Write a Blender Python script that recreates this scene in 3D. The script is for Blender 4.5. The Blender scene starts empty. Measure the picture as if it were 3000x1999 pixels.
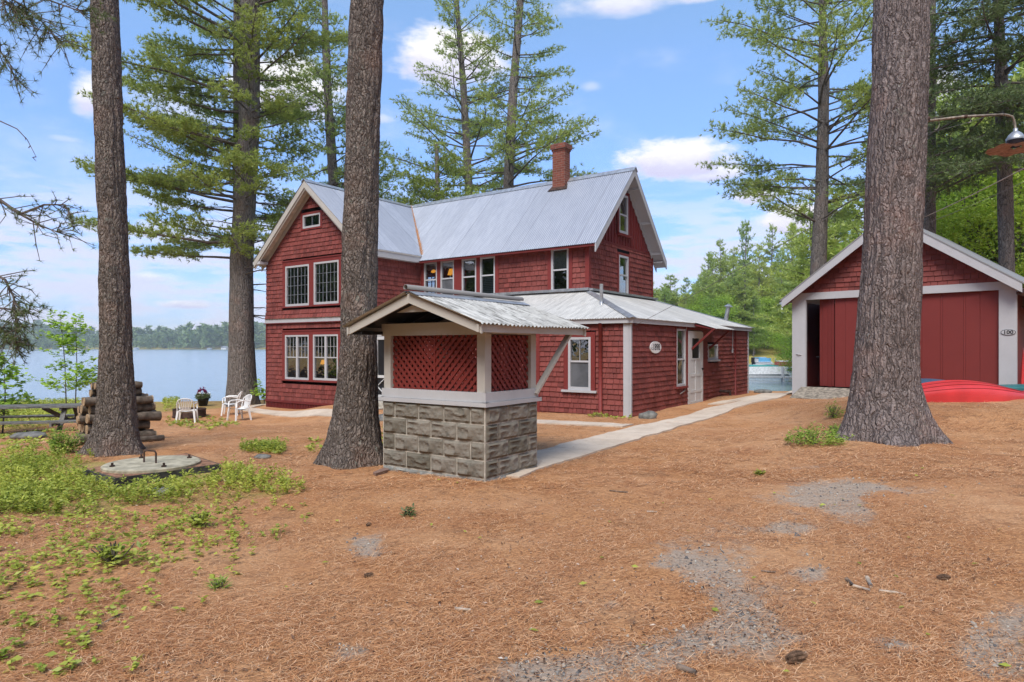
import bpy, math, random
import numpy as np
from mathutils import Vector, Matrix

# ---------------------------------------------------------------- camera, world, sun, exposure
sc = bpy.context.scene
COL = sc.collection
FPX, CX, HZ, EYE = 1920.0, 1500.0, 1018.0, 1.6
cam = bpy.data.cameras.new("camera"); camo = bpy.data.objects.new("camera", cam); COL.objects.link(camo)
cam.sensor_width = 36; cam.lens = 36*FPX/3000; cam.shift_y = (HZ-999.5)/3000
cam.clip_start = 0.05; cam.clip_end = 6000
camo.location = (0, 0, EYE); camo.rotation_euler = (math.radians(90), 0, 0)
sc.camera = camo
sc.view_settings.view_transform = 'Standard'; sc.view_settings.look = 'None'
sc.view_settings.gamma = 1; sc.view_settings.use_curve_mapping = False
sc.view_settings.exposure = 1.32

SUN_EL, SUN_AZ = math.radians(52), math.radians(196)    # azimuth measured from +Y towards +X (behind, left)
W = bpy.data.worlds.new("World"); sc.world = W; W.use_nodes = True
def world():
    nt = W.node_tree; N = nt.nodes; L = nt.links; N.clear()
    def n(t, **k):
        o = N.new(t)
        for a, b in k.items(): setattr(o, a, b)
        return o
    def val(x, i, v):
        if hasattr(v, 'links'): L.new(v, x.inputs[i])
        elif v is not None: x.inputs[i].default_value = v
    def m(op, a, b=None, c=None, clamp=False):
        o = n('ShaderNodeMath', operation=op); o.use_clamp = clamp
        val(o, 0, a); val(o, 1, b)
        if c is not None: val(o, 2, c)
        return o.outputs[0]
    def sm(x, a, b):
        o = n('ShaderNodeMapRange', interpolation_type='SMOOTHSTEP'); val(o, 0, x); val(o, 1, a); val(o, 2, b); return o.outputs[0]
    def mix(f, a, b):
        o = n('ShaderNodeMix', data_type='RGBA'); val(o, 0, f); val(o, 6, a); val(o, 7, b); return o.outputs[2]
    tc = n('ShaderNodeTexCoord'); sp = n('ShaderNodeSeparateXYZ'); L.new(tc.outputs['Generated'], sp.inputs[0])
    X, Y, Z = sp.outputs
    az = m('ARCTAN2', X, Y); el = m('ARCSINE', Z)
    sky = n('ShaderNodeTexSky', sky_type='NISHITA'); sky.sun_disc = False
    sky.sun_elevation = SUN_EL; sky.sun_rotation = SUN_AZ; sky.air_density = 1.0; sky.dust_density = 0.6; sky.ozone_density = 1.5
    # noise in (azimuth, elevation)
    cmb = n('ShaderNodeCombineXYZ'); L.new(az, cmb.inputs[0]); L.new(m('MULTIPLY', el, 2.2), cmb.inputs[1])
    def noise(scale, det, off=0, rough=.55):
        mp = n('ShaderNodeMapping'); L.new(cmb.outputs[0], mp.inputs[0]); mp.inputs[1].default_value = (off, off*.7, off)
        o = n('ShaderNodeTexNoise'); L.new(mp.outputs[0], o.inputs['Vector'])
        o.inputs['Scale'].default_value = scale; o.inputs['Detail'].default_value = det; o.inputs['Roughness'].default_value = rough
        return o.outputs['Fac']
    n1 = noise(14, 6); n2 = noise(45, 4, 3.1)
    nn = m('ADD', m('MULTIPLY', m('SUBTRACT', n1, .5), 2.2), m('MULTIPLY', m('SUBTRACT', n2, .5), 1.0))
    K = 3000/2353
    mask = None; shade = None
    # (x, y, half width, half height, strength, softness) of the clouds in the picture at 2353 px
    for (x, y, w, h, st, so) in [(1555, 370, 146, 52, 1.0, .35), (1640, 398, 80, 28, .9, .5), (1420, 10, 190, 36, .8, .9), (1590, -5, 110, 20, .8, .8),
            (1030, 140, 150, 85, 1.0, .5), (650, 215, 150, 95, 1.0, .45), (205, 228, 45, 60, .9, .6), (1735, 452, 80, 26, .9, .6),
            (1850, 505, 130, 48, 1.0, .5), (150, 320, 60, 12, .35, .9), (2150, 220, 90, 70, 1.0, .6), (1360, 200, 30, 16, .35, .9),
            (880, 275, 40, 16, .5, .9), (1600, 560, 90, 26, .35, .9), (420, 600, 110, 26, .8, .8), (120, 665, 80, 16, .6, .8),
            (430, 700, 80, 16, .95, .6), (330, 640, 110, 22, .8, .7), (1660, 610, 70, 16, .4, .9), (400, 250, 130, 90, .5, .9), (-300, 400, 200, 60, .8, .6), (2700, 300, 200, 90, .9, .6)]:
        u = x*K; v = y*K
        a0 = math.atan2((u-CX), FPX); e0 = math.atan((HZ-v)/math.hypot(FPX, u-CX))
        sa = w*K/FPX*math.cos(a0)**2; se = h*K/FPX*math.cos(a0)*math.cos(e0)
        dx = m('DIVIDE', m('SUBTRACT', az, a0), sa); dy = m('DIVIDE', m('SUBTRACT', el, e0), se)
        dyb = m('MULTIPLY', m('MINIMUM', dy, 0), .7)     # flatter base
        r = m('SQRT', m('ADD', m('MULTIPLY', dx, dx), m('ADD', m('MULTIPLY', dy, dy), m('MULTIPLY', dyb, dyb))))
        r = m('SUBTRACT', r, m('MULTIPLY', nn, .55))
        k = m('MULTIPLY', sm(r, 1.0+.1, 1.0-so), st)
        sh = m('MULTIPLY', k, sm(m('ADD', dy, m('MULTIPLY', nn, .5)), .45, -.5))
        mask = k if mask is None else m('MAXIMUM', mask, k)
        shade = sh if shade is None else m('MAXIMUM', shade, sh)
    # thin streaky layer low over the lake and wisps higher up
    mp = n('ShaderNodeMapping'); L.new(cmb.outputs[0], mp.inputs[0]); mp.inputs[3].default_value = (6, 15, 1)
    o = n('ShaderNodeTexNoise'); L.new(mp.outputs[0], o.inputs['Vector']); o.inputs['Scale'].default_value = 1.3; o.inputs['Detail'].default_value = 7; o.inputs['Roughness'].default_value = .6
    low = m('MULTIPLY', sm(o.outputs['Fac'], .40, .56), m('MULTIPLY', sm(el, .27, .12), .8))
    hi = m('MULTIPLY', sm(noise(3.0, 8, 7.7, .62), .52, .78), .35)
    # the half of the sky behind the camera: broken cloud
    back = m('MULTIPLY', sm(noise(2.6, 8, 11.0), .45, .6), sm(Y, .1, -.2))
    mask = m('MAXIMUM', m('MAXIMUM', mask, low), m('MAXIMUM', hi, m('MULTIPLY', back, .9)))
    tr = n('ShaderNodeValToRGB'); L.new(m('DIVIDE', el, 1.0), tr.inputs[0]); e = tr.color_ramp.elements
    while len(e) < 4: e.new(.5)
    for q, (p_, c_) in zip(e, SKY_RAMP): q.position = p_; q.color = (*c_, 1)
    shade = m('MAXIMUM', shade, m('MULTIPLY', low, .75))
    base = n('ShaderNodeHueSaturation'); L.new(sky.outputs[0], base.inputs['Color']); base.inputs['Saturation'].default_value = 1.0; base.inputs['Value'].default_value = 1.0
    tint = n('ShaderNodeMix', data_type='RGBA', blend_type='MULTIPLY'); tint.inputs[0].default_value = 1
    L.new(base.outputs[0], tint.inputs[6]); L.new(tr.outputs[0], tint.inputs[7])
    cc = mix(shade, (*[c*CLOUD for c in (1, .98, 1.0)], 1), (*[c*CLOUD for c in (.66, .65, .88)], 1))
    fin = mix(mask, tint.outputs[2], cc)
    bg = n('ShaderNodeBackground'); L.new(fin, bg.inputs[0]); bg.inputs[1].default_value = 0.12
    out = n('ShaderNodeOutputWorld'); L.new(bg.outputs[0], out.inputs[0])
SKY_RAMP = [(0, (.38, .44, .68)), (.12, (.42, .51, .74)), (.25, (.53, .63, .84)), (.5, (.78, .87, .90))]; CLOUD = 3.8
world()
sl = bpy.data.lights.new("sun", 'SUN'); sl.energy = 1.6; sl.angle = math.radians(28); sl.color = (1, .96, .9)
so = bpy.data.objects.new("sun", sl); COL.objects.link(so)
sd_ = Vector((math.sin(SUN_AZ)*math.cos(SUN_EL), math.cos(SUN_AZ)*math.cos(SUN_EL), math.sin(SUN_EL)))
so.rotation_euler = sd_.to_track_quat('Z', 'Y').to_euler(); so.location = sd_*50

# ---------------------------------------------------------------- helpers
R = random.Random(7)
def px(u, v, Y): return Vector(((u-CX)/FPX*Y, Y, EYE-(v-HZ)/FPX*Y))
def pd(x, y, Y): return px(x*3000/2353, y*3000/2353, Y)

def link(o): COL.objects.link(o); return o
def tag(o, label=None, cat=None, group=None, kind=None):
    if label: o['label'] = label
    if cat: o['category'] = cat
    if group: o['group'] = group
    if kind: o['kind'] = kind
    return o
def thing(name, label, cat, loc=(0, 0, 0), group=None):
    o = link(bpy.data.objects.new(name, None)); o.location = loc; o.empty_display_size = .3
    return tag(o, label, cat, group)
def rootloc(p):
    v = Vector((0, 0, 0))
    while p is not None: v += p.location; p = p.parent
    return v

class MB:
    def __init__(s): s.v = []; s.f = []; s.m = []; s.nv = 0; s.uv = None
    def add(s, vs, fs, mi=0):
        n = s.nv; s.v.extend([tuple(q) for q in vs]); s.nv += len(vs)
        s.f.extend([tuple(i+n for i in f) for f in fs]); s.m.extend([mi]*len(fs)); return s
    def box(s, fr, a0, a1, b0, b1, z0, z1, mi=0):
        P = [fr(a, b, z) for z in (z0, z1) for a, b in ((a0, b0), (a1, b0), (a1, b1), (a0, b1))]
        return s.add(P, [(3, 2, 1, 0), (4, 5, 6, 7), (0, 1, 5, 4), (1, 2, 6, 5), (2, 3, 7, 6), (3, 0, 4, 7)], mi)
    def hexa(s, P, mi=0): return s.add(P, [(3, 2, 1, 0), (4, 5, 6, 7), (0, 1, 5, 4), (1, 2, 6, 5), (2, 3, 7, 6), (3, 0, 4, 7)], mi)
    def beam(s, p, q, w, h, up=(0, 0, 1), mi=0, endcut=None):
        p = Vector(p); q = Vector(q); d = (q-p).normalized(); x = d.cross(Vector(up)).normalized(); y = x.cross(d)
        P = [c+x*i*w/2+y*j*h/2 for c in (p, q) for i, j in ((-1, -1), (1, -1), (1, 1), (-1, 1))]
        return s.add(P, [(3, 2, 1, 0), (4, 5, 6, 7), (0, 1, 5, 4), (1, 2, 6, 5), (2, 3, 7, 6), (3, 0, 4, 7)], mi)
    def prism(s, pts, off, mi=0):
        n = len(pts); off = Vector(off); A = [Vector(p) for p in pts]; B = [p+off for p in A]
        return s.add(A+B, [tuple(range(n))[::-1], tuple(range(n, 2*n))]+[(i, (i+1) % n, n+(i+1) % n, n+i) for i in range(n)], mi)
    def tube(s, pts, rad, n=8, cap=True, mi=0, sq=1.0):
        pts = [Vector(p) for p in pts]; vs = []; fs = []
        if not hasattr(rad, '__len__'): rad = [rad]*len(pts)
        ref = None
        for i, p in enumerate(pts):
            d = (pts[min(i+1, len(pts)-1)]-pts[max(i-1, 0)]).normalized()
            if ref is None: ref = d.orthogonal().normalized() if abs(d.z) > .9 else Vector((0, 0, 1))
            x = d.cross(ref)
            if x.length < 1e-4: x = d.orthogonal()
            x.normalize(); y = x.cross(d).normalized(); ref = y
            for k in range(n):
                t = 2*math.pi*k/n; vs.append(p+x*math.cos(t)*rad[i]+y*math.sin(t)*rad[i]*sq)
        for i in range(len(pts)-1):
            for k in range(n): fs.append((i*n+k, i*n+(k+1) % n, (i+1)*n+(k+1) % n, (i+1)*n+k))
        if cap: fs.append(tuple(range(n))); fs.append(tuple(range((len(pts)-1)*n, len(pts)*n))[::-1])
        return s.add(vs, fs, mi)
    def lathe(s, c, prof, n=20, axis=(0, 0, 1), mi=0):
        c = Vector(c); q = Vector((0, 0, 1)).rotation_difference(Vector(axis)); vs = []; fs = []
        for r, z in prof:
            for k in range(n): t = 2*math.pi*k/n; vs.append(c+q@Vector((r*math.cos(t), r*math.sin(t), z)))
        for i in range(len(prof)-1):
            for k in range(n): fs.append((i*n+k, i*n+(k+1) % n, (i+1)*n+(k+1) % n, (i+1)*n+k))
        return s.add(vs, fs, mi)
    def build(s, name, mats, parent=None, smooth=False, origin=None, uvs=None):
        me = bpy.data.meshes.new(name); off = rootloc(parent) if parent is not None else Vector(origin or (0, 0, 0))
        V = np.array(s.v, dtype=np.float32).reshape(-1, 3)-np.array(off, dtype=np.float32)
        me.from_pydata([], [], []) if not len(V) else me.from_pydata(V.tolist(), [], s.f)
        if not isinstance(mats, (list, tuple)): mats = [mats]
        for m in mats: me.materials.append(m)
        if len(mats) > 1: me.polygons.foreach_set('material_index', s.m)
        if smooth: me.polygons.foreach_set('use_smooth', [True]*len(me.polygons))
        me.update()
        o = link(bpy.data.objects.new(name, me))
        if parent is not None: o.parent = parent
        else: o.location = off
        return o
def npmesh(name, V, F, mat, parent=None, smooth=False, origin=None, attr=None):
    """V (n,3) float, F (m,k) int, all faces with k corners"""
    off = rootloc(parent) if parent is not None else Vector(origin or (0, 0, 0))
    V = np.asarray(V, dtype=np.float32)-np.array(off, dtype=np.float32); F = np.asarray(F, dtype=np.int32); k = F.shape[1]
    me = bpy.data.meshes.new(name); me.vertices.add(len(V)); me.vertices.foreach_set('co', V.ravel())
    me.loops.add(F.size); me.loops.foreach_set('vertex_index', F.ravel())
    me.polygons.add(len(F)); me.polygons.foreach_set('loop_start', np.arange(0, F.size, k, dtype=np.int32))
    me.polygons.foreach_set('loop_total', np.full(len(F), k, dtype=np.int32))
    if smooth: me.polygons.foreach_set('use_smooth', np.ones(len(F), dtype=bool))
    for nm, A in (attr or {}).items():
        at = me.attributes.new(nm, 'FLOAT', 'POINT'); at.data.foreach_set('value', np.asarray(A, dtype=np.float32))
    me.materials.append(mat); me.update(calc_edges=True); me.validate()
    o = link(bpy.data.objects.new(name, me))
    if parent is not None: o.parent = parent
    else: o.location = off
    return o
def copy_tree(o, parent=None):
    c = o.copy(); COL.objects.link(c); c.parent = parent
    for ch in list(o.children): copy_tree(ch, c)
    return c
def wf(a, b, z): return Vector((a, b, z))
class Frame:
    def __init__(s, x, y, deg): s.x = x; s.y = y; t = math.radians(deg); s.c = math.cos(t); s.s = math.sin(t); s.e1 = Vector((s.c, -s.s, 0)); s.e2 = Vector((s.s, s.c, 0))
    def __call__(s, a, b, z): return Vector((s.x+a*s.c+b*s.s, s.y-a*s.s+b*s.c, z))
    def fa(s, u, b): r = (u-CX)/FPX; return (r*(s.y+s.c*b)-s.x-s.s*b)/(s.c+s.s*r)       # a of a picture column on the plane b = const
    def fb(s, u, a): r = (u-CX)/FPX; return (r*(s.y-s.s*a)-s.x-s.c*a)/(s.s-s.c*r)
    def z(s, v, a, b): return EYE-(v-HZ)/FPX*s(a, b, 0).y
# value noise
def _h(i, j, k):
    n = (i*374761393+j*668265263+k*2147483647//3) & 0xffffffff
    n = ((n ^ (n >> 13))*1274126177) & 0xffffffff
    n = ((n ^ (n >> 16))*2246822519) & 0xffffffff
    return ((n ^ (n >> 15)) & 0xffffff)/0xffffff
def vn(x, y, z=0.0):
    x, y, z = np.broadcast_arrays(np.asarray(x, float), np.asarray(y, float), np.asarray(z, float))
    i = np.floor(x).astype(np.int64); j = np.floor(y).astype(np.int64); k = np.floor(z).astype(np.int64)
    fx, fy, fz = x-i, y-j, z-k; fx = fx*fx*(3-2*fx); fy = fy*fy*(3-2*fy); fz = fz*fz*(3-2*fz)
    r = 0
    for a in (0, 1):
        for b in (0, 1):
            for c in (0, 1):
                r = r+_h(i+a, j+b, k+c)*(fx if a else 1-fx)*(fy if b else 1-fy)*(fz if c else 1-fz)
    return r
def fbm(x, y, z=0.0, o=4):
    s = 0; A = .5
    for q in range(o): s = s+A*vn(x*2**q+17*q, y*2**q, z*2**q+5*q); A *= .5
    return s
def sstep(x, a, b): t = np.clip((x-a)/(b-a), 0, 1); return t*t*(3-2*t)

# ---------------------------------------------------------------- materials
class NT:
    def __init__(s, name, bsdf=True):
        s.mat = bpy.data.materials.new(name); s.mat.use_nodes = True; s.nt = s.mat.node_tree; s.nt.nodes.clear()
        s.out = s.n('ShaderNodeOutputMaterial')
        if bsdf: s.b = s.n('ShaderNodeBsdfPrincipled'); s.l(s.b.outputs[0], s.out.inputs[0])
        s.tc = s.n('ShaderNodeTexCoord')
    def n(s, t, **k):
        o = s.nt.nodes.new(t)
        for a, b in k.items(): setattr(o, a, b)
        return o
    def l(s, a, b): s.nt.links.new(a, b)
    def set(s, i, v):
        if hasattr(v, 'links'): s.l(v, i)
        else: i.default_value = v
    def mp(s, scale=(1, 1, 1), rot=(0, 0, 0), src=None, loc=(0, 0, 0)):
        o = s.n('ShaderNodeMapping'); s.l(src or s.tc.outputs['Object'], o.inputs[0]); o.inputs[1].default_value = loc
        o.inputs[2].default_value = rot; o.inputs[3].default_value = scale; return o.outputs[0]
    def noise(s, scale=5, det=4, rough=.55, vec=None, dist=0):
        o = s.n('ShaderNodeTexNoise'); s.l(vec or s.tc.outputs['Object'], o.inputs['Vector'])
        o.inputs['Scale'].default_value = scale; o.inputs['Detail'].default_value = det; o.inputs['Roughness'].default_value = rough; o.inputs['Distortion'].default_value = dist
        return o.outputs['Fac']
    def vor(s, scale=5, vec=None, feature='F1', out='Distance', rnd=1):
        o = s.n('ShaderNodeTexVoronoi', feature=feature); s.l(vec or s.tc.outputs['Object'], o.inputs['Vector']); o.inputs['Scale'].default_value = scale; o.inputs['Randomness'].default_value = rnd
        return o.outputs[out]
    def m(s, op, a, b=0.0, clamp=False):
        o = s.n('ShaderNodeMath', operation=op); o.use_clamp = clamp; s.set(o.inputs[0], a); s.set(o.inputs[1], b); return o.outputs[0]
    def ss(s, x, a, b, c=0.0, d=1.0):
        o = s.n('ShaderNodeMapRange', interpolation_type='SMOOTHSTEP'); s.set(o.inputs[0], x); s.set(o.inputs[1], a); s.set(o.inputs[2], b); s.set(o.inputs[3], c); s.set(o.inputs[4], d); return o.outputs[0]
    def mix(s, f, a, b, mode='MIX'):
        o = s.n('ShaderNodeMix', data_type='RGBA', blend_type=mode); s.set(o.inputs[0], f)
        for i, c in ((6, a), (7, b)): s.set(o.inputs[i], (*c, 1) if isinstance(c, tuple) and len(c) == 3 else c)
        return o.outputs[2]
    def ramp(s, f, stops):
        o = s.n('ShaderNodeValToRGB'); s.l(f, o.inputs[0]); e = o.color_ramp.elements
        while len(e) < len(stops): e.new(.5)
        for q, (p, c) in zip(e, stops): q.position = p; q.color = (*c, 1)
        return o.outputs[0]
    def island(s): return s.n('ShaderNodeNewGeometry').outputs['Random Per Island']
    def objrand(s): return s.n('ShaderNodeObjectInfo').outputs['Random']
    def attr(s, name): o = s.n('ShaderNodeAttribute'); o.attribute_name = name; return o.outputs['Fac']
    def bump(s, h, strength=.5, dist=.02):
        o = s.n('ShaderNodeBump'); s.set(o.inputs['Height'], h); o.inputs['Strength'].default_value = strength; o.inputs['Distance'].default_value = dist
        s.l(o.outputs[0], s.b.inputs['Normal']); return o
    def col(s, c, rough=.7, metal=0.0, spec=.3):
        s.set(s.b.inputs['Base Color'], (*c, 1) if isinstance(c, tuple) else c); s.set(s.b.inputs['Roughness'], rough); s.b.inputs['Metallic'].default_value = metal
        s.b.inputs['Specular IOR Level'].default_value = spec; return s.mat
M = {}
def simple(name, c, rough=.7, var=.15, scale=6, metal=0.0, spec=.3, bump=0.0):
    t = NT(name); nz = t.noise(scale, 5)
    d = tuple(x*(1-var) for x in c); b = tuple(min(1, x*(1+var)) for x in c)
    t.col(t.mix(t.ss(nz, .3, .7), d, b), rough, metal, spec)
    if bump: t.bump(t.noise(scale*6, 4), bump, .01)
    M[name] = t.mat; return t.mat

def mats():
    # painted shingles: every shingle is its own island
    def shingle(name, c):
        t = NT(name); r = t.island(); v = t.mp((1, 1, .12)); st = t.noise(90, 3, .6, v); w = t.noise(1.3, 5)
        cc = t.mix(t.ss(r, 0, 1), tuple(x*.72 for x in c), tuple(x*1.22 for x in c))
        cc = t.mix(t.ss(w, .35, .75, 0, .6), cc, tuple(x*1.4+.015 for x in c))
        cc = t.mix(t.ss(st, .5, .8, 0, .35), cc, tuple(x*.5 for x in c))
        t.col(cc, .72, 0, .25); t.bump(st, .5, .006); M[name] = t.mat
    shingle('red shingle', (.188, .046, .038)); shingle('dark red shingle', (.075, .012, .012))
    def paint(name, c, wear=(.30, .26, .22), amt=.25, sc=3.0, rough=.6):
        t = NT(name); g = t.noise(70, 3, .5, t.mp((1, 1, .08))); w = t.noise(sc, 7, .7); s2 = t.noise(24, 5, .7)
        cc = t.mix(t.ss(w, .3, .8, 0, .6), c, tuple(x*.82 for x in c))
        cc = t.mix(t.ss(s2, .66, .74, 0, amt), cc, wear); cc = t.mix(t.m('MULTIPLY', t.island(), .35), cc, tuple(x*.74 for x in c))
        t.col(cc, rough, 0, .3); t.bump(g, .3, .004); M[name] = t.mat
    paint('white paint', (.48, .475, .49)); paint('weathered white paint', (.50, .465, .42), amt=.55, sc=2.0)
    paint('red paint', (.20, .032, .028), (.12, .03, .03)); paint('dull red board', (.155, .022, .021), (.09, .02, .02), sc=1.5)
    paint('lattice red paint', (.20, .03, .024), (.35, .25, .2), .2)
    paint('white door paint', (.58, .58, .58), amt=.12)
    # corrugated metal
    def roof(name, c, d, rust=.0, lichen=0.0, rough=.42, metal=.55, pit=.068):
        t = NT(name); u = t.tc.outputs['UV']; st = t.noise(3.0, 6, .65, t.mp((3.5, .5, 1), src=u)); w = t.noise(1.2, 5, .6, t.mp((1, 1, 1), src=u))
        sp = t.n('ShaderNodeSeparateXYZ'); t.l(u, sp.inputs[0])
        sheet = t.m('FLOOR', t.m('DIVIDE', sp.outputs[0], .66)); wn = t.n('ShaderNodeTexWhiteNoise', noise_dimensions='1D'); t.l(sheet, wn.inputs['W'])
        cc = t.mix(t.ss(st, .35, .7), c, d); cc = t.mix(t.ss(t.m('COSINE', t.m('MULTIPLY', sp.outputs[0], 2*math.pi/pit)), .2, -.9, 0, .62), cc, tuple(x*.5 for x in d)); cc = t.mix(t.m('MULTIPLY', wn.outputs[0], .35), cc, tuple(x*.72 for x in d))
        seam = t.ss(t.m('ABSOLUTE', t.m('SUBTRACT', t.m('FRACT', t.m('DIVIDE', sp.outputs[0], .66)), .5)), .488, .5, 0, .6)
        cc = t.mix(seam, cc, (.1, .1, .12))
        scr = t.ss(t.noise(60, 2, .5, t.mp((1, 1, 1), src=u)), .74, .78, 0, .45); cc = t.mix(scr, cc, (.16, .15, .15))
        if lichen:
            q = t.noise(22, 6, .75, t.mp((1, .14, 1), src=u)); cc = t.mix(t.ss(q, .47, .60, 0, lichen), cc, (.14, .135, .12)); cc = t.mix(t.ss(t.noise(9, 5, .7, t.mp((1, 1, 1), src=u)), .55, .75, 0, .5), cc, (.62, .60, .55))
        if rust: cc = t.mix(t.m('MULTIPLY', t.ss(w, .62, .75), rust), cc, (.33, .17, .10))
        t.col(cc, rough, metal, .4); M[name] = t.mat
    roof('metal roof', (.50, .52, .57), (.40, .42, .48)); roof('low metal roof', (.64, .62, .59), (.44, .43, .41), .25, .15, .6, .12)
    roof('mossy metal roof', (.60, .59, .56), (.34, .33, .31), .0, .8, .8, .05, pit=.076)
    simple('valley rust', (.36, .18, .09), .8, .5, 40); simple('galvanised', (.45, .46, .48), .4, .2, 8, .7)
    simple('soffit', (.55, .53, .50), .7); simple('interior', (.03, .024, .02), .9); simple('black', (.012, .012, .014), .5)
    simple('dark wood inside', (.07, .03, .018), .6); simple('screen mesh', (.10, .105, .115), .55, .25, 2.5)
    simple('curtain', (.62, .60, .56), .9, .2, 30); simple('lichen stone', (.16, .155, .14), .95, .4, 9, bump=.6)
    t = NT('blind'); sp = t.n('ShaderNodeSeparateXYZ'); t.l(t.tc.outputs['Object'], sp.inputs[0]); w = t.m('FRACT', t.m('MULTIPLY', sp.outputs[2], 18)); t.col(t.mix(t.ss(w, .35, .6), (.2, .21, .22), (.5, .52, .54)), .7); M['blind'] = t.mat
    # brick with mortar
    t = NT('chimney brick'); b = t.n('ShaderNodeTexBrick'); t.l(t.tc.outputs['UV'], b.inputs[0]); b.inputs['Scale'].default_value = 1; b.inputs['Color1'].default_value = (.24, .07, .045, 1); b.inputs['Color2'].default_value = (.16, .045, .03, 1)
    b.inputs['Mortar'].default_value = (.22, .14, .11, 1); b.inputs['Mortar Size'].default_value = .008; b.inputs['Brick Width'].default_value = .2; b.inputs['Row Height'].default_value = .075
    t.col(t.mix(t.ss(t.noise(8), .4, .8, 0, .5), b.outputs[0], (.10, .05, .04)), .9); t.bump(b.outputs['Fac'], .4, -.01); M['chimney brick'] = t.mat
    # rock faced block
    t = NT('concrete block'); r = t.island(); nz = t.noise(7, 6, .7); f = t.noise(60, 4, .6)
    cc = t.mix(t.ss(r, 0, 1), (.14, .125, .10), (.225, .20, .168)); cc = t.mix(t.ss(nz, .45, .75, 0, .7), cc, (.10, .10, .085)); cc = t.mix(t.ss(t.noise(3.3, 7, .8), .62, .70, 0, .55), cc, (.33, .32, .28))
    t.col(cc, .95, 0, .15); t.bump(f, .6, .008); M['concrete block'] = t.mat
    t = NT('footing block'); nz = t.noise(9, 6, .7); t.col(t.mix(t.ss(nz, .35, .7), (.17, .17, .16), (.34, .34, .32)), .95); t.bump(t.noise(50), .6, .01); M['footing block'] = t.mat
    simple('mortar', (.40, .365, .31), .95, .3, 14, bump=.5)
    t = NT('path concrete'); nz = t.noise(1.4, 7, .7); f = t.noise(70, 5, .7); k = t.noise(9, 5, .7)
    cc = t.mix(t.ss(nz, .35, .7), (.60, .50, .40), (.46, .37, .29)); cc = t.mix(t.ss(f, .55, .7, 0, .5), cc, (.24, .20, .17)); cc = t.mix(t.ss(k, .60, .72, 0, .55), cc, (.30, .17, .10)); t.col(cc, .95, 0, .2); t.bump(f, .4, .006); M['path concrete'] = t.mat
    # bark
    def bark(name, c0, c1, sxy, sz, lich=0.0, bmp=1.0, dist=.03):
        t = NT(name); wp = t.n('ShaderNodeVectorMath', operation='ADD'); nz = t.n('ShaderNodeTexNoise'); t.l(t.tc.outputs['Object'], nz.inputs['Vector']); nz.inputs['Scale'].default_value = 5; nz.inputs['Detail'].default_value = 4
        sc_ = t.n('ShaderNodeVectorMath', operation='SCALE'); t.l(nz.outputs['Color'], sc_.inputs[0]); sc_.inputs['Scale'].default_value = .16
        t.l(t.tc.outputs['Object'], wp.inputs[0]); t.l(sc_.outputs[0], wp.inputs[1])
        v = t.mp((sxy, sxy, sz), src=wp.outputs[0]); e = t.vor(1, v, 'DISTANCE_TO_EDGE'); e2 = t.vor(1, t.mp((sxy*2.3, sxy*2.3, sz*2.6), src=wp.outputs[0]), 'DISTANCE_TO_EDGE')
        pl = t.vor(1, v, 'F1', 'Color'); fn = t.noise(55, 4, .7, t.mp((1, 1, .35)))
        hh = t.m('ADD', t.m('ADD', t.ss(e, 0, .28), t.m('MULTIPLY', t.ss(e2, 0, .3), .45)), t.m('MULTIPLY', fn, .5))
        cc = t.mix(t.ss(fn, .3, .75), c0, c1)
        bw = t.n('ShaderNodeRGBToBW'); t.l(pl, bw.inputs[0]); cc = t.mix(t.m('MULTIPLY', bw.outputs[0], .45), cc, tuple(x*1.5 for x in c1))
        cc = t.mix(t.ss(t.m('MULTIPLY', e, 1.0), .09, .0, 0, .75), cc, tuple(x*.35 for x in c0))
        cc = t.mix(t.ss(t.noise(1.6, 3), .5, .7, 0, .35), cc, (c1[0]*1.25, c1[1]*.95, c1[2]*.85))
        if lich: cc = t.mix(t.m('MULTIPLY', t.ss(t.noise(13, 6, .75), .56, .66), t.ss(t.noise(1.1, 3), .45, .6, 0, lich)), cc, (.27, .29, .25))
        t.col(cc, .95, 0, .12); t.bump(hh, bmp, dist); M[name] = t.mat
    bark('pine bark', (.10, .085, .078), (.27, .22, .19), 24, 4.2, .9)
    bark('right pine bark', (.12, .098, .095), (.29, .235, .22), 17, 1.25, .5)
    bark('far bark', (.10, .088, .08), (.25, .215, .195), 15, 2.0, .3, .8)
    simple('limb bark', (.13, .108, .094), .95, .35, 12, bump=.4); simple('cut wood', (.36, .25, .15), .9, .3, 18); simple('log bark', (.13, .10, .075), .95, .45, 10, bump=.7)
    # foliage
    def leaf(name, c0, c1, tr=.35, objv=.0):
        t = NT(name, False); r = t.island(); w = t.noise(.9, 3)
        cc = t.mix(t.m('ADD', t.m('MULTIPLY', r, .6), t.ss(w, .3, .7, 0, .4)), c0, c1)
        if objv: cc = t.mix(t.m('MULTIPLY', t.objrand(), objv), cc, (c1[0]*1.25, c1[1]*1.05, c1[2]*.7))
        d = t.n('ShaderNodeBsdfDiffuse'); tl = t.n('ShaderNodeBsdfTranslucent'); g = t.n('ShaderNodeBsdfGlossy'); g.inputs['Roughness'].default_value = .5
        for q in (d, tl): t.l(cc, q.inputs[0])
        mx = t.n('ShaderNodeMixShader'); mx.inputs[0].default_value = tr; t.l(d.outputs[0], mx.inputs[1]); t.l(tl.outputs[0], mx.inputs[2])
        m2 = t.n('ShaderNodeMixShader'); m2.inputs[0].default_value = .03; t.l(mx.outputs[0], m2.inputs[1]); t.l(g.outputs[0], m2.inputs[2]); t.l(m2.outputs[0], t.out.inputs[0]); M[name] = t.mat
    leaf('pine needles', (.17, .24, .055), (.60, .66, .17), .58); leaf('dark pine needles', (.07, .11, .045), (.22, .28, .10), .35)
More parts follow.
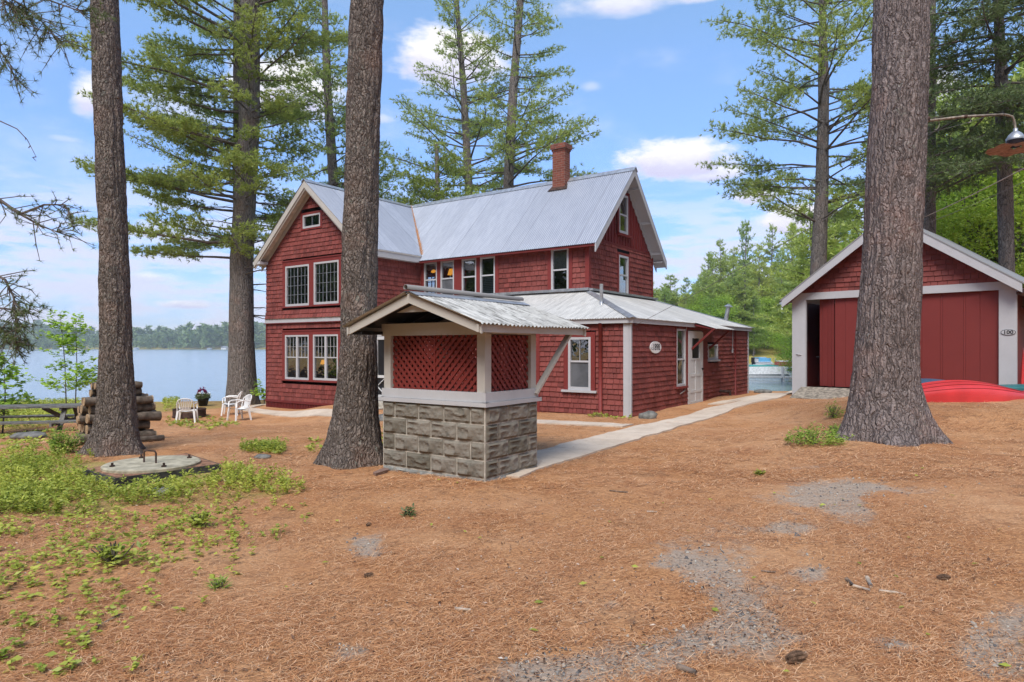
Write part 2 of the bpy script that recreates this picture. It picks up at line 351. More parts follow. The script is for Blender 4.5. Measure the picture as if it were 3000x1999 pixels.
    leaf('yellow pine needles', (.14, .21, .05), (.48, .54, .11), .45); leaf('forest needles', (.16, .26, .07), (.50, .62, .18), .5, .6)
    leaf('broad leaves', (.14, .26, .03), (.42, .60, .09), .5, .5); leaf('sapling leaves', (.22, .40, .04), (.52, .72, .12), .5)
    leaf('ground leaves', (.15, .24, .03), (.64, .66, .12), .42); leaf('far needles', (.10, .17, .07), (.34, .44, .17), .4)
    leaf('spruce sprigs', (.14, .26, .04), (.46, .58, .10), .4)
    t = NT('needle litter'); r = t.island(); t.col(t.ramp(r, [(0, (.20, .09, .045)), (.3, (.40, .17, .075)), (.7, (.64, .32, .14)), (1, (.80, .54, .34))]), .8, 0, .15); M['needle litter'] = t.mat
    t = NT('gravel'); r = t.island(); t.col(t.ramp(r, [(0, (.06, .058, .062)), (.5, (.22, .20, .185)), (.85, (.36, .32, .27)), (1, (.46, .42, .36))]), .9, 0, .2); M['gravel'] = t.mat
    # glass: reflects and lets the room show through
    t = NT('window glass', False); tr = t.n('ShaderNodeBsdfTransparent'); tr.inputs[0].default_value = (.50, .54, .56, 1); g = t.n('ShaderNodeBsdfGlossy'); g.inputs['Roughness'].default_value = .015; g.inputs[0].default_value = (.95, .97, 1, 1)
    fr = t.n('ShaderNodeFresnel'); fr.inputs[0].default_value = 1.55; bp = t.n('ShaderNodeBump'); bp.inputs['Strength'].default_value = .25; bp.inputs['Distance'].default_value = .02; t.l(t.noise(3, 2), bp.inputs['Height']); t.l(bp.outputs[0], g.inputs['Normal'])
    mx = t.n('ShaderNodeMixShader'); t.l(t.m('ADD', t.m('MULTIPLY', fr.outputs[0], 1.3), .14, True), mx.inputs[0]); t.l(tr.outputs[0], mx.inputs[1]); t.l(g.outputs[0], mx.inputs[2]); t.l(mx.outputs[0], t.out.inputs[0]); M['window glass'] = t.mat
    t = NT('lamp shade glow', False); e = t.n('ShaderNodeEmission'); e.inputs[0].default_value = (1, .40, .05, 1); e.inputs[1].default_value = .62; t.l(e.outputs[0], t.out.inputs[0]); M['lamp shade glow'] = t.mat
    # water
    t = NT('lake water'); h1 = t.noise(1.0, 6, .6, t.mp((.35, 1.6, 1))); h2 = t.noise(1.0, 4, .5, t.mp((.05, .16, 1)))
    t.col((.26, .35, .42), .14, 0, .5); t.b.inputs['IOR'].default_value = 1.333; t.bump(t.m('ADD', h1, h2), .55, .12); M['lake water'] = t.mat
    simple('pvc white', (.74, .73, .72), .35, .05, 3, spec=.5); simple('weathered plank', (.135, .13, .12), .9, .4, 9, bump=.4); simple('rust steel', (.06, .035, .028), .85, .5, 12, bump=.4)
    simple('kayak red', (.58, .04, .04), .35, .12, 2, spec=.5); simple('kayak shade red', (.25, .012, .014), .5); simple('canoe blue', (.05, .10, .16), .4, .15, 3); simple('canoe teal', (.03, .13, .14), .4)
    simple('boat white', (.72, .73, .75), .35); simple('teal canvas', (.06, .34, .33), .7); simple('boat blue', (.12, .35, .55), .5); simple('boat red', (.35, .04, .06), .5); simple('dock wood', (.42, .42, .42), .9)
    simple('lid concrete', (.38, .34, .25), .95, .3, 7, bump=.4); simple('dark slab', (.055, .055, .052), .95, .4, 6, bump=.5); simple('flower purple', (.22, .015, .10), .7); simple('flower white', (.75, .75, .72), .7)
    simple('ramp plank', (.26, .225, .18), .95, .45, 12, bump=.6); simple('copper shade', (.27, .165, .135), .6, .3, 20); simple('pipe', (.24, .20, .16), .6, .4, 20, .3); simple('grey house', (.30, .31, .33), .8); simple('wire', (.16, .15, .15), .6)
    simple('pale wire', (.32, .28, .26), .6); simple('cone brown', (.17, .105, .07), .9, .5, 60); simple('stick', (.16, .12, .095), .95, .4, 30); simple('pale stick', (.38, .31, .25), .9, .3, 30); simple('rock grey', (.15, .145, .135), .95, .4, 8, bump=.7)
    simple('black enamel', (.01, .011, .02), .25, spec=.6)
mats()

# ---------------------------------------------------------------- terrain height
CP = np.array([(0, 0, .08), (-3, 3, .1), (3, 3, .12), (-.5, 7.0, .08), (-2.3, 9, .04), (-6.3, 10, .0), (-8, 14, -.15), (-8.7, 23.2, -.5), (-4.5, 20.2, -.2), (0, 16.5, -.02), (2.7, 15.0, -.01), (5, 18.4, .02),
    (8.2, 22.9, .0), (7.4, 17.6, .28), (11.5, 13.5, .6), (5.6, 9.9, .22), (12, 9, .5), (8, 4, .28), (-9, 6, .05), (-12, 25, -.75), (-20, 22, -.8), (-15, 12, -.35), (14, 25, .4), (8.5, 12.4, .56), (10.5, 11.6, .6), (9.8, 14.2, .6), (10, 30, -.3), (20, 15, .6), (0, 28, -.6), (-6, 27, -.7),
    (11, 27, -.2), (1.5, 10, .05), (3.5, 13, .04), (-11, 17, -.4), (-9.3, 18.3, -.62), (-7.6, 18.6, -.55), (0, -20, .1), (30, 0, .8), (-30, 0, -.2), (-6, 25, -.55)], float)
SX = np.array([-400, -30, -12, -4, 4, 9, 14, 30]); SY = np.array([30, 30, 33, 35, 34, 30, 29.5, 40])
def base_z(x, y):
    w = 0; s = 0
    for cx, cy, cz in CP:
        q = 1/((x-cx)**2+(y-cy)**2+.8)**2.2; w = w+q; s = s+q*cz
    return s/w
WATER = -1.2
def terrain(x, y):
    x = np.asarray(x, float); y = np.asarray(y, float)
    dA = np.interp(x, SX, SY)-y
    dB = np.where(y > 12, x-.452*y-1.0, dA)
    dC = np.minimum(y-113-2*np.sin(x*.15), (x-.19*y)); dD = y-900+20*np.sin(x*.01)+14*np.sin(x*.033+1)
    home = base_z(x, y)
    dH = np.maximum(dA, dB)
    zh = home*sstep(dH, 0, 5)+(WATER-.02)*(1-sstep(dH, 0, 5))+np.where(dB > 8, (dB-8)*.06, 0)*sstep(y, 22, 40)
    zh = np.minimum(zh, 9)
    zC = WATER+np.clip(dC, 0, 90)*.26; zD = WATER+np.clip(dD, 0, 600)*.05
    z = np.where(dH >= 0, zh, np.where(dC >= 0, zC, np.where(dD >= 0, zD, -3.0)))
    dm = np.maximum(np.maximum(dH, dC), dD)
    z = np.where(dm < 0, WATER-.02+np.maximum(dm*.35, -1.8), z)
    near = sstep(18-np.hypot(x, y-4), 0, 6)
    z = z+near*((fbm(x*1.1, y*1.1)-.47)*.05+(fbm(x*4+9, y*4)-.47)*.03)*sstep(dm, 1, 3)
    return z
def gz(x, y): return float(terrain(np.array([x]), np.array([y]))[0])
def gp(u, v, y0=1.6, y1=34):
    Y = np.exp(np.linspace(math.log(y0), math.log(y1), 260)); X = (u-CX)/FPX*Y; Z = EYE-(v-HZ)/FPX*Y
    d = Z-terrain(X, Y); i = np.argmax(d < 0) if (d < 0).any() else len(d)-1
    if i > 0: t = d[i-1]/(d[i-1]-d[i]); y = Y[i-1]+(Y[i]-Y[i-1])*t
    else: y = Y[0]
    return Vector(((u-CX)/FPX*y, y, gz((u-CX)/FPX*y, y)))
def gd(x, y, **k): return gp(x*3000/2353, y*3000/2353, **k)
def inpoly(u, v, P):
    u = np.asarray(u); v = np.asarray(v); r = np.zeros(u.shape, bool); n = len(P)
    for i in range(n):
        x0, y0 = P[i]; x1, y1 = P[(i+1) % n]
        c = ((y0 > v) != (y1 > v)) & (u < (x1-x0)*(v-y0)/((y1-y0) or 1e-9)+x0); r ^= c
    return r
KD = 2353/3000
def todisp(x, y, z): return (CX+x/y*FPX)*KD, (HZ-(z-EYE)/y*FPX)*KD
# bare gravel patches, ground plan traced once
GRAV = [[(1120, 1568), (1200, 1500), (1330, 1480), (1480, 1470), (1600, 1440), (1640, 1400), (1560, 1330), (1500, 1290), (1570, 1258), (1660, 1255), (1720, 1290), (1700, 1340), (1760, 1400), (1850, 1470), (1800, 1500), (1620, 1500), (1560, 1530), (1480, 1568)],
        [(1740, 1230), (1790, 1200), (1870, 1205), (1840, 1240)], [(1790, 1140), (1880, 1100), (1990, 1095), (2110, 1130), (2110, 1150), (1980, 1150), (2000, 1185), (1900, 1180)], [(1820, 1300), (1860, 1280), (1900, 1300), (1890, 1335), (1840, 1335)],
        [(2180, 1500), (2230, 1440), (2353, 1400), (2353, 1568), (2240, 1568)], [(1350, 1385), (1410, 1370), (1400, 1395)], [(800, 1250), (860, 1245), (880, 1280), (820, 1290)], [(760, 1490), (830, 1480), (850, 1510), (780, 1515)], [(2010, 1470), (2100, 1465), (2120, 1500), (2020, 1500)]]
def grass_d(x, y):   # low plants mask by picture area
    a = np.zeros(np.shape(x))
    a = np.maximum(a, .95*inpoly(x, y, [(-400, 1075), (120, 1050), (250, 1060), (330, 1085), (500, 1070), (540, 1085), (640, 1100), (720, 1130), (560, 1150), (480, 1160), (330, 1160), (220, 1185), (-400, 1200)]))
    a = np.maximum(a, .45*inpoly(x, y, [(-400, 1200), (220, 1185), (560, 1150), (560, 1240), (380, 1300), (260, 1400), (150, 1568), (-600, 1568)]))
    a = np.maximum(a, .10*inpoly(x, y, [(400, 1160), (720, 1120), (740, 1180), (600, 1290), (480, 1430), (300, 1568), (100, 1568)]))
    a = np.maximum(a, 1.0*inpoly(x, y, [(-400, 900), (240, 900), (420, 912), (400, 945), (180, 962), (100, 985), (-400, 1015)]))
    a = np.maximum(a, .75*inpoly(x, y, [(550, 1025), (600, 1018), (655, 1025), (650, 1045), (560, 1042)]))
    a = np.maximum(a, .5*inpoly(x, y, [(380, 960), (500, 958), (560, 975), (480, 990), (390, 985)])); a = np.maximum(a, .5*inpoly(x, y, [(700, 1012), (745, 1015), (745, 1045), (710, 1040)]))
    a = np.maximum(a, .6*inpoly(x, y, [(878, 985), (900, 985), (900, 1015), (878, 1035)])); a = np.maximum(a, .45*inpoly(x, y, [(0, 1000), (120, 990), (140, 1015), (60, 1040), (0, 1035)]))
    a = np.maximum(a, .4*inpoly(x, y, [(1380, 950), (1460, 945), (1450, 965), (1390, 965)]))
    return a

def ground():
    xs = np.concatenate([-np.geomspace(1600, 22, 40), np.arange(-20, -9, .4), np.arange(-9, 10, .11), np.arange(10, 22, .4), np.geomspace(22.5, 1600, 45)])
    ys = np.concatenate([-np.geomspace(100, 2, 10), np.arange(-1, 2, .4), np.arange(2, 14, .1), np.arange(14, 46, .35), np.geomspace(46.5, 1500, 80)])
    X, Y = np.meshgrid(xs, ys); Z = terrain(X, Y)
    Yp = np.maximum(Y, .5); dx, dy = todisp(X, Yp, Z); ok = Y > 1.5
    g = np.zeros(X.shape)
    for P in GRAV:
        c = np.mean(P, axis=0)
        for q, wt in ((1.6, .2), (1.3, .25), (1.0, .3), (.7, .25)):
            g += wt*inpoly(dx+(fbm(X*2, Y*2)-.47)*150, dy+(fbm(X*2+5, Y*2)-.47)*90, [(c[0]+(p[0]-c[0])*q, c[1]+(p[1]-c[1])*q) for p in P])
    g = np.where(ok, np.clip(g, 0, 1), 0)
    gr = np.where(ok, grass_d(dx, dy), 0); far = (np.hypot(X, Y) > 48) | ((Y > 24) & (np.abs(X) > 9))
    gr = np.maximum(gr, far*1.7*(Y > 60)+far*.9*(Y <= 60)); gr = np.where((X > 12) & (Y > 20), np.maximum(gr, .6), gr)
    n, mm = X.shape; idx = np.arange(n*mm).reshape(n, mm)
    F = np.stack([idx[:-1, :-1], idx[:-1, 1:], idx[1:, 1:], idx[1:, :-1]], -1).reshape(-1, 4)
    t = NT('forest floor'); v = t.tc.outputs['Object']; big = t.noise(.75, 6, .65); mid = t.noise(4, 6, .7); fine = t.noise(34, 5, .75, t.mp((1, 1.6, 1))); nd = t.noise(120, 3, .8)
    cc = t.mix(t.ss(fine, .32, .68), (.26, .112, .050), (.64, .325, .145)); cc = t.mix(t.ss(big, .35, .7, 0, .55), cc, (.62, .37, .21)); cc = t.mix(t.ss(t.noise(1.1, 5, .6, t.mp((1, 1, 1), loc=(7, 3, 0))), .5, .7, 0, .5), cc, (.36, .145, .065)); cc = t.mix(t.ss(mid, .52, .68, 0, .6), cc, (.17, .088, .052)); cc = t.mix(t.ss(nd, .58, .7, 0, .55), cc, (.68, .44, .27))
    st = t.vor(42); gcol = t.mix(t.ss(st, .1, .5), (.13, .105, .085), (.40, .33, .265)); gcol = t.mix(t.ss(t.noise(9), .4, .65, 0, .7), gcol, (.42, .35, .29))
    ga = t.attr('gravel'); gf = t.ss(t.m('ADD', ga, t.m('MULTIPLY', t.m('SUBTRACT', t.noise(7, 7, .85), .5), 2.0)), .22, .85, 0, .85); cc = t.mix(gf, cc, gcol)
    green = t.mix(t.ss(fine, .35, .7), (.14, .19, .04), (.40, .48, .10)); gf2 = t.ss(t.m('ADD', t.attr('green'), t.m('MULTIPLY', t.m('SUBTRACT', t.noise(3.5, 6, .8), .5), 1.2)), .55, 1.25, 0, .6); cc = t.mix(gf2, cc, green)
    t.col(cc, .95, 0, .1); t.bump(t.m('ADD', t.m('MULTIPLY', mid, 1.6), t.m('MULTIPLY', fine, 1.4)), 0.6, .04)
    o = npmesh('ground', np.stack([X.ravel(), Y.ravel(), Z.ravel()], 1), F, t.mat, smooth=True, attr={'gravel': g.ravel(), 'green': gr.ravel()})
    tag(o, kind='structure')
    mb = MB(); s = 1590; mb.add([(-s, 18, WATER), (s, 18, WATER), (s, 1100, WATER), (-s, 1100, WATER)], [(0, 1, 2, 3)]); tag(mb.build('water', M['lake water']), kind='structure')
ground()
# ---------------------------------------------------------------- building helpers
def clip_poly(P, x0, x1, y0, y1):
    def cl(P, f, it):
        o = []
        for i in range(len(P)):
            a, b = P[i-1], P[i]; fa, fb = f(a), f(b)
            if fb >= 0:
                if fa < 0: o.append(it(a, b, fa, fb))
                o.append(b)
            elif fa >= 0: o.append(it(a, b, fa, fb))
        return o
    it = lambda a, b, fa, fb: (a[0]+(b[0]-a[0])*fa/(fa-fb), a[1]+(b[1]-a[1])*fa/(fa-fb))
    for f in (lambda p: p[0]-x0, lambda p: x1-p[0], lambda p: p[1]-y0, lambda p: y1-p[1]):
        if len(P) < 3: return []
        P = cl(P, f, it)
    return P if len(P) >= 3 else []
class Wall:
    """vertical plane: O + D*s + z, outward normal N"""
    def __init__(s, O, D, N): s.O = Vector(O); s.D = Vector(D); s.N = Vector(N)
    def __call__(s, x, n, z): return s.O+s.D*x+s.N*n+Vector((0, 0, z))
def front(F, b): return Wall(F(0, b, 0), F.e1, -F.e2)
def side(F, a): return Wall(F(a, 0, 0), F.e2, F.e1)
def shingles(mb, W, s0, s1, z0, z1, ex=.145, top=None, holes=(), wmin=.09, wmax=.21, seed=1, th=.027, flare=None):
    r = random.Random(seed); z = z0; top = top or (lambda s: 1e9); fl = flare or (lambda z: 0)
    while z < z1-.01:
        zt = min(z+ex, z1); iv = [(s0, s1)]
        for (h0, h1, g0, g1) in holes:
            if g0 < zt-.02 and g1 > z+.02:
                nv = []
                for a, b in iv:
                    if h0 > a: nv.append((a, min(b, h0)))
                    if h1 < b: nv.append((max(a, h1), b))
                    if h0 <= a and h1 >= b: pass
                iv = [q for q in nv if q[1]-q[0] > .01]
        for a, b in iv:
            x = a
            while x < b-1e-4:
                w = r.uniform(wmin, wmax); xe = x+w
                if b-xe < wmin*.6: xe = b
                g = .0045; ta, tb = top(x), top(xe)
                if ta > z+.005 or tb > z+.005:
                    xa, xb = x, xe
                    if ta < z: xa = x+(xe-x)*(z-ta)/(tb-ta); ta = z
                    if tb < z: xb = x+(xe-x)*(ta-z)/(ta-tb); tb = z
                    q0, q1 = fl(z), fl(zt)
                    if xb-xa > .012:
                        y0, y1 = min(zt, ta), min(zt, tb); jz = r.uniform(-.004, .003); t = th*r.uniform(.85, 1.2)
                        mb.add([W(xa+g, t+q0, z+jz), W(xb-g, t+q0, z+jz), W(xb-g, .004+q1, max(y1, z)), W(xa+g, .004+q1, max(y0, z)), W(xa+g, q0-.002, z+jz), W(xb-g, q0-.002, z+jz)],
                               [(0, 1, 2, 3), (4, 5, 1, 0), (3, 4, 0), (2, 1, 5)], 0)
                        mb.add([W(xa, q0-.001, z), W(xb, q0-.001, z), W(xb, q1-.001, max(y1, z)), W(xa, q1-.001, max(y0, z))], [(0, 1, 2, 3)], 1)
                x = xe
        z += ex
def wbox(mb, W, s0, s1, n0, n1, z0, z1, mi=0):
    P = [W(s, n, z) for z in (z0, z1) for s, n in ((s0, n0), (s1, n0), (s1, n1), (s0, n1))]
    return mb.add(P, [(3, 2, 1, 0), (4, 5, 6, 7), (0, 1, 5, 4), (1, 2, 6, 5), (2, 3, 7, 6), (3, 0, 4, 7)], mi)
def corrugated(name, mat, parent, P0, U, Dn, Nn, x0, x1, top, bot, pitch=.068, amp=.0125, seg=4, ns=6, thick=.0015, sag=None, wob=0):
    """sheet: P0 + U*x + Dn*s, corrugations run along Dn"""
    n = int((x1-x0)/pitch*seg); V = []; UV = []; nx = n+1; r = random.Random(5)
    for i in range(nx):
        x = x0+(x1-x0)*i/n; a, b = top(x), bot(x); h = amp*math.cos(2*math.pi*x/pitch); b += (wob*math.sin(x*3.1)+wob*.6*math.sin(x*11)) if wob else 0
        for k in range(ns+1):
            s_ = a+(b-a)*k/ns; q = P0+U*x+Dn*s_+Nn*(h+(sag(x, s_) if sag else 0)); V.append(q); UV.append((x, s_))
    me = bpy.data.meshes.new(name); F = [(i*(ns+1)+k, (i+1)*(ns+1)+k, (i+1)*(ns+1)+k+1, i*(ns+1)+k+1) for i in range(n) for k in range(ns)
         if (V[i*(ns+1)]-V[i*(ns+1)+ns]).length > .001 or (V[(i+1)*(ns+1)]-V[(i+1)*(ns+1)+ns]).length > .001]
    off = rootloc(parent); me.from_pydata([tuple(v-off) for v in V], [], F); me.materials.append(mat)
    uvl = me.uv_layers.new(name='UVMap'); idx = np.zeros(len(me.loops), dtype=np.int32); me.loops.foreach_get('vertex_index', idx)
    uvl.data.foreach_set('uv', np.array(UV, dtype=np.float32)[idx].ravel()); me.polygons.foreach_set('use_smooth', [True]*len(F)); me.update()
    o = link(bpy.data.objects.new(name, me)); o.parent = parent
    return o
def window(W, root, s0, s1, z0, z1, kind='double', casing=.0, sill=False, curtain=None, rail=.5, name='window', muntin=None, lowerscreen=False, paintm='white paint', fw=.045, proud=.03, depth=.05, casing_mat='red paint', open_frame=False):
    """window > frame mesh is the part; casing, sill, pane, curtain, screen are sub-parts"""
    f = MB(); n0, n1 = -.05, proud
    wbox(f, W, s0, s0+fw, n0, n1, z0, z1); wbox(f, W, s1-fw, s1, n0, n1, z0, z1); wbox(f, W, s0+fw, s1-fw, n0, n1-.002, z1-fw, z1); wbox(f, W, s0+fw, s1-fw, n0, n1-.002, z0, z0+fw*1.25)
    zr = z0+(z1-z0)*(1-rail); panes = []
    if kind == 'double':
        wbox(f, W, s0+fw, s1-fw, n0, n1-.015, zr-.022, zr+.022); panes = [(s0+fw, s1-fw, z0+fw*1.25, zr-.022), (s0+fw, s1-fw, zr+.022, z1-fw)]
    elif kind == 'twin':      # two double-hung sashes side by side
        sm = (s0+s1)/2; wbox(f, W, sm-fw*.75, sm+fw*.75, n0, n1-.004, z0+fw*1.25, z1-fw)
        for a, b in ((s0+fw, sm-fw*.75), (sm+fw*.75, s1-fw)):
            wbox(f, W, a, b, n0, n1-.018, zr-.018, zr+.018); panes += [(a, b, z0+fw*1.25, zr-.018), (a, b, zr+.018, z1-fw)]
    else: panes = [(s0+fw, s1-fw, z0+fw*1.25, z1-fw)]
    o = f.build(name, M[paintm], root)
    if muntin:
        mm = MB()
        for pi, (cols, rows) in muntin.items():
            a, b, c, d = panes[pi]
            for k in range(1, cols): x = a+(b-a)*k/cols; wbox(mm, W, x-.005, x+.005, -.012, .002, c, d)
            for k in range(1, rows): z = c+(d-c)*k/rows; wbox(mm, W, a, b, -.011, .0065, z-.005, z+.005)
        mm.build('muntin', M['galvanised' if kind == 'single' else 'white paint'], o)
    for (a, b, c, d) in panes: g = MB(); g.add([W(a, -.018, c), W(b, -.018, c), W(b, -.018, d), W(a, -.018, d)], [(0, 1, 2, 3)]); g.build('pane', M['window glass'], o)
    if casing:
        k = MB(); c = casing; wbox(k, W, s0-c, s0-.002, -.01, .034, z0-.02, z1+c); wbox(k, W, s1+.002, s1+c, -.01, .034, z0-.02, z1+c); wbox(k, W, s0-.002, s1+.002, -.01, .032, z1+.002, z1+c-.001); k.build('casing', M[casing_mat], o)
    if sill: k = MB(); wbox(k, W, s0-casing-.05, s1+casing+.05, -.01, .085, z0-.055, z0-.002); k.build('sill', M['white paint' if sill is True else sill], o)
    if lowerscreen: a, b, c, d = panes[0]; k = MB(); k.add([W(a, -.01, c), W(b, -.01, c), W(b, -.01, d), W(a, -.01, d)], [(0, 1, 2, 3)]); k.build('screen', M['screen mesh'], o)
    if curtain:
        a, b = s0+fw, s1-fw
        for kind_, x0, x1, y0, y1 in curtain:
            k = MB(); n = 24; V = []; fs = []
            for i in range(n+1):
                x = a+(b-a)*(x0+(x1-x0)*i/n); q = -.045+.010*math.sin(i*1.9); zb = z0+(z1-z0)*y0+(.02*math.sin(i*.9) if kind_ == 'valance' else 0)
                V += [W(x, q, zb), W(x, q, z0+(z1-z0)*y1)]
            k.add(V, [(2*i, 2*i+2, 2*i+3, 2*i+1) for i in range(n)]); k.build('blind' if kind_ == 'blind' else 'curtain', M['blind' if kind_ == 'blind' else 'curtain'], o, smooth=True)
    return o

# ---------------------------------------------------------------- the red cottage
H = Frame(2.72, 15.1, 35.3)
def house():
    root = thing('cottage', 'red shingled two storey lake cottage with corrugated metal roofs and brick chimney', 'house', H(-4, 3, -.3))
    red = [M['red shingle'], M['dark red shingle']]
    FW = front(H, 0); MF = front(H, 2.39); GA = side(H, -2.39); EX = side(H, 0); WS = side(H, -8.83)
    fz = lambda W_, u, v, b: H.z(v, H.fa(u, b), b)
    sz = lambda u, v, a: H.z(v, a, H.fb(u, a))
    def FR(u0, u1, v0, v1, b): a0, a1 = H.fa(u0, b), H.fa(u1, b); am = (a0+a1)/2; return a0, a1, H.z(v1, am, b), H.z(v0, am, b)
    def SR(u0, u1, v0, v1, a): b0, b1 = H.fb(u0, a), H.fb(u1, a); bm = (b0+b1)/2; return b0, b1, H.z(v1, a, bm), H.z(v0, a, bm)
    XL, XR, XC = -13.97, -8.83, -11.41; WR = 7.075; ws = .870
    # --- windows of the wing
    w1 = FR(838, 907, 778, 897, 0); w2 = FR(921, 994, 766, 891, 0); w3 = FR(837, 906.5, 982, 1112.5, 0); w4 = FR(919, 992, 980.5, 1115, 0); wa = FR(889, 939.6, 628, 667, 0)
    zb0, zb1 = H.z(948, -13.97, 0), H.z(936, -13.97, 0)
    wtop = lambda s: WR-.12-ws*abs(s-XC)
    H1 = [(w1[0]-.16, w2[1]+.16, min(w1[2], w2[2])-.04, max(w1[3], w2[3])+.16), (wa[0]-.1, wa[1]+.1, wa[2]-.06, wa[3]+.08)]
    H0 = [(w3[0]-.16, w4[1]+.16, min(w3[2], w4[2])-.04, max(w3[3], w4[3])+.16)]
    g = MB(); shingles(g, FW, XL, XR, -.22, zb0, holes=H0, seed=1); shingles(g, FW, XL, XR, zb1, WR, top=wtop, holes=H1, seed=2, flare=lambda z: .06*max(0, 1-(z-zb1)/.35)**1.5)
    g.build('gable_wall', red, root)
    g = MB(); S0 = (0, 2.39); shingles(g, WS, 0, 2.39, zb1, 4.72, seed=3); shingles(g, WS, 0, .05, -.3, zb0, seed=4); g.build('wall', red, root)
    g = MB(); WL = Wall(H(XL, 0, 0), H.e2, -H.e1); shingles(g, WL, 0, 7.2, -.3, 4.75, seed=5, ex=.29); g.build('wall', red, root)
    # band and corner boards, water table, lattice skirt
    g = MB(); wbox(g, FW, XL-.03, XR, -.01, .05, zb0, zb1); wbox(g, WS, 0.0, 2.39, -.01, .05, zb0, zb1); g.build('belt_board', M['white paint'], root)
    g = MB(); wbox(g, FW, XL-.05, XR, -.01, .075, zb0-.03, zb0-.002); wbox(g, FW, XL, XL+.06, -.01, .03, -.3, zb0-.03); wbox(g, FW, XL-.02, XR, -.01, .045, -.30, -.222)
    s = XL
    while s < XR: wbox(g, FW, s, s+.045, -.01, .02, -.62, -.30); s += .085
    g.build('skirt_board', M['dull red board'], root)
    g = MB(); wbox(g, FW, XL, XR, -.06, -.03, -.8, -.24); g.build('crawl_space_dark', M['black'], root)  # black sheet behind the slats stands for the dark of the crawl space
    # header boards round the pairs of windows
    g = MB()
    for (h0, h1, z0, z1) in (H0[0], H1[0]):
        wbox(g, FW, h0-.02, h1+.02, -.01, .05, z1-.03, z1+.01); wbox(g, FW, h0, h1, -.02, .018, z0+.03, z1-.03) if False else None
        wbox(g, FW, h0-.03, h1+.03, -.01, .07, z0-.01, z0+.03)
    for (x, y, zz0, zz1, q) in ((w1, w2, H1[0][2]+.03, H1[0][3]-.03, 0), (w3, w4, H0[0][2]+.03, H0[0][3]-.03, 0)):
        wbox(g, FW, x[0]-.16, x[0]-.002, -.01, .03, zz0, zz1); wbox(g, FW, x[1]+.002, y[0]-.002, -.01, .03, zz0, zz1); wbox(g, FW, y[1]+.002, y[1]+.16, -.01, .03, zz0, zz1)
        for w in (x, y): wbox(g, FW, w[0]-.001, w[1]+.001, -.01, .028, w[3]+.002, zz1); wbox(g, FW, w[0]-.001, w[1]+.001, -.01, .028, zz0, w[2]-.002)
    h = H1[1]; 
    for q in ((h[0], wa[0]-.002, h[2], h[3]), (wa[1]+.002, h[1], h[2], h[3]), (wa[0], wa[1], wa[3]+.002, h[3]), (wa[0], wa[1], h[2], wa[2]-.002)): wbox(g, FW, q[0], q[1], -.01, .03, q[2], q[3])
    g.build('window_surround', M['red paint'], root)
    for w in (w1, w2): window(FW, root, *w, kind='single', muntin={0: (6, 4)}, fw=.06)
    # bolder central mullion
    for w in (w1, w2): g = MB(); c = (w[0]+w[1])/2; wbox(g, FW, c-.010, c+.010, -.014, .008, w[2]+.07, w[3]-.06); g.build('mullion', M['galvanised'], root)
    for w in (w3, w4): window(FW, root, *w, kind='twin', muntin={1: (3, 2), 3: (3, 2)}, fw=.055)
    window(FW, root, *wa, kind='single', muntin={0: (2, 1)}, fw=.05)
    # --- wing roof
    U = H.e2; y0 = -.36
    slope = math.atan(ws); dr = lambda sg: (H.e1*sg*math.cos(slope)-Vector((0, 0, math.sin(slope)))); nr = lambda sg: (H.e1*sg*math.sin(slope)+Vector((0, 0, math.cos(slope))))
    Lw = 2.79/math.cos(slope)
    # right slope is cut by the valley towards the main roof: along (a+XCdist)*.87 = 1.04*(4.62-b)
    def topR(y): return 0.0
    def botR(y):
        d = (1.04*(4.62-y))/ws; return max(0.0, min(2.79, d))/math.cos(slope)
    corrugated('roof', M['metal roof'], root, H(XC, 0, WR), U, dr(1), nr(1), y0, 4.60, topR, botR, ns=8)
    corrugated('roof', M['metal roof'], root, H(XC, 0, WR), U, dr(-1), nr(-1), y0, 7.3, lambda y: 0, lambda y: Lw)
    g = MB()
    for sg in (1, -1): P = [H(XC, y0-.02, WR+.035), H(XC, 4.7, WR+.035), H(XC, 4.7, WR+.035)+dr(sg)*.17, H(XC, y0-.02, WR+.035)+dr(sg)*.17]; g.prism(P, -nr(sg)*.006)
    g.build('ridge_cap', M['galvanised'], root)
    # rake boards, soffit, cornice returns
    g = MB(); sf = MB()
    for sg in (1, -1):
        for (b0, b1, t0, t1, m_) in ((y0+.01, y0+.05, .03, .19, g), (y0+.05, y0+.07, .19, .24, g), (y0+.05, -.02, .10, .125, sf), (-.05, -.022, .125, .27, g)):
            P = [H(XC, b0, WR-t0/math.cos(slope)), H(XC+sg*2.79, b0, WR-2.79*ws-t0/math.cos(slope)), H(XC+sg*2.79, b0, WR-2.79*ws-t1/math.cos(slope)), H(XC, b0, WR-t1/math.cos(slope))]
            m_.prism(P, H.e2*(b1-b0))
    g.build('rake_board', M['weathered white paint'], root); sf.build('soffit', M['soffit'], root)
    g = MB(); g.box(H, XL-.30, XL+.12, y0+.02, .0, 4.50, 4.60); g.box(H, XR-.0, XR+.22, y0+.02, 2.2, 4.42, 4.60); g.box(H, XL-.26, XL-.0, 0, 7.2, 4.46, 4.60); g.build('fascia', M['white paint'], root)
    g = MB(); g.box(H, XR+.02, XR+.24, -.1, 2.28, 4.60, 4.635); g.build('gutter_board', M['weathered white paint'], root)
    # --- main block
    m5 = FR(1616, 1667, 727, 853, 2.39); ms = [FR(1243.9, 1281.8, 771, 875, 2.39), FR(1292.3, 1331.6, 765, 873, 2.39), FR(1354.4, 1396.8, 758, 866, 2.39), FR(1408, 1451.5, 752, 862, 2.39)]
    zt = max(q[3] for q in ms); zbm = 3.2
